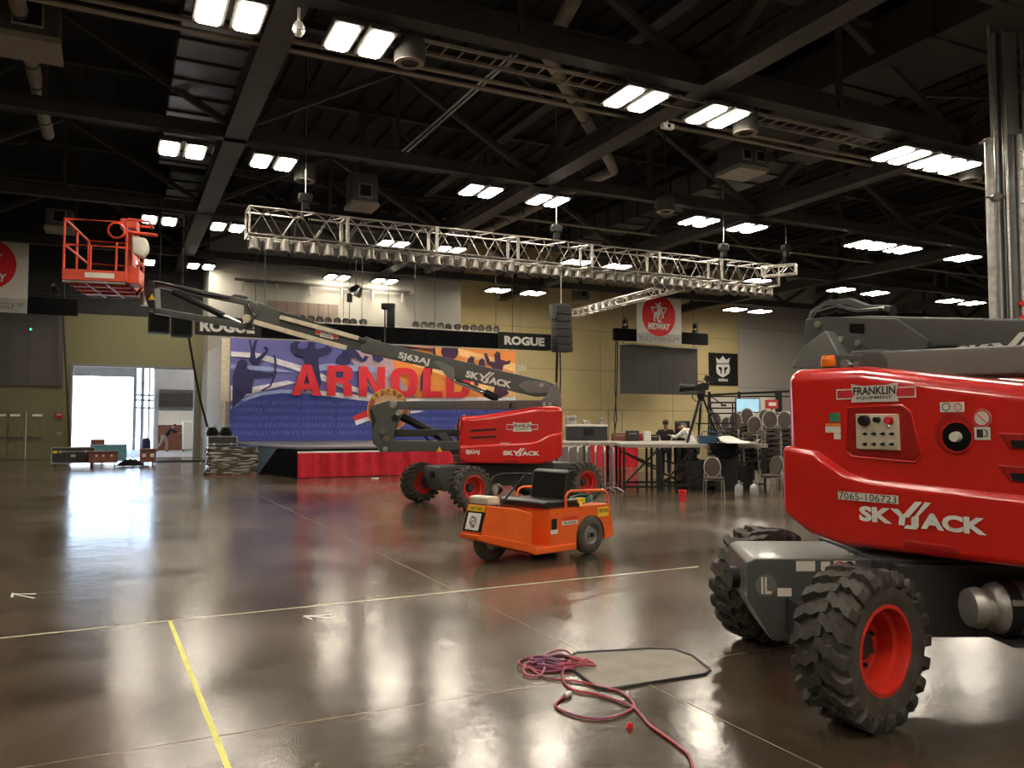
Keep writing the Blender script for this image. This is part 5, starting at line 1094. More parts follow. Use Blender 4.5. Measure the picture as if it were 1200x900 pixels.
def strip(x0, x1, y0, y1, label, lamps):
    a, z1_ = qh(x0, y0); b = qh(x1, y0)[0]; z1_ = qh((x0+x1)/2, y0)[1]; z0_ = qh((x0+x1)/2, y1)[1]
    t = thing('masking_header', label, 'header', rz=TH); MB().bb((a, VQ-.5, z0_), (b, VQ-.2, z1_)).build('black_panel', 'black_cloth', t, smooth=False); MB().bar((a, VQ-.35, z1_), (b, VQ-.35, z1_), .08).build('top_bar', 'chassis_dark', t)
    for l in lamps:
        uu = qh(l, y0)[0]; tt = thing('moving_head_lamp', 'small moving head lamp standing on the black header, near x %s' % ('left end' if l < (x0+x1)/2 else 'right end'), 'lamp', bu(uu, VQ-.35, z1_+.05), TH, None)
        tt['label'] = 'black moving head lamp on the header %s, %s end' % ('by the left banner' if x1 < 200 else 'by the right banner', 'left' if l < (x0+x1)/2 else 'right')
        MB().box((0, 0, .08), (.3, .3, .16)).bar((-.16, 0, .1), (-.16, 0, .42), .07).bar((.16, 0, .1), (.16, 0, .42), .07).build('base', 'black', tt, bevel=.02); MB().cyl((-.05, -.2, .55), (.03, .15, .42), .14, 12).build('head', 'black', tt); MB().cyl((-.055, -.21, .555), (-.05, -.2, .55), .1, 12).build('lens', 'glass_lens', tt)
strip(716, 824, 389, 402, 'black header strip above the right LED screen', (729, 811)); strip(-30, 92, 349, 368, 'black header strip at the left behind the red work basket', (64,))
def big_banner(x0, x1, y0, y1, ylab, cx, cy, r, label, word, full):
    VN = VQ-.9; F_ = lambda px, py: bp3(px, py, VN); a, z1_ = F_(x0, y0); b, _ = F_(x1, y0); z1_ = F_((x0+x1)/2, y0)[1]; z0_ = F_((x0+x1)/2, y1)[1]; zl = F_((x0+x1)/2, ylab)[1]
    t = thing('hanging_banner', label, 'banner', rz=TH)
    MB().bb((a, VN, zl), (b, VN+.03, z1_)).build('sheet', 'banner_white', t, smooth=False); MB().bb((a, VN, z0_), (b, VN+.03, zl)).build('footer', 'banner_grey', t, smooth=False)
    c = F_(cx, cy); R_ = (F_(cx+r, cy)[0]-F_(cx-r, cy)[0])/2; RV = R_*1.02
    Cc = Vector((c[0], VN-.012, c[1])); k = 40
    MB().add([Cc+Vector((math.cos(2*PI*i/k)*R_, 0, math.sin(2*PI*i/k)*RV)) for i in range(k)], [tuple(range(k))]).build('red_disc', 'banner_red', t, smooth=False)
    def Q(p, q): return (Cc.x+p*R_, Cc.z+q*RV)
    tri = [Q(-.52, .42), Q(.52, .42), Q(.0, -.38)]; tri2 = [Q(-.4, .35), Q(.4, .35), Q(0, -.26)]
    mb = MB(); yy = VN-.02
    for i in range(3): p, q_ = tri[i], tri[(i+1) % 3]; p2, q2 = tri2[i], tri2[(i+1) % 3]; mb.add([(p[0], yy, p[1]), (q_[0], yy, q_[1]), (q2[0], yy, q2[1]), (p2[0], yy, p2[1])], [(0, 1, 2, 3)])
    mb.build('emblem_triangle', 'banner_white', t, smooth=False)
    fig = [(-.18, .62), (-.06, .52), (-.02, .60), (.05, .68), (.13, .62), (.1, .5), (.2, .3), (.26, .12), (.3, -.12), (.22, -.1), (.16, .12), (.1, .22), (.1, .05), (.02, -.02), (-.04, -.2), (.15, -.28), (.2, -.34), (-.1, -.3), (-.12, -.02), (-.22, .02), (-.24, -.18), (-.2, -.28), (-.32, -.28), (-.32, .12), (-.12, .2), (-.08, .38), (-.24, .58)]
    MB().add([(Q(*p)[0], yy-.01, Q(*p)[1]) for p in fig], [tuple(range(len(fig)))]).build('emblem_figure', 'white', t, smooth=False)
    text_on(MB(), word, (Cc.x, yy-.01, Cc.z-RV*.52), R_*1.3, RV*.32, (1, 0, 0), (0, -1, 0), bold=.05, shear=.15).build('emblem_lettering', 'white', t, smooth=False)
    text_on(MB(), full, ((a+b)/2, VN-.01, (z0_+zl)/2-.02), (b-a)*.88, (zl-z0_)*.42, (1, 0, 0), (0, -1, 0), bold=.0).build('footer_lettering', 'steel_light', t, smooth=False)
    MB().bar((a, VN+.015, z1_+.02), (b, VN+.015, z1_+.02), .05).build('top_pipe', 'truss_alu', t)
    for uu in (a+.2, b-.2): MB().cyl((uu, VN+.015, z1_), (uu, VN+.015, ZB), .01, 6).build('wire', 'roof_steel', t)
big_banner(746, 798, 338, 403, 391, 772, 370, 19.5, 'white banner with red disc and figure emblem above the right LED screen', 'MIDWAY', 'BUILD YOURSELF™')
big_banner(-62, 34.5, 275, 365, 348, -15, 309, 35, 'white banner with red disc cut by the left edge of the picture', 'MIDWAY', 'BUILD YOURSELF™')
VW = VY-.1; a, z1_ = bp3(831, 413, VW); b, z0_ = bp3(865, 452, VW)
t = thing('wall_sign', 'square black sign with white crowned helmet emblem on the yellow wall', 'sign', rz=TH); MB().bb((a, VW, z0_), (b, VW+.05, z1_)).build('board', 'black', t, smooth=False)
def W(cx, cy): p = bp3(700+cx*.15557, 330+cy*.15557, VW-.01); return (p[0], VW-.01, p[1])
for l in ([(893, 570), (918, 590), (945, 560), (972, 590), (1000, 570), (990, 615), (900, 615)], [(898, 622), (992, 622), (1000, 650), (995, 690), (975, 705), (945, 722), (915, 705), (900, 690), (895, 650)]): MB().add([W(*p) for p in l], [tuple(range(len(l)))]).build('emblem', 'white', t, smooth=False)
def W2(cx, cy): p = W(cx, cy); return (p[0], p[1]-.01, p[2])
for l in ([(915, 640), (938, 648), (936, 690), (928, 700), (926, 670), (912, 655)], [(978, 640), (955, 648), (957, 690), (965, 700), (967, 670), (981, 655)]): MB().add([W2(*p) for p in l], [tuple(range(len(l)))]).build('emblem_eye', 'black', t, smooth=False)
p = W(948, 742); text_on(MB(), 'REIGN', p, .85, .2, (1, 0, 0), (0, -1, 0), bold=.06).build('lettering', 'white', t, smooth=False)
p = bp3(604, 431, VW); t = thing('wall_lettering', 'two pale letters EN on the yellow wall beside the backdrop', 'sign', rz=TH); text_on(MB(), 'EN', (bp3(611.5, 431, VW)[0], VW+.02, p[1]), .55, .38, (1, 0, 0), (0, -1, 0)).build('lettering', 'white', t, smooth=False)
p = bp3(693, 500, VW); t = thing('service_hatch', 'flush service door outline low in the yellow wall', 'door', rz=TH); a, b, zt2 = bp3(714, 490, VW)[0], bp3(729, 490, VW)[0], bp3(720, 481, VW)[1]; MB().bb((a, VW+.06, 0), (b, VW+.1, zt2)).build('leaf', 'yellow_wall', t, smooth=False); MB().bb((a-.05, VW+.03, zt2), (b+.05, VW+.08, zt2+.06)).bb((b, VW+.03, 0), (b+.05, VW+.08, zt2)).bb((a-.05, VW+.03, 0), (a, VW+.08, zt2)).build('frame', 'joint', t, smooth=False)
# fire alarm, exit light and hanging lines on the door wall
def wall_item(px, py, v): a, z_ = bp3(px, py, v); return bu(a, v, z_)
t = thing('fire_alarm', 'small red fire alarm on the olive wall right of the double doors', 'alarm', wall_item(69, 487, VD-.06), TH); MB().box((0, 0, 0), (.3, .08, .3)).build('body', 'alarm_red', t, bevel=.02); MB().box((0, -.05, .05), (.2, .03, .08)).build('strobe', 'white', t)
t = thing('exit_light', 'tiny green light on the dark acoustic panels', 'light', wall_item(36, 386, VD-.14), TH); MB().box((0, 0, 0), (.12, .05, .10)).build('housing', 'black', t); MB().cyl((0, -.03, 0), (0, -.04, 0), .05, 10).build('lens', 'exit_green', t)
t = thing('wall_outlet', 'small brass outlet low on the olive wall by the big door', 'outlet', wall_item(69, 508, VD-.03), TH); MB().box((0, 0, 0), (.16, .04, .12)).build('plate', 'zinc', t); MB().box((0, -.03, 0), (.08, .03, .06)).build('socket', 'black', t)
p0, p1 = wall_item(74, 370, VD-.5), wall_item(82, 523, VD-.5); tag(MB().tube([p0+ZX*3, p0, p0.lerp(p1, .5), p1], .05, 8).build('hanging_cable', 'roof_steel'), 'dark cable hanging beside the left jamb of the big door', 'cable')
p0, p1 = dp(221, 394, 30), dp(243, 500, 31.5); tag(MB().tube([p0+ZX*.5, p0, dp(229, 440, 30.4), dp(235, 470, 31), p1], .045, 8).build('hanging_cable', 'black'), 'black cable drooping from the hanging speakers to the road case', 'cable')
# ================================================================ LEFT FLOOR: CASES, PALLET, PEOPLE
def cap_wheel(mb, x, y, r=.05): mb.cyl((x-.02, y, r), (x+.02, y, r), r, 10); mb.bar((x, y, r), (x, y, r*2.3), .03); return mb
def road_case(px0, px1, ytop, ybot, name, label, cat, m, depth=.6, lift=None, metal=True, group=None, wheels=True, z0=0, Y=None, rz=TH):
    a = gp((px0+px1)/2, ybot) if Y is None else dp((px0+px1)/2, ybot, Y); Yc = a.y; wd = (px1-px0)/FPX*Yc*1.0; z1 = dp((px0+px1)/2, ytop, Yc).z-z0
    zb = (.12 if wheels else 0) if lift is None else lift
    t = thing(name, label, cat, (a.x, a.y+depth/2, z0), rz, group)
    MB().bb((-wd/2, -depth/2, zb), (wd/2, depth/2, z1)).build('body', m, t, bevel=.012, seg=1)
    if metal:
        for z_ in (zb, z1-.02, zb+(z1-zb)*.72):
            for y_ in (-depth/2, depth/2): MB().bar((-wd/2, y_, z_), (wd/2, y_, z_), .035).build('edge_trim', 'galv', t)
        for x_ in (-wd/2, wd/2): MB().bar((x_, -depth/2, zb), (x_, -depth/2, z1), .035).build('corner_trim', 'galv', t)
        MB().box((0, -depth/2-.015, zb+(z1-zb)*.45), (.16, .02, .1)).build('handle_dish', 'zinc', t); MB().box((-wd*.3, -depth/2-.015, zb+(z1-zb)*.72), (.08, .03, .09)).build('latch', 'zinc', t); MB().box((wd*.3, -depth/2-.015, zb+(z1-zb)*.72), (.08, .03, .09)).build('latch', 'zinc', t)
    if wheels:
        for sx in (-1, 1):
            for sy in (-1, 1): cap_wheel(MB(), sx*(wd/2-.12), sy*(depth/2-.1)).build('caster', 'black', t)
    return t, wd, z1, depth
c_, wd, z1, dpt = road_case(59, 103, 524, 546, 'road_case', 'long black flight case with metal edges, leftmost of the cases', 'case', 'case_black')
MB().box((-wd*.42, -dpt/2-.01, z1*.75), (.14, .02, .1)).build('label', 'yellow', c_, smooth=False)
c_, wd, z1, dpt = road_case(103, 142, 521, 545, 'road_case', 'light blue flight case behind the brown trunk', 'case', 'case_blue', metal=False, Y=34.0)
c_, wd, z1, dpt = road_case(101, 132, 529, 546, 'trunk', 'low brown trunk on casters in front of the blue case', 'case', 'case_brown', metal=False)
for x_ in (-.25, .0, .3): MB().box((x_, -dpt/2-.01, z1*.7), (.07, .02, .07)).build('sticker', 'label_white', c_, smooth=False)
MB().bar((-wd/2, -dpt/2-.01, z1-.05), (wd/2, -dpt/2-.01, z1-.05), .03).build('lid_edge', 'chassis_dark', c_)
c_, wd, z1, dpt = road_case(103, 118, 515, 523, 'trunk', 'small brown box standing behind the blue case', 'case', 'case_brown', metal=False, Y=36.2, lift=.12)
MB().bar((-wd/2, -dpt/2-.01, z1-.25), (wd/2, -dpt/2-.01, z1-.25), .03).build('lid_edge', 'chassis_dark', c_)
c_, wd, z1, dpt = road_case(160, 177, 526, 545, 'trunk', 'brown trunk on casters standing alone before the bright door', 'case', 'case_brown', metal=False, depth=.7)
for x_ in (-.15, .15): MB().box((x_, -dpt/2-.01, z1*.6), (.14, .02, .14)).build('sticker', 'label_white', c_, smooth=False)
MB().bar((-wd/2, -dpt/2-.01, z1-.06), (wd/2, -dpt/2-.01, z1-.06), .03).build('lid_edge', 'chassis_dark', c_)
p = gp(153, 546); t = thing('cloth_heap', 'dark cloth heap on the floor left of the lone trunk', 'cloth', p, 0)
vs = []; nx_, ny_ = 14, 8
for j in range(ny_):
    for i in range(nx_):
        x_, y_ = (i/(nx_-1)-.5), (j/(ny_-1)-.5); e_ = max(0, 1-(abs(x_*2)**2+abs(y_*2)**2)); vs.append((x_*1.0, y_*.6, .02+.24*e_**.6+.05*math.sin(i*2.3+j*1.7)*e_))
MB().add(vs, [(j*nx_+i, j*nx_+i+1, (j+1)*nx_+i+1, (j+1)*nx_+i) for j in range(ny_-1) for i in range(nx_-1)]).build('cloth', 'black_cloth', t, ang=80)
# road case with two wedge speakers by the stage
c_, wd, z1, dpt = road_case(238, 270, 511, 546, 'road_case', 'tall black road case behind the wrapped pallet carrying two wedge speakers', 'case', 'case_black', depth=.9, Y=31.0); RC = c_
for k, px in enumerate((246, 262)):
    a = dp(px, 511, 31.0); t = thing('wedge_speaker', 'black wedge monitor speaker on the tall road case, %s one' % ('left', 'right')[k], 'speaker', (a.x, 31.25, z1+.005), TH, 'wedge speakers on the road case')
    MB().prism([(-.22, 0), (.2, 0), (.22, .12), (.1, .33), (-.16, .33), (-.24, .12)], -.22, .22).build('cabinet', 'black', t, bevel=.015, seg=1); MB().prism([(-.16, .04), (.14, .04), (.06, .29), (-.12, .29)], -.235, -.2).build('grille', 'black_matte', t)
    MB().tube([(0, 0, .33), (.1, 0, .45), (.2, .1, .4), (.15, .2, .34)], .012, 6).build('cable', 'zinc', t)
t = thing('hand_truck', 'thin grey dolly frame standing left of the tall road case', 'dolly', gp(236, 546)+Vector((0, .3, 0)), TH)
MB().tube([(-.1, 0, .05), (-.1, 0, 1.15), (.1, 0, 1.2), (.1, 0, .05)], .025, 8).build('frame', 'steel_light', t); MB().bb((-.15, -.2, .06), (.15, .05, .1)).build('toe_plate', 'steel_light', t); MB().cyl((-.13, 0, .09), (-.09, 0, .09), .09, 12).build('wheel', 'black', t)
# wrapped pallet
pA = gp(265, 558); t = thing('wrapped_pallet', 'stack of dark boards in shiny plastic wrap on a pallet before the stage', 'pallet', (pA.x, pA.y+.5, 0), TH)
MB().bb((-.76, -.5, 0), (.76, .5, .03)).build('skid', 'case_brown', t)
for i in range(5):
    MB().bb((-.72, -.45, .12+i*.15), (.72, .45, .255+i*.15)).build('board', 'case_black', t, bevel=.01, seg=1)
for x_ in (-.6, 0, .6): MB().bb((x_-.06, -.48, .03), (x_+.06, .48, .12)).build('skid_block', 'case_brown', t)
vs = []; nr, nz_ = 72, 14
for j in range(nz_+1):
    for i in range(nr):
        a = 2*PI*i/nr; c, s_ = math.cos(a), math.sin(a); k = 1/max(abs(c)/.755, abs(s_)/.485); f = 1+.018*math.sin(i*3.1+j*1.9)+.014*math.sin(j*4.7+i*.7)-(.02 if j == 0 else 0); vs.append((c*k*f, s_*k*f, .05+.86*j/nz_+.012*math.sin(i*1.7)))
MB().add(vs, [(j*nr+i, j*nr+(i+1) % nr, (j+1)*nr+(i+1) % nr, (j+1)*nr+i) for j in range(nz_) for i in range(nr)]+[tuple(range(nz_*nr, (nz_+1)*nr))]).build('plastic_wrap', 'wrap', t, ang=25)
vs = []
for i in range(20): a = i/19; vs += [(-.85+.35*math.sin(a*5)*.3, -.5+a*.2, .01), (-.75+.1*math.sin(i*2), -.52+a*.2, .16+.06*math.sin(i*1.7))]
MB().add(vs, [(i*2, i*2+2, i*2+3, i*2+1) for i in range(19)]).build('loose_wrap', 'wrap', t)
# low cable ramp on the dock floor
t = thing('cable_ramp', 'flat dark cable ramp lying in the big doorway', 'ramp', gp(213, 541), TH); MB().prism([(-1.2, 0), (1.2, 0), (1.2, .02), (.9, .06), (-.9, .06), (-1.2, .02)], -.2, .2).build('ramp', 'black', t)
# ---------------------------------------------------------------- people
def skin_mesh(name, m, J, E, parent, sub=2):
    names = list(J); me = bpy.data.meshes.new('s'); me.from_pydata([J[k][0] for k in names], [(names.index(a), names.index(b)) for a, b in E], [])
    o = bpy.data.objects.new('s', me); COL.objects.link(o); md = o.modifiers.new('k', 'SKIN'); me.skin_vertices or None
    if not me.skin_vertices: bpy.context.view_layer.update()
    for i, k in enumerate(names):
        r = J[k][1]; me.skin_vertices[0].data[i].radius = (r, r) if not isinstance(r, tuple) else r
    me.skin_vertices[0].data[0].use_root = True; md.use_smooth_shade = True
    sb = o.modifiers.new('s', 'SUBSURF'); sb.levels = sub; sb.render_levels = sub
    bpy.context.view_layer.update(); dg = bpy.context.evaluated_depsgraph_get(); m2 = bpy.data.meshes.new_from_object(o.evaluated_get(dg))
    bpy.data.objects.remove(o); m2.materials.clear(); m2.materials.append(M[m]); m2.name = name
    for p_ in m2.polygons: p_.use_smooth = True; p_.material_index = 0
    r_ = bpy.data.objects.new(name, m2); COL.objects.link(r_); r_.parent = parent; return r_
def person(label, loc, rz, J, shirt, trou, skin='skin', shoes='black', hair='hair'):
    """J: joints pelvis chest neck head, (l|r) sho elb wri hip kne ank toe in metres, facing -y"""
    t = thing('person', label, 'person', loc, rz); V = {k: Vector(v) for k, v in J.items()}
    R = dict(pelvis=.135, chest=.15, neck=.055, sho=.06, elb=.042, wri=.03, hip=.09, kne=.058, ank=.04, toe=.035)
    B_ = {'pelvis': (V['pelvis'], .125), 'chest': (V['chest'], .14), 'neck': (V['neck'], .052)}; E = [('pelvis', 'chest'), ('chest', 'neck')]
    for s in 'lr':
        for k in ('sho', 'elb', 'wri', 'hip', 'kne', 'ank', 'toe'): B_[s+k] = (V[s+k], R[k]*.92)
        E += [('chest', s+'sho'), (s+'sho', s+'elb'), (s+'elb', s+'wri'), ('pelvis', s+'hip'), (s+'hip', s+'kne'), (s+'kne', s+'ank'), (s+'ank', s+'toe')]
        d = (V[s+'wri']-V[s+'elb']).normalized(); sd = d.cross(ZX); sd = sd.normalized() if sd.length > .1 else Vector((1, 0, 0)); up = sd.cross(d)
        B_[s+'palm'] = (V[s+'wri']+d*.07, .032); E.append((s+'wri', s+'palm'))
        for i, (o_, L) in enumerate(((-.03, .07), (-.01, .08), (.01, .078), (.03, .06))):
            a = V[s+'wri']+d*.10+sd*o_; b = a+d*L*.55-up*.012; c = b+d*L*.35-up*.03
            B_[s+'f%da' % i] = (a, .010); B_[s+'f%db' % i] = (b, .009); B_[s+'f%dc' % i] = (c, .008); E += [(s+'palm', s+'f%da' % i), (s+'f%da' % i, s+'f%db' % i), (s+'f%db' % i, s+'f%dc' % i)]
        a = V[s+'wri']+d*.05+sd*.045; B_[s+'ta'] = (a, .012); B_[s+'tb'] = (a+d*.045+sd*.012, .010); E += [(s+'wri', s+'ta'), (s+'ta', s+'tb')]
    hd_ = V['head']; hdir = (hd_-V['neck']).normalized()
    B_['head'] = (hd_-hdir*.04, .078); B_['crown'] = (hd_+hdir*.06, .07); E += [('neck', 'head'), ('head', 'crown')]
    body = skin_mesh('body', skin, B_, E, t)
    fw = Vector((0, -1, 0)); fw = (fw-hdir*fw.dot(hdir)).normalized(); sd = fw.cross(hdir)
    mb = MB().cyl(hd_+fw*.075-hdir*.005, hd_+fw*.105-hdir*.025, .010, 8, r2=.014); mb.build('nose', skin, body)
    for s in (-1, 1): MB().sphere(hd_+fw*.078+sd*s*.03+hdir*.012, .011, 8, 6).build('eye', 'white', body); MB().sphere(hd_+sd*s*.08-hdir*.005, .022, 8, 6, (.5, .8, 1)).build('ear', skin, body)
    MB().box(hd_+fw*.082-hdir*.05, (.045, .008, .01)).build('mouth', 'bd_brown', body)
    MB().sphere(hd_+hdir*.045-fw*.018, .098, 14, 10, (1, 1.02, .92)).build('hair', hair, t)
    C1 = {'pelvis': (V['pelvis'], .15), 'belly': (V['pelvis'].lerp(V['chest'], .5), .15), 'chest': (V['chest'], .165), 'nk': (V['chest'].lerp(V['neck'], .75), .075)}; E1 = [('pelvis', 'belly'), ('belly', 'chest'), ('chest', 'nk')]
    for s in 'lr':
        C1[s+'sho'] = (V[s+'sho'], .075); C1[s+'elb'] = (V[s+'elb'], .058); C1[s+'wri'] = (V[s+'elb'].lerp(V[s+'wri'], .85), .045); E1 += [('chest', s+'sho'), (s+'sho', s+'elb'), (s+'elb', s+'wri')]
    skin_mesh('shirt', shirt, C1, E1, t)
    C2 = {'pelvis': (V['pelvis']-ZX*.02, .155)}; E2 = []
    for s in 'lr':
        C2[s+'hip'] = (V[s+'hip'], .11); C2[s+'kne'] = (V[s+'kne'], .08); C2[s+'ank'] = (V[s+'ank']+ZX*.03, .065); E2 += [('pelvis', s+'hip'), (s+'hip', s+'kne'), (s+'kne', s+'ank')]
    skin_mesh('trousers', trou, C2, E2, t)
    for s in 'lr':
        a, b = V[s+'ank'], V[s+'toe']; skin_mesh('shoe', shoes, {'h': (Vector((a.x, a.y, .045))+(a-b)*.25, .05), 'm': (Vector((a.x, a.y, .05)), .055), 't': (Vector((b.x, b.y, .04)), .04)}, [('h', 'm'), ('m', 't')], t, 1)
    return t
def legs(hx=.1): return dict(pelvis=(0, 0, .95), lhip=(hx, 0, .9), rhip=(-hx, 0, .9), lkne=(hx, -.03, .5), rkne=(-hx, -.03, .5), lank=(hx, 0, .08), rank=(-hx, 0, .08), ltoe=(hx, -.16, .04), rtoe=(-hx, -.16, .04))
# man pushing a wrapped white cart on the dock floor (leans to the right)
J = dict(pelvis=(0, .25, .92), lhip=(.1, .27, .88), rhip=(-.1, .27, .88), lkne=(.1, .12, .48), rkne=(-.1, .42, .50), lank=(.1, .15, .09), rank=(-.1, .72, .12), ltoe=(.1, 0, .05), rtoe=(-.1, .58, .05),
         chest=(0, -.12, 1.30), neck=(0, -.25, 1.46), head=(0, -.36, 1.58), lsho=(.18, -.16, 1.38), rsho=(-.18, -.16, 1.38), lelb=(.2, -.42, 1.20), relb=(-.2, -.42, 1.20), lwri=(.18, -.68, 1.16), rwri=(-.18, -.68, 1.16))
pm = gp(197, 529, .01); pm.z = .005
person('person in black top and tan trousers leaning forward to push a white cart', pm, PI/2, J, 'shirt_black', 'trouser_khaki')
cpos = Vector((pm.x+1.35, pm.y, .005)); t = thing('wrapped_cart', 'tall white wrapped cart being pushed on the dock floor', 'cart', cpos, TH)
MB().bb((-.45, -.4, .15), (.45, .4, 1.85)).build('wrapped_load', 'white', t, bevel=.05); MB().bb((.46, -.38, .15), (.7, .38, 1.8)).build('side_board', 'case_brown', t, bevel=.02); MB().bb((-.47, -.42, .1), (.72, .42, .15)).build('platform', 'steel_grey', t)
for sx in (-.38, .6):
    for sy in (-.3, .3): cap_wheel(MB(), sx, sy, .045).build('caster', 'black', t)
MB().bar((-.47, -.3, .15), (-.5, -.3, 1.15), .03).bar((-.5, -.3, 1.15), (-.5, .3, 1.15), .03).bar((-.5, .3, 1.15), (-.47, .3, .15), .03).build('push_handle', 'steel_grey', t)
t = thing('plastic_bin', 'low pale plastic bin on the dock floor behind the pushing person', 'bin', gp(208, 527, .01)+Vector((-.1, 1.2, 0)), TH); MB().prism([(-.5, .0), (.5, .0), (.58, .8), (-.58, .8)], -.4, .4).build('bin', 'dock_grey', t, bevel=.03); MB().bb((-.6, -.43, .8), (.6, .43, .85)).build('lid', 'white', t)
# shadowy person right in the bright doorway
p = gp(173, 536); p.z = .005; J2 = legs(); J2.update(chest=(0, -.03, 1.32), neck=(0, -.05, 1.5), head=(0, -.08, 1.62), lsho=(.18, -.02, 1.40), rsho=(-.18, -.02, 1.40), lelb=(.24, 0, 1.12), relb=(-.24, 0, 1.12), lwri=(.22, -.16, .92), rwri=(-.22, -.16, .92))
for k in J2: J2[k] = tuple(c*.62 if k else c for c in J2[k])
t = thing('traffic_barrel', 'dark rounded barrel standing in the bright doorway behind the lone trunk', 'barrel', dp(172, 500, 45)*Vector((1, 1, 0))+Vector((0, 0, .005)), TH); MB().lathe([(.001, 0), (.22, 0), (.24, .1), (.22, .5), (.22, .75), (.15, .9), (.001, .95)], 18, 'z').build('body', 'bd_dark', t); MB().lathe([(.23, .25), (.235, .27), (.235, .33), (.23, .35)], 18, 'z').build('band', 'label_white', t)
# ================================================================ RIGHT: MOBILE STAGE, CHAIRS, CREW
DZ = 1.16
dk0 = Vector((2.68, 19.75, 0)); DF = Frame(dk0, (1, -.05, 0))
ms = thing('mobile_stage', 'folding stage of grey decks on black steel trestles with diagonal braces', 'stage', DF.o, DF.rz())
DW = 3.5
for i in range(3):
    for j in range(2): MB().bb((i*DW/3+.008, j*1.22+.008, DZ-.09), ((i+1)*DW/3-.008, (j+1)*1.22-.008, DZ)).build('deck', 'deck_grey', ms, bevel=.01, seg=1)
for i in range(2):
    for j in range(3): MB().bb((-1.5+i*.75+.008, 2.0+j*1.2, DZ-.09), (-1.5+(i+1)*.75-.008, 2.0+(j+1)*1.2-.02, DZ)).build('deck', 'deck_grey', ms, bevel=.01, seg=1)
for j in range(2):
    for i in range(2): MB().bb((i*DW/3+.008, 2.44+j*.95+.01, DZ-.09), ((i+1)*DW/3-.008, 2.44+(j+1)*.95-.01, DZ)).build('deck', 'deck_grey', ms, bevel=.01, seg=1)
for xx in (.04, .85, 1.62, DW-.08):
    for yy in (.05, 1.22, 2.35): MB().bb((xx-.026, yy-.026, 0), (xx+.026, yy+.026, DZ-.09)).build('leg', 'black', ms)
for xx in (-1.45, -.1):
    for yy in (2.1, 3.8, 5.5): MB().bb((xx-.03, yy-.03, 0), (xx+.03, yy+.03, DZ-.09)).build('leg', 'black', ms)
[MB().bb((xx-.026, 4.25, 0), (xx+.026, 4.3, DZ-.09)).build('leg', 'black', ms) for xx in (.1, 2.2)]
MB().bb((.82, .0, .0), (.95, .1, DZ-.12)).build('leg_frame', 'black', ms)
for a, b in (((.06, .2), (.82, .98)), ((1.0, .2), (1.62, .95)), ((1.0, .75), (1.62, .6)), ((1.65, .3), (DW-.1, .85)), ((.06, .12), (.85, .12)), ((.9, .16), (DW-.1, .2)), ((1.0, .28), (1.62, .5)), ((.06, .95), (.85, .6))):
    MB().bar((a[0], .05, a[1]), (b[0], .05, b[1]), .045).build('brace', 'black', ms)
for a, b in (((.06, .95), (1.6, .15)), ((1.6, .95), (3.3, .15)), ((.1, .15), (3.3, .15))): MB().bar((a[0], 1.3, a[1]), (b[0], 1.3, b[1]), .045).build('brace', 'black', ms)
for xx in (.4, 1.35, 2.1, 2.8): cap_wheel(MB(), xx, .3, .06).build('caster', 'black', ms)
for k, (xx, yy, w_, h_) in enumerate(((1.9, .9, .6, .75), (2.6, .75, .55, .85), (3.1, 1.1, .5, .6), (2.2, 1.7, .8, .5))):
    t = thing('equipment_case', 'dark case stored under the folding stage, %s' % ('below its middle', 'right of middle', 'at its right end', 'farthest back')[k], 'case', DF.o+DF.X*xx+DF.Y*yy, DF.rz()); MB().bb((-w_/2, -.25, 0), (w_/2, .25, h_)).build('body', 'case_black', t, bevel=.02); MB().box((0, -.26, h_*.6), (.16, .02, .07)).build('handle', 'chassis_dark', t)
# second platform behind with a red skirt
p = gp(706, 548); rs = thing('skirted_platform', 'low platform with red pleated skirt seen behind the steel barriers', 'stage', (p.x, p.y, 0), 0)
pleats(-.6, 0, 1.35, -.1, .01, .92, .04, .09, 'red_skirt', 'red_cloth', rs); MB().bb((-.6, .02, .92), (1.4, 3, 1.0)).build('deck', 'stage_top', rs, smooth=False)
for xx in (-.5, 1.2): MB().bb((xx, .2, 0), (xx+.06, .26, .92)).bb((xx, 2.6, 0), (xx+.06, 2.66, .92)).build('leg', 'black', rs)
# barriers
def barrier_proto():
    t = thing('crowd_barrier', 'x', 'barrier'); MB().tube([(-1.05, 0, .18), (-1.05, 0, .98), (-.95, 0, 1.08), (.95, 0, 1.08), (1.05, 0, .98), (1.05, 0, .18)], .021, 8).cyl((-1.05, 0, .2), (1.05, 0, .2), .02, 8).build('frame', 'galv', t)
    for i in range(14): MB().cyl((-.97+i*.149, 0, .2), (-.97+i*.149, 0, 1.08), .009, 6).build('bar', 'galv', t)
    for s in (-1, 1): MB().tube([(s*.75, -.26, .02), (s*.75, -.1, .12), (s*.75, .1, .12), (s*.75, .26, .02)], .018, 6).cyl((s*.75, 0, .1), (s*.75, 0, .2), .018, 6).build('foot', 'galv', t)
    MB().box((1.06, .02, .9), (.03, .03, .08)).build('hook', 'galv', t); return t
bar0 = barrier_proto(); tb = None
BP = ['leftmost, half hidden by the lift wheel', 'second from left', 'third from left', 'fourth from left', 'third from right', 'second from right', 'rightmost, nearest the folding stage']
tb = proto_kids(bar0)
for i in range(7):
    px = 655+i*9.6; p = dp(px, 570, 19.6); lb = 'galvanised steel crowd barrier in the row, '+BP[i]; rz_ = math.radians(80)+.015*i; loc = Vector((p.x+.18, 20.3, .0))
    if i == 0: bar0.location = loc; bar0.rotation_euler = (0, 0, rz_); bar0['label'] = lb; bar0['group'] = 'steel barriers parked side by side'
    else: dup(bar0, loc, rz_, lb, 'steel barriers parked side by side', tb)
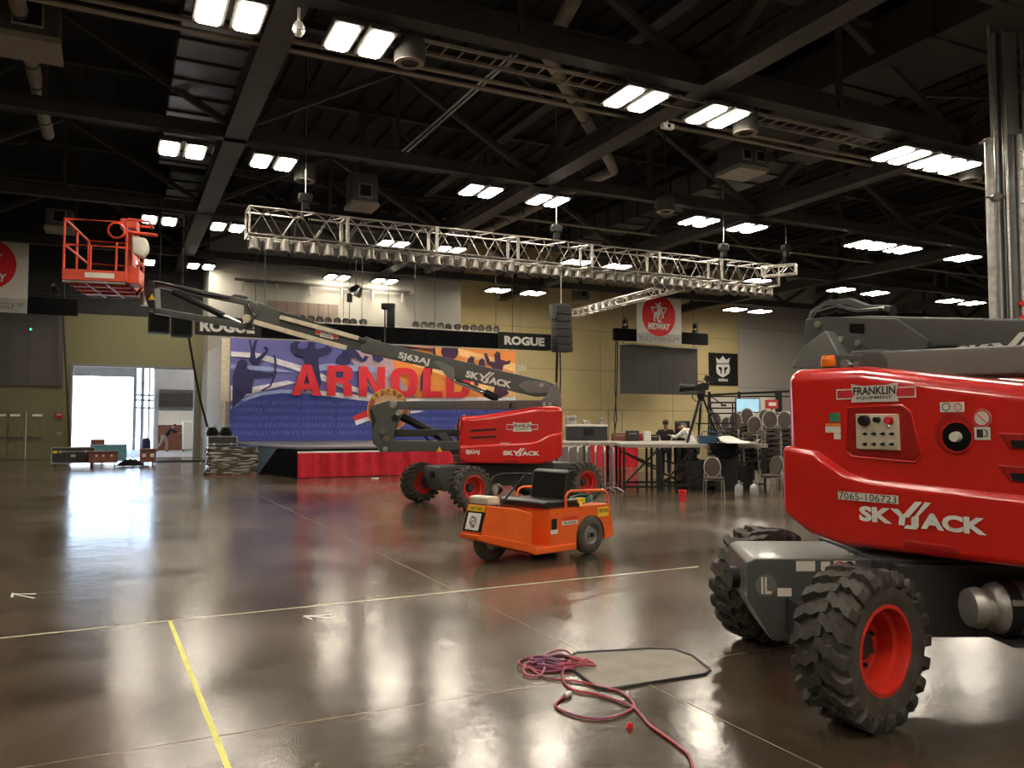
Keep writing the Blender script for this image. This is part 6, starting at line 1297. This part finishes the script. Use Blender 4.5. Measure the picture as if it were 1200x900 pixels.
# ---- chairs
def chair_proto():
    t = thing('banquet_chair', 'x', 'chair', group='grey banquet chairs')
    mb = MB(); mb.lathe([(.001, .43), (.19, .43), (.215, .445), (.22, .47), (.2, .495), (.001, .50)], 20, 'z'); mb.v = [Vector((p.x*1.02, p.y*1.0 if p.y > 0 else p.y*.98, p.z)) for p in mb.v]; mb.build('seat', 'chair_fabric', t)
    tilt = lambda z_: .18+(z_-.5)*.16
    def ov(rx, rz_, y_, n_=24): return [(math.cos(2*PI*i/n_)*rx, y_+tilt(.69+math.sin(2*PI*i/n_)*rz_), .69+math.sin(2*PI*i/n_)*rz_) for i in range(n_)]
    a, b, c, d = ov(.165, .21, -.02), ov(.155, .20, -.035), ov(.165, .21, .012), ov(.155, .2, .025); n_ = 24
    vs = b+a+c+d; fs = [tuple(range(n_))[::-1], tuple(range(3*n_, 4*n_))]
    for k in range(3): fs += [(k*n_+i, k*n_+(i+1) % n_, (k+1)*n_+(i+1) % n_, (k+1)*n_+i) for i in range(n_)]
    MB().add(vs, fs).build('backrest', 'chair_fabric', t)
    MB().tube(ov(.18, .225, 0), .012, 7, closed=True).build('back_frame', 'chair_frame', t)
    for s in (-1, 1):
        MB().tube([(s*.17, -.19, .44), (s*.185, -.2, .4), (s*.2, -.22, .0)], .012, 7).build('leg', 'chair_frame', t)
        MB().tube([(s*.16, tilt(.62), .62), (s*.18, .2, .5), (s*.19, .19, .4), (s*.2, .29, .0)], .012, 7).build('leg', 'chair_frame', t)
    MB().tube([(-.18, -.19, .42), (.18, -.19, .42), (.19, .19, .42), (-.19, .19, .42)], .011, 6, closed=True).build('seat_frame', 'chair_frame', t)
    return t
ch0 = chair_proto(); tc_ = proto_kids(ch0)
p = gp(838, 586); ch0.location = (p.x, p.y+.1, 0); ch0.rotation_euler = (0, 0, -.12); ch0['label'] = 'grey banquet chair with silver frame standing alone, facing the viewer before the stage'
p = gp(905, 582); dup(ch0, (p.x, p.y+.1, 0), -1.0, 'grey banquet chair turned sideways right of the lone front chair', 'grey banquet chairs', tc_)
stk = [(838, 22.9, 10), (852, 23.6, 9), (862, 22.8, 10), (876, 22.8, 11), (884, 21.6, 9), (897, 24.2, 11), (903, 20.0, 10), (912, 22.6, 10), (920, 20.9, 10)]
SN = ['leftmost stack by the camera stand', 'short stack behind the leftmost one', 'second front stack from left', 'tallest stack, its back above the others', 'stack between the tallest and the screen', 'far stack near the grey wall', 'nearest big stack', 'stack behind the nearest big one', 'stack cut by the red lift']
HN = ['bottom', 'second', 'third', 'fourth', 'fifth', 'sixth', 'seventh', 'eighth', 'ninth', 'tenth', 'top']
for (px, Y, n_), sn in zip(stk, SN):
    p = dp(px, 520, Y); rz_ = random.uniform(-.6, -.15)
    for k in range(n_):
        f = Vector((math.sin(rz_), -math.cos(rz_), 0))*(.022*k); dup(ch0, (p.x+f.x, p.y+f.y, .118*k), rz_, 'stacked grey banquet chair, %s chair of the %s' % ('top' if k == n_-1 else HN[k], sn), 'stacked banquet chairs', tc_)
# ---- pipe frame, monitor
pf = thing('pipe_frame', 'black pipe frame with pale drapes behind the chair stacks', 'frame', (0, 0, 0), 0); YF = 29.0; zf = dp(870, 459, YF).z
for px in (831, 866, 912, 950): q_ = dp(px, 459, YF); MB().bar((q_.x, YF, 0), (q_.x, YF, zf), .09 if px != 912 else .2).build('upright', 'black', pf)
a, b = dp(831, 463, YF), dp(950, 457, YF); MB().bar((a.x, YF, zf-.12), (b.x, YF, zf+.05), .08).build('cross_bar', 'black', pf); MB().bar((a.x, YF+.6, zf-.15), (b.x, YF+.6, zf-.15), .05).build('cross_bar', 'black', pf)
for (x0, x1) in ((833, 864), (868, 910)): a, b = dp(x0, 459, YF), dp(x1, 459, YF); MB().bb((a.x, YF+.03, .1), (b.x, YF+.06, zf-.2)).build('drape', 'banner_white', pf, smooth=False)
q_ = dp(876, 475, 28.3); t = thing('monitor', 'flat monitor glowing blue above the chair stacks', 'monitor', (q_.x, q_.y, 0), 0)
MB().box((0, 0, q_.z), (.85, .06, .52)).build('housing', 'black', t, bevel=.01); MB().box((0, -.035, q_.z), (.79, .01, .45)).build('display', 'screen_blue', t, smooth=False); MB().bar((0, .05, 0), (0, .05, q_.z), .06).bb((-.35, -.2, 0), (.35, .3, .04)).build('stand', 'black', t)
q_ = dp(904, 472, 28.5); t = thing('red_box', 'small red and white box beside the glowing monitor on the frame', 'box', (q_.x, q_.y, q_.z-.2), 0); MB().box((0, 0, .15), (.4, .2, .3)).build('box', 'alarm_red', t); MB().box((0, -.11, .15), (.25, .02, .12)).build('label', 'white', t); MB().bar((0, 0, 0), (0, 0, -(q_.z-.2)), .04).build('stand', 'black', t)
# ---- camera on tripod, standing on the decks
tp = dp(822, 500, 20.6); tz = DZ; t = thing('broadcast_camera', 'black broadcast camera with long lens on a tripod on the folding stage', 'camera', (tp.x, tp.y, tz), 0)
hz = dp(822, 466, 20.6).z-tz
for k, (dx, dy) in enumerate(((-.42, -.25), (.42, -.2), (.02, .45))): 
    MB().bar((dx*.1, dy*.1, hz), (dx, dy, .02), .045).build('leg', 'black', t); MB().bar((dx*.1+.05, dy*.1, hz-.05), (dx*.72+.03, dy*.72, hz*.3), .02).build('leg_brace', 'zinc', t)
MB().lathe([(.001, -.12), (.06, -.1), (.1, 0), (.1, .08), (.06, .12), (.001, .13)], 14, 'z', (0, 0, hz+.02)).build('fluid_head', 'black', t)
K = .72
def hh(v): return hz+.08+v*K
MB().box((0, 0, hh(.1)), (.2, .14, .10)).build('plate', 'chassis_dark', t); cb = MB().prism([(-.25*K, hh(.14)), (.25*K, hh(.16)), (.27*K, hh(.38)), (.05*K, hh(.42)), (-.22*K, hh(.34))], -.1, .1).build('camera_body', 'black', t, bevel=.02)
MB().cyl((-.22*K, 0, hh(.24)), (-.62*K, 0, hh(.23)), .075, 16, r2=.08).build('lens', 'black', cb); MB().cyl((-.58*K, 0, hh(.23)), (-.78*K, 0, hh(.23)), .10, 16, r2=.11).build('lens_hood', 'black', cb)
MB().box((.3*K, 0, hh(.54)), (.26, .18, .12), R=Matrix.Rotation(.35, 3, 'Y')).build('viewfinder', 'black', cb); MB().bar((.2*K, 0, hh(.4)), (.25*K, 0, hh(.52)), .05).build('viewfinder_arm', 'black', cb); MB().tube([(-.2*K, -.02, hh(.34)), (-.15*K, 0, hh(.46)), (.05*K, 0, hh(.46)), (.1*K, 0, hh(.4))], .015, 6).build('handle', 'black', cb)
MB().tube([(.1, 0, hz+.08), (.3, -.1, hz-.02), (.5, -.15, hz-.18)], .014, 6).box((.53, -.16, hz-.2), (.12, .05, .05)).build('pan_bar', 'black', t); MB().tube([(-.22, -.1, hh(.18)), (-.25, -.1, hz), (-.16, -.12, hz-.1), (-.05, -.1, hz-.08)], .012, 6).build('cable', 'black', t)
# black trolley rack beside it
q_ = dp(846, 500, 20.3); t = thing('equipment_rack', 'black tubular equipment rack on the folding stage right of the camera', 'rack', (q_.x, q_.y, DZ), -.1)
for sx in (-.3, .3):
    for sy in (-.2, .2): MB().bar((sx, sy, 0), (sx, sy, 1.02), .03).build('post', 'black', t)
for z_ in (.25, .5, .75, .88, 1.02): MB().bar((-.3, -.2, z_), (.3, -.2, z_), .03).bar((-.3, .2, z_), (.3, .2, z_), .03).bar((-.3, -.2, z_), (-.3, .2, z_), .03).bar((.3, -.2, z_), (.3, .2, z_), .03).build('shelf_frame', 'black', t)
MB().bb((-.62, -.2, .48), (.3, .2, .51)).build('shelf', 'black', t); MB().bar((-.6, -.18, 0), (-.6, -.18, .5), .025).build('post', 'black', t); MB().bar((-.35, -.2, 1.0), (.05, -.5, .05), .025).build('brace', 'black', t)
q_ = dp(829, 512, 20.0); t = thing('plastic_crate', 'dark blue crate on the folding stage below the camera', 'crate', (q_.x, q_.y, DZ+.002), 0); MB().prism([(-.2, 0), (.2, 0), (.24, .2), (-.24, .2)], -.16, .16).build('tub', 'blue_bin', t, bevel=.015); MB().tube([(-.2, -.17, .2), (-.15, -.17, .3), (.15, -.17, .3), (.2, -.17, .2)], .012, 6).build('handle', 'blue_bin', t)
# cloths over the deck edge
def drape(name, label, m, pts, cat='cloth'):
    t = thing(name, label, cat); o = MB().add(*pts).build('cloth', m, t, ang=70); md = o.modifiers.new('s', 'SOLIDIFY'); md.thickness = .012; return t
def grid_cloth(corner, nx, ny, fn): vs = [fn(i/(nx-1), j/(ny-1)) for j in range(ny) for i in range(nx)]; return vs, [(j*nx+i, j*nx+i+1, (j+1)*nx+i+1, (j+1)*nx+i) for j in range(ny-1) for i in range(nx-1)]
def fw_(i, j):
    x0, y0 = 840+i*46, 507+i*14+j*(6+i*2)-3*math.sin(i*7+j*3); Y = 19.9-j*.7; p = dp(x0-j*4, 515, Y); z_ = DZ+.04+.09*max(0, math.sin(i*5+j*2.4))+(.10*(1-j)*(1-i)); return (p.x+ (.15*j), p.y, z_)
drape('white_cloth', 'white cloth bundle lying over the right end of the folding stage', 'white', grid_cloth(None, 18, 8, fw_))
def fb_(i, j):
    p = dp(828+i*34, 515, 19.75-.28*min(1, j*2)); z_ = DZ+.03 if j < .3 else DZ+.03-(j-.3)*.55*(0.6+.4*math.sin(i*PI)); y_ = p.y-(0.02 if j >= .3 else 0)-.03*math.sin(i*16)*(j > .3); return (p.x+.12*j, min(y_, 19.75-.2) if j > .3 else p.y, z_)
drape('black_cloth', 'black cloth hanging over the folding stage edge left of the white cloth', 'black_cloth', grid_cloth(None, 18, 8, fb_))
# case, boxes and gear further back on the decks
q_ = dp(687, 516, 24.3); t = thing('road_case', 'black road case with white lid on the stage left of the crew', 'case', (q_.x, q_.y, DZ), 0)
MB().bb((-.6, -.3, 0), (.6, .3, .42)).build('body', 'case_black', t, bevel=.01, seg=1); MB().bb((-.62, -.32, .42), (.62, .32, .48)).build('lid', 'label_white', t, bevel=.01); MB().box((.05, -.31, .25), (.3, .03, .2)).build('gear_bag', 'black', t, bevel=.02)
for k, (dx, w_, h_, mm, l) in enumerate(((-.45, .3, .26, 'galv', 'grey box standing on the white lidded case, left one'), (.0, .2, .12, 'zinc', 'small silver box in the middle of the white lidded case'), (.45, .13, .2, 'galv', 'narrow grey box on the right end of the white lidded case'))):
    tt = thing('small_box', l, 'box', (q_.x+dx, q_.y, DZ+.481), .1); MB().box((0, 0, h_/2), (w_, .2, h_)).build('body', mm, tt, bevel=.01); MB().box((0, -.105, h_*.6), (w_*.6, .01, h_*.3)).build('panel', 'steel_light', tt)
gear = [(726, 23.8, .45, .22, 'case_brown', 'flat brown case on the far decks behind the barriers'), (741, 23.7, .36, .3, 'case_black', 'black gear box on the far decks left of the crew'), (752, 23.9, .22, .2, 'red_cloth', 'small red box among the gear left of the crew'), (758, 23.7, .2, .28, 'label_white', 'small white box among the gear left of the crew'), (766, 23.8, .28, .18, 'case_black', 'small black box nearest the crew member')]
for px, Y, w_, h_, mm, l in gear:
    q_ = dp(px, 515, Y); tt = thing('gear_box', l, 'box', (q_.x, q_.y, DZ+.002), .05); MB().box((0, 0, h_/2), (w_, .26, h_)).build('body', mm, tt, bevel=.012); MB().bar((-w_*.3, -.14, h_*.7), (w_*.3, -.14, h_*.7), .015).build('handle', 'zinc', tt)
# crew
J = legs(); J.update(chest=(0, -.03, 1.32), neck=(0, -.05, 1.52), head=(0, -.09, 1.66), lsho=(.2, -.02, 1.42), rsho=(-.2, -.02, 1.42), lelb=(.34, -.12, 1.18), relb=(-.30, -.14, 1.17), lwri=(.44, -.34, 1.12), rwri=(-.2, -.40, 1.12))
q_ = dp(780, 500, 25.6); person('person in black seen from behind working beyond the folding stage', (q_.x, q_.y, .0), PI-.2, J, 'shirt_black', 'trouser_dark', 'skin_dark')
J = dict(J); J.update(chest=(0, -.16, 1.24), neck=(0, -.3, 1.40), head=(0, -.42, 1.48), lsho=(.2, -.2, 1.34), rsho=(-.2, -.2, 1.34), lelb=(.3, -.42, 1.12), relb=(-.3, -.42, 1.12), lwri=(.2, -.62, 1.18), rwri=(-.2, -.62, 1.18))
for k in ('chest', 'neck', 'head', 'lsho', 'rsho', 'lelb', 'relb', 'lwri', 'rwri'): J[k] = (J[k][0], J[k][1], J[k][2]+.12)
q_ = dp(812, 500, 24.6); person('person in white shirt bending right of the person in black', (q_.x, q_.y, .0), -2.2, J, 'shirt_white', 'trouser_dark', 'skin')
q_ = dp(803, 512, 24.9); t = thing('stacked_speaker', 'small black speaker box standing between the two crew members', 'speaker', (q_.x, q_.y+.4, 0), 0); MB().bb((-.2, -.2, 0), (.2, .2, 1.75)).build('cabinet', 'black', t, bevel=.01); 
for z_ in (1.3, 1.6): MB().cyl((0, -.21, z_), (0, -.2, z_), .1, 14).build('cone', 'steel_light', t)
# bottles and cup
for k, px in enumerate((866, 884)):
    p = gp(px, 581); t = thing('water_jug', 'clear plastic water jug on the floor under the stage, %s one' % ('left', 'right')[k], 'jug', (p.x, p.y, 0), 0, 'clear water jugs'); MB().lathe([(.001, 0), (.12, .0), (.135, .03), (.135, .27), (.11, .33), (.04, .38), (.035, .44), (.001, .44)], 18, 'z').build('body', 'plastic_clear', t); t.scale = (.72, .72, .72); MB().cyl((0, 0, .44), (0, 0, .48), .04, 12).build('cap', 'galv', t); MB().tube([(.03, 0, .4), (.11, 0, .42), (.12, 0, .34)], .014, 6).build('handle', 'plastic_clear', t)
    p2 = p+Vector((.02, .35, 0)); 
p = gp(800, 587); t = thing('red_cup', 'red plastic cup on the floor by the folding stage leg', 'cup', (p.x, p.y, 0), 0); MB().lathe([(.001, .005), (.06, .0), (.085, .22), (.09, .23), (.08, .225), (.056, .02), (.001, .015)], 18, 'z').build('body', 'red_cup', t); MB().lathe([(.088, .222), (.095, .228), (.088, .234)], 18, 'z').build('rim', 'red_cup', t)
# ================================================================ THE FLOOR'S MARKS
def tape(label, p0, p1, wd, m, name='floor_tape', z=.0015):
    a, b = gp(*p0), gp(*p1); d = (b-a).normalized(); s_ = Vector((-d.y, d.x, 0)); vs = []
    for q_ in (a, b):
        for k, zz in ((-1, 0), (1, 0), (1, z), (-1, z)): vs.append(q_+s_*k*wd/2+ZX*zz)
    o = MB().add(vs, [(0, 1, 2, 3), (4, 7, 6, 5), (0, 4, 5, 1), (1, 5, 6, 2), (2, 6, 7, 3), (3, 7, 4, 0)]).build(name, m, smooth=False); return tag(o, label, 'tape')
tape('long pale tape line crossing the whole floor', (-60, 754), (818, 664), .024, 'tape_cream')
tape('yellow tape line running from the long pale line to the lower edge', (199, 728), (277, 925), .03, 'tape_yellow')
for k, (cx, cy, sx) in enumerate(((28, 698, 1), (372, 723, 1))):
    g = thing('tape_arrow', 'small white tape arrow on the floor, %s' % ('at the left edge' if k == 0 else 'just under the long pale line'), 'tape', gp(cx, cy), 0)
    c = gp(cx, cy)
    for (dx0, dy0, dx1, dy1) in (((-13, -2, 14, -2), (-13, -2, 12, 3), (-13, -3, -14, 2)) if k == 0 else ((-16, -1, 16, 1), (-16, -1, 14, -2.5), (-16, -1, -6, 3))):
        a, b = gp(cx+dx0, cy+dy0)-c, gp(cx+dx1, cy+dy1)-c; MB().bar(a+ZX*.001, b+ZX*.001, .022, .002).build('strip', 'white', g, smooth=False)
# floor access plate
pl = [(676, 766), (760, 761), (790, 762), (812, 770), (832, 786), (826, 791), (712, 809), (698, 806), (672, 786), (662, 775)]
cen = gp(748, 785); g = thing('floor_hatch', 'rounded steel tread plate set in the floor beside the red cord', 'hatch', cen, 0)
P_ = [gp(*q_)-cen for q_ in pl]
def plate_mat():
    m = mat('hatch_tread', (.15, .135, .11), .42, .4, col2=(.24, .21, .17), scale=5); t = m.node_tree; b = t.nodes['Principled BSDF']; tc = t.nodes['Texture Coordinate']
    mp = t.nodes.new('ShaderNodeMapping'); mp.inputs['Rotation'].default_value = (0, 0, .6); mp.inputs['Scale'].default_value = (24, 60, 1); t.links.new(tc.outputs['Object'], mp.inputs[0])
    ck = t.nodes.new('ShaderNodeTexChecker'); ck.inputs['Scale'].default_value = 1; t.links.new(mp.outputs[0], ck.inputs['Vector']); bp = t.nodes.new('ShaderNodeBump'); bp.inputs['Strength'].default_value = .9; bp.inputs['Distance'].default_value = .006; t.links.new(ck.outputs['Fac'], bp.inputs['Height']); t.links.new(bp.outputs[0], b.inputs['Normal']); return m
M['hatch_tread'] = plate_mat()
MB().prism([(p.x, p.y) for p in P_], .0005, .006, 'z').build('tread_plate', 'hatch_tread', g)
MB().tube([(p.x, p.y, .004) for p in P_], .012, 6, closed=True).build('rim', 'chassis_dark', g)
# the tangled cord
def spl(pts, n_=10):
    out = []
    for i in range(len(pts)-1):
        p0, p1, p2, p3 = pts[max(i-1, 0)], pts[i], pts[i+1], pts[min(i+2, len(pts)-1)]
        for k in range(n_):
            t_ = k/n_; out.append(tuple(.5*((2*p1[j])+(-p0[j]+p2[j])*t_+(2*p0[j]-5*p1[j]+4*p2[j]-p3[j])*t_**2+(-p0[j]+3*p1[j]-3*p2[j]+p3[j])*t_**3) for j in range(len(p1))))
    return out+[pts[-1]]
def CP(cx, cy): return (580+cx*.225, 740+cy*.225)
path = [(370, 345), (325, 375), (318, 400), (370, 430), (470, 458), (560, 463), (650, 445), (715, 410), (722, 385), (690, 345), (640, 315), (560, 300), (470, 275), (380, 262), (300, 255), (240, 235), (190, 205), (180, 180), (230, 150), (290, 160), (340, 190), (400, 205), (415, 180), (380, 150), (300, 145), (230, 160), (215, 175), (260, 200), (340, 210), (410, 190), (405, 150), (370, 120), (320, 110), (270, 125), (250, 165), (258, 210), (230, 240), (170, 238), (148, 220), (165, 205), (250, 215), (350, 212), (440, 195), (515, 190), (510, 170), (440, 155), (350, 150), (230, 138), (150, 150), (122, 175), (140, 195), (200, 195), (300, 185), (380, 178), (355, 215), (352, 250), (375, 290), (430, 318), (520, 332), (620, 362), (720, 402), (770, 455), (810, 500), (880, 550), (960, 610), (1010, 655), (1030, 711), (1045, 780)]
pw = [gp(*CP(*q_)) for q_ in path]; pw3 = spl([(p.x, p.y) for p in pw], 8); cd3 = []
for i, p in enumerate(pw3):
    k = i/8; z_ = .009+(.008*(1+math.sin(i*.21)) if 17 < k < 54 else 0); cd3.append((p[0], p[1], z_))
g = thing('extension_cord', 'red and violet cord tangled on the floor with a loose tail', 'cord'); MB().tube(cd3, .0075, 8).build('cable', 'cable_red', g)
mb = MB(); 
for k in range(3):      # second strand of the tangle
    q2 = [(150+k*15, 200-k*12), (220, 150+k*14), (320, 130+k*10), (420, 160+k*6), (480, 178-k*4), (400, 200), (280, 190-k*8), (180+k*6, 180+k*6), (200, 160), (300, 150+k*9), (390, 185), (340, 205), (220, 200)]
    mb.tube([(p[0], p[1], .016+.010*k+.005*math.sin(i*.4)) for i, p in enumerate(spl([(lambda w_: (w_.x, w_.y))(gp(*CP(*q_))) for q_ in q2], 8))], .0075, 7).build('cable_loop', 'cable_red', g); mb = MB()
a = gp(*CP(370, 345)); MB().cyl((a.x-.01, a.y-.01, .014), (a.x+.02, a.y+.03, .014), .016, 10, r2=.018).cyl((a.x+.02, a.y+.03, .014), (a.x+.03, a.y+.045, .014), .012, 10).build('plug', 'label_white', g)
p = gp(*CP(703, 502)); t = thing('red_stopper', 'tiny red plastic stopper lying on the floor by the cord tail', 'stopper', (p.x, p.y, 0), 0); MB().cyl((0, 0, 0), (0, 0, .018), .017, 14).cyl((0, 0, .018), (0, 0, .028), .009, 10).build('body', 'red_cup', t); MB().lathe([(.017, 0), (.02, .003), (.017, .006)], 14, 'z').build('rim', 'red_cup', t)
p = gp(142+0, 720+20); 
t = thing('paper_scrap', 'tiny white scrap on the floor before the red stage skirt', 'paper', gp(439, 561), 0); MB().prism([(-.1, -.04), (.05, -.06), (.12, .02), (0, .07)], .002, .03, 'z').build('scrap', 'white', t)
# weighted shading keeps the big faces flat
for o in COL.objects:
    if o.type == 'MESH' and len(o.data.polygons) > 8 and len(o.data.polygons) < 3000 and o.data.polygons[0].use_smooth and o.data.name.split('.')[0] not in ('body', 'shirt', 'trousers', 'shoe') and not o.modifiers:
        md = o.modifiers.new('wn', 'WEIGHTED_NORMAL'); md.keep_sharp = True
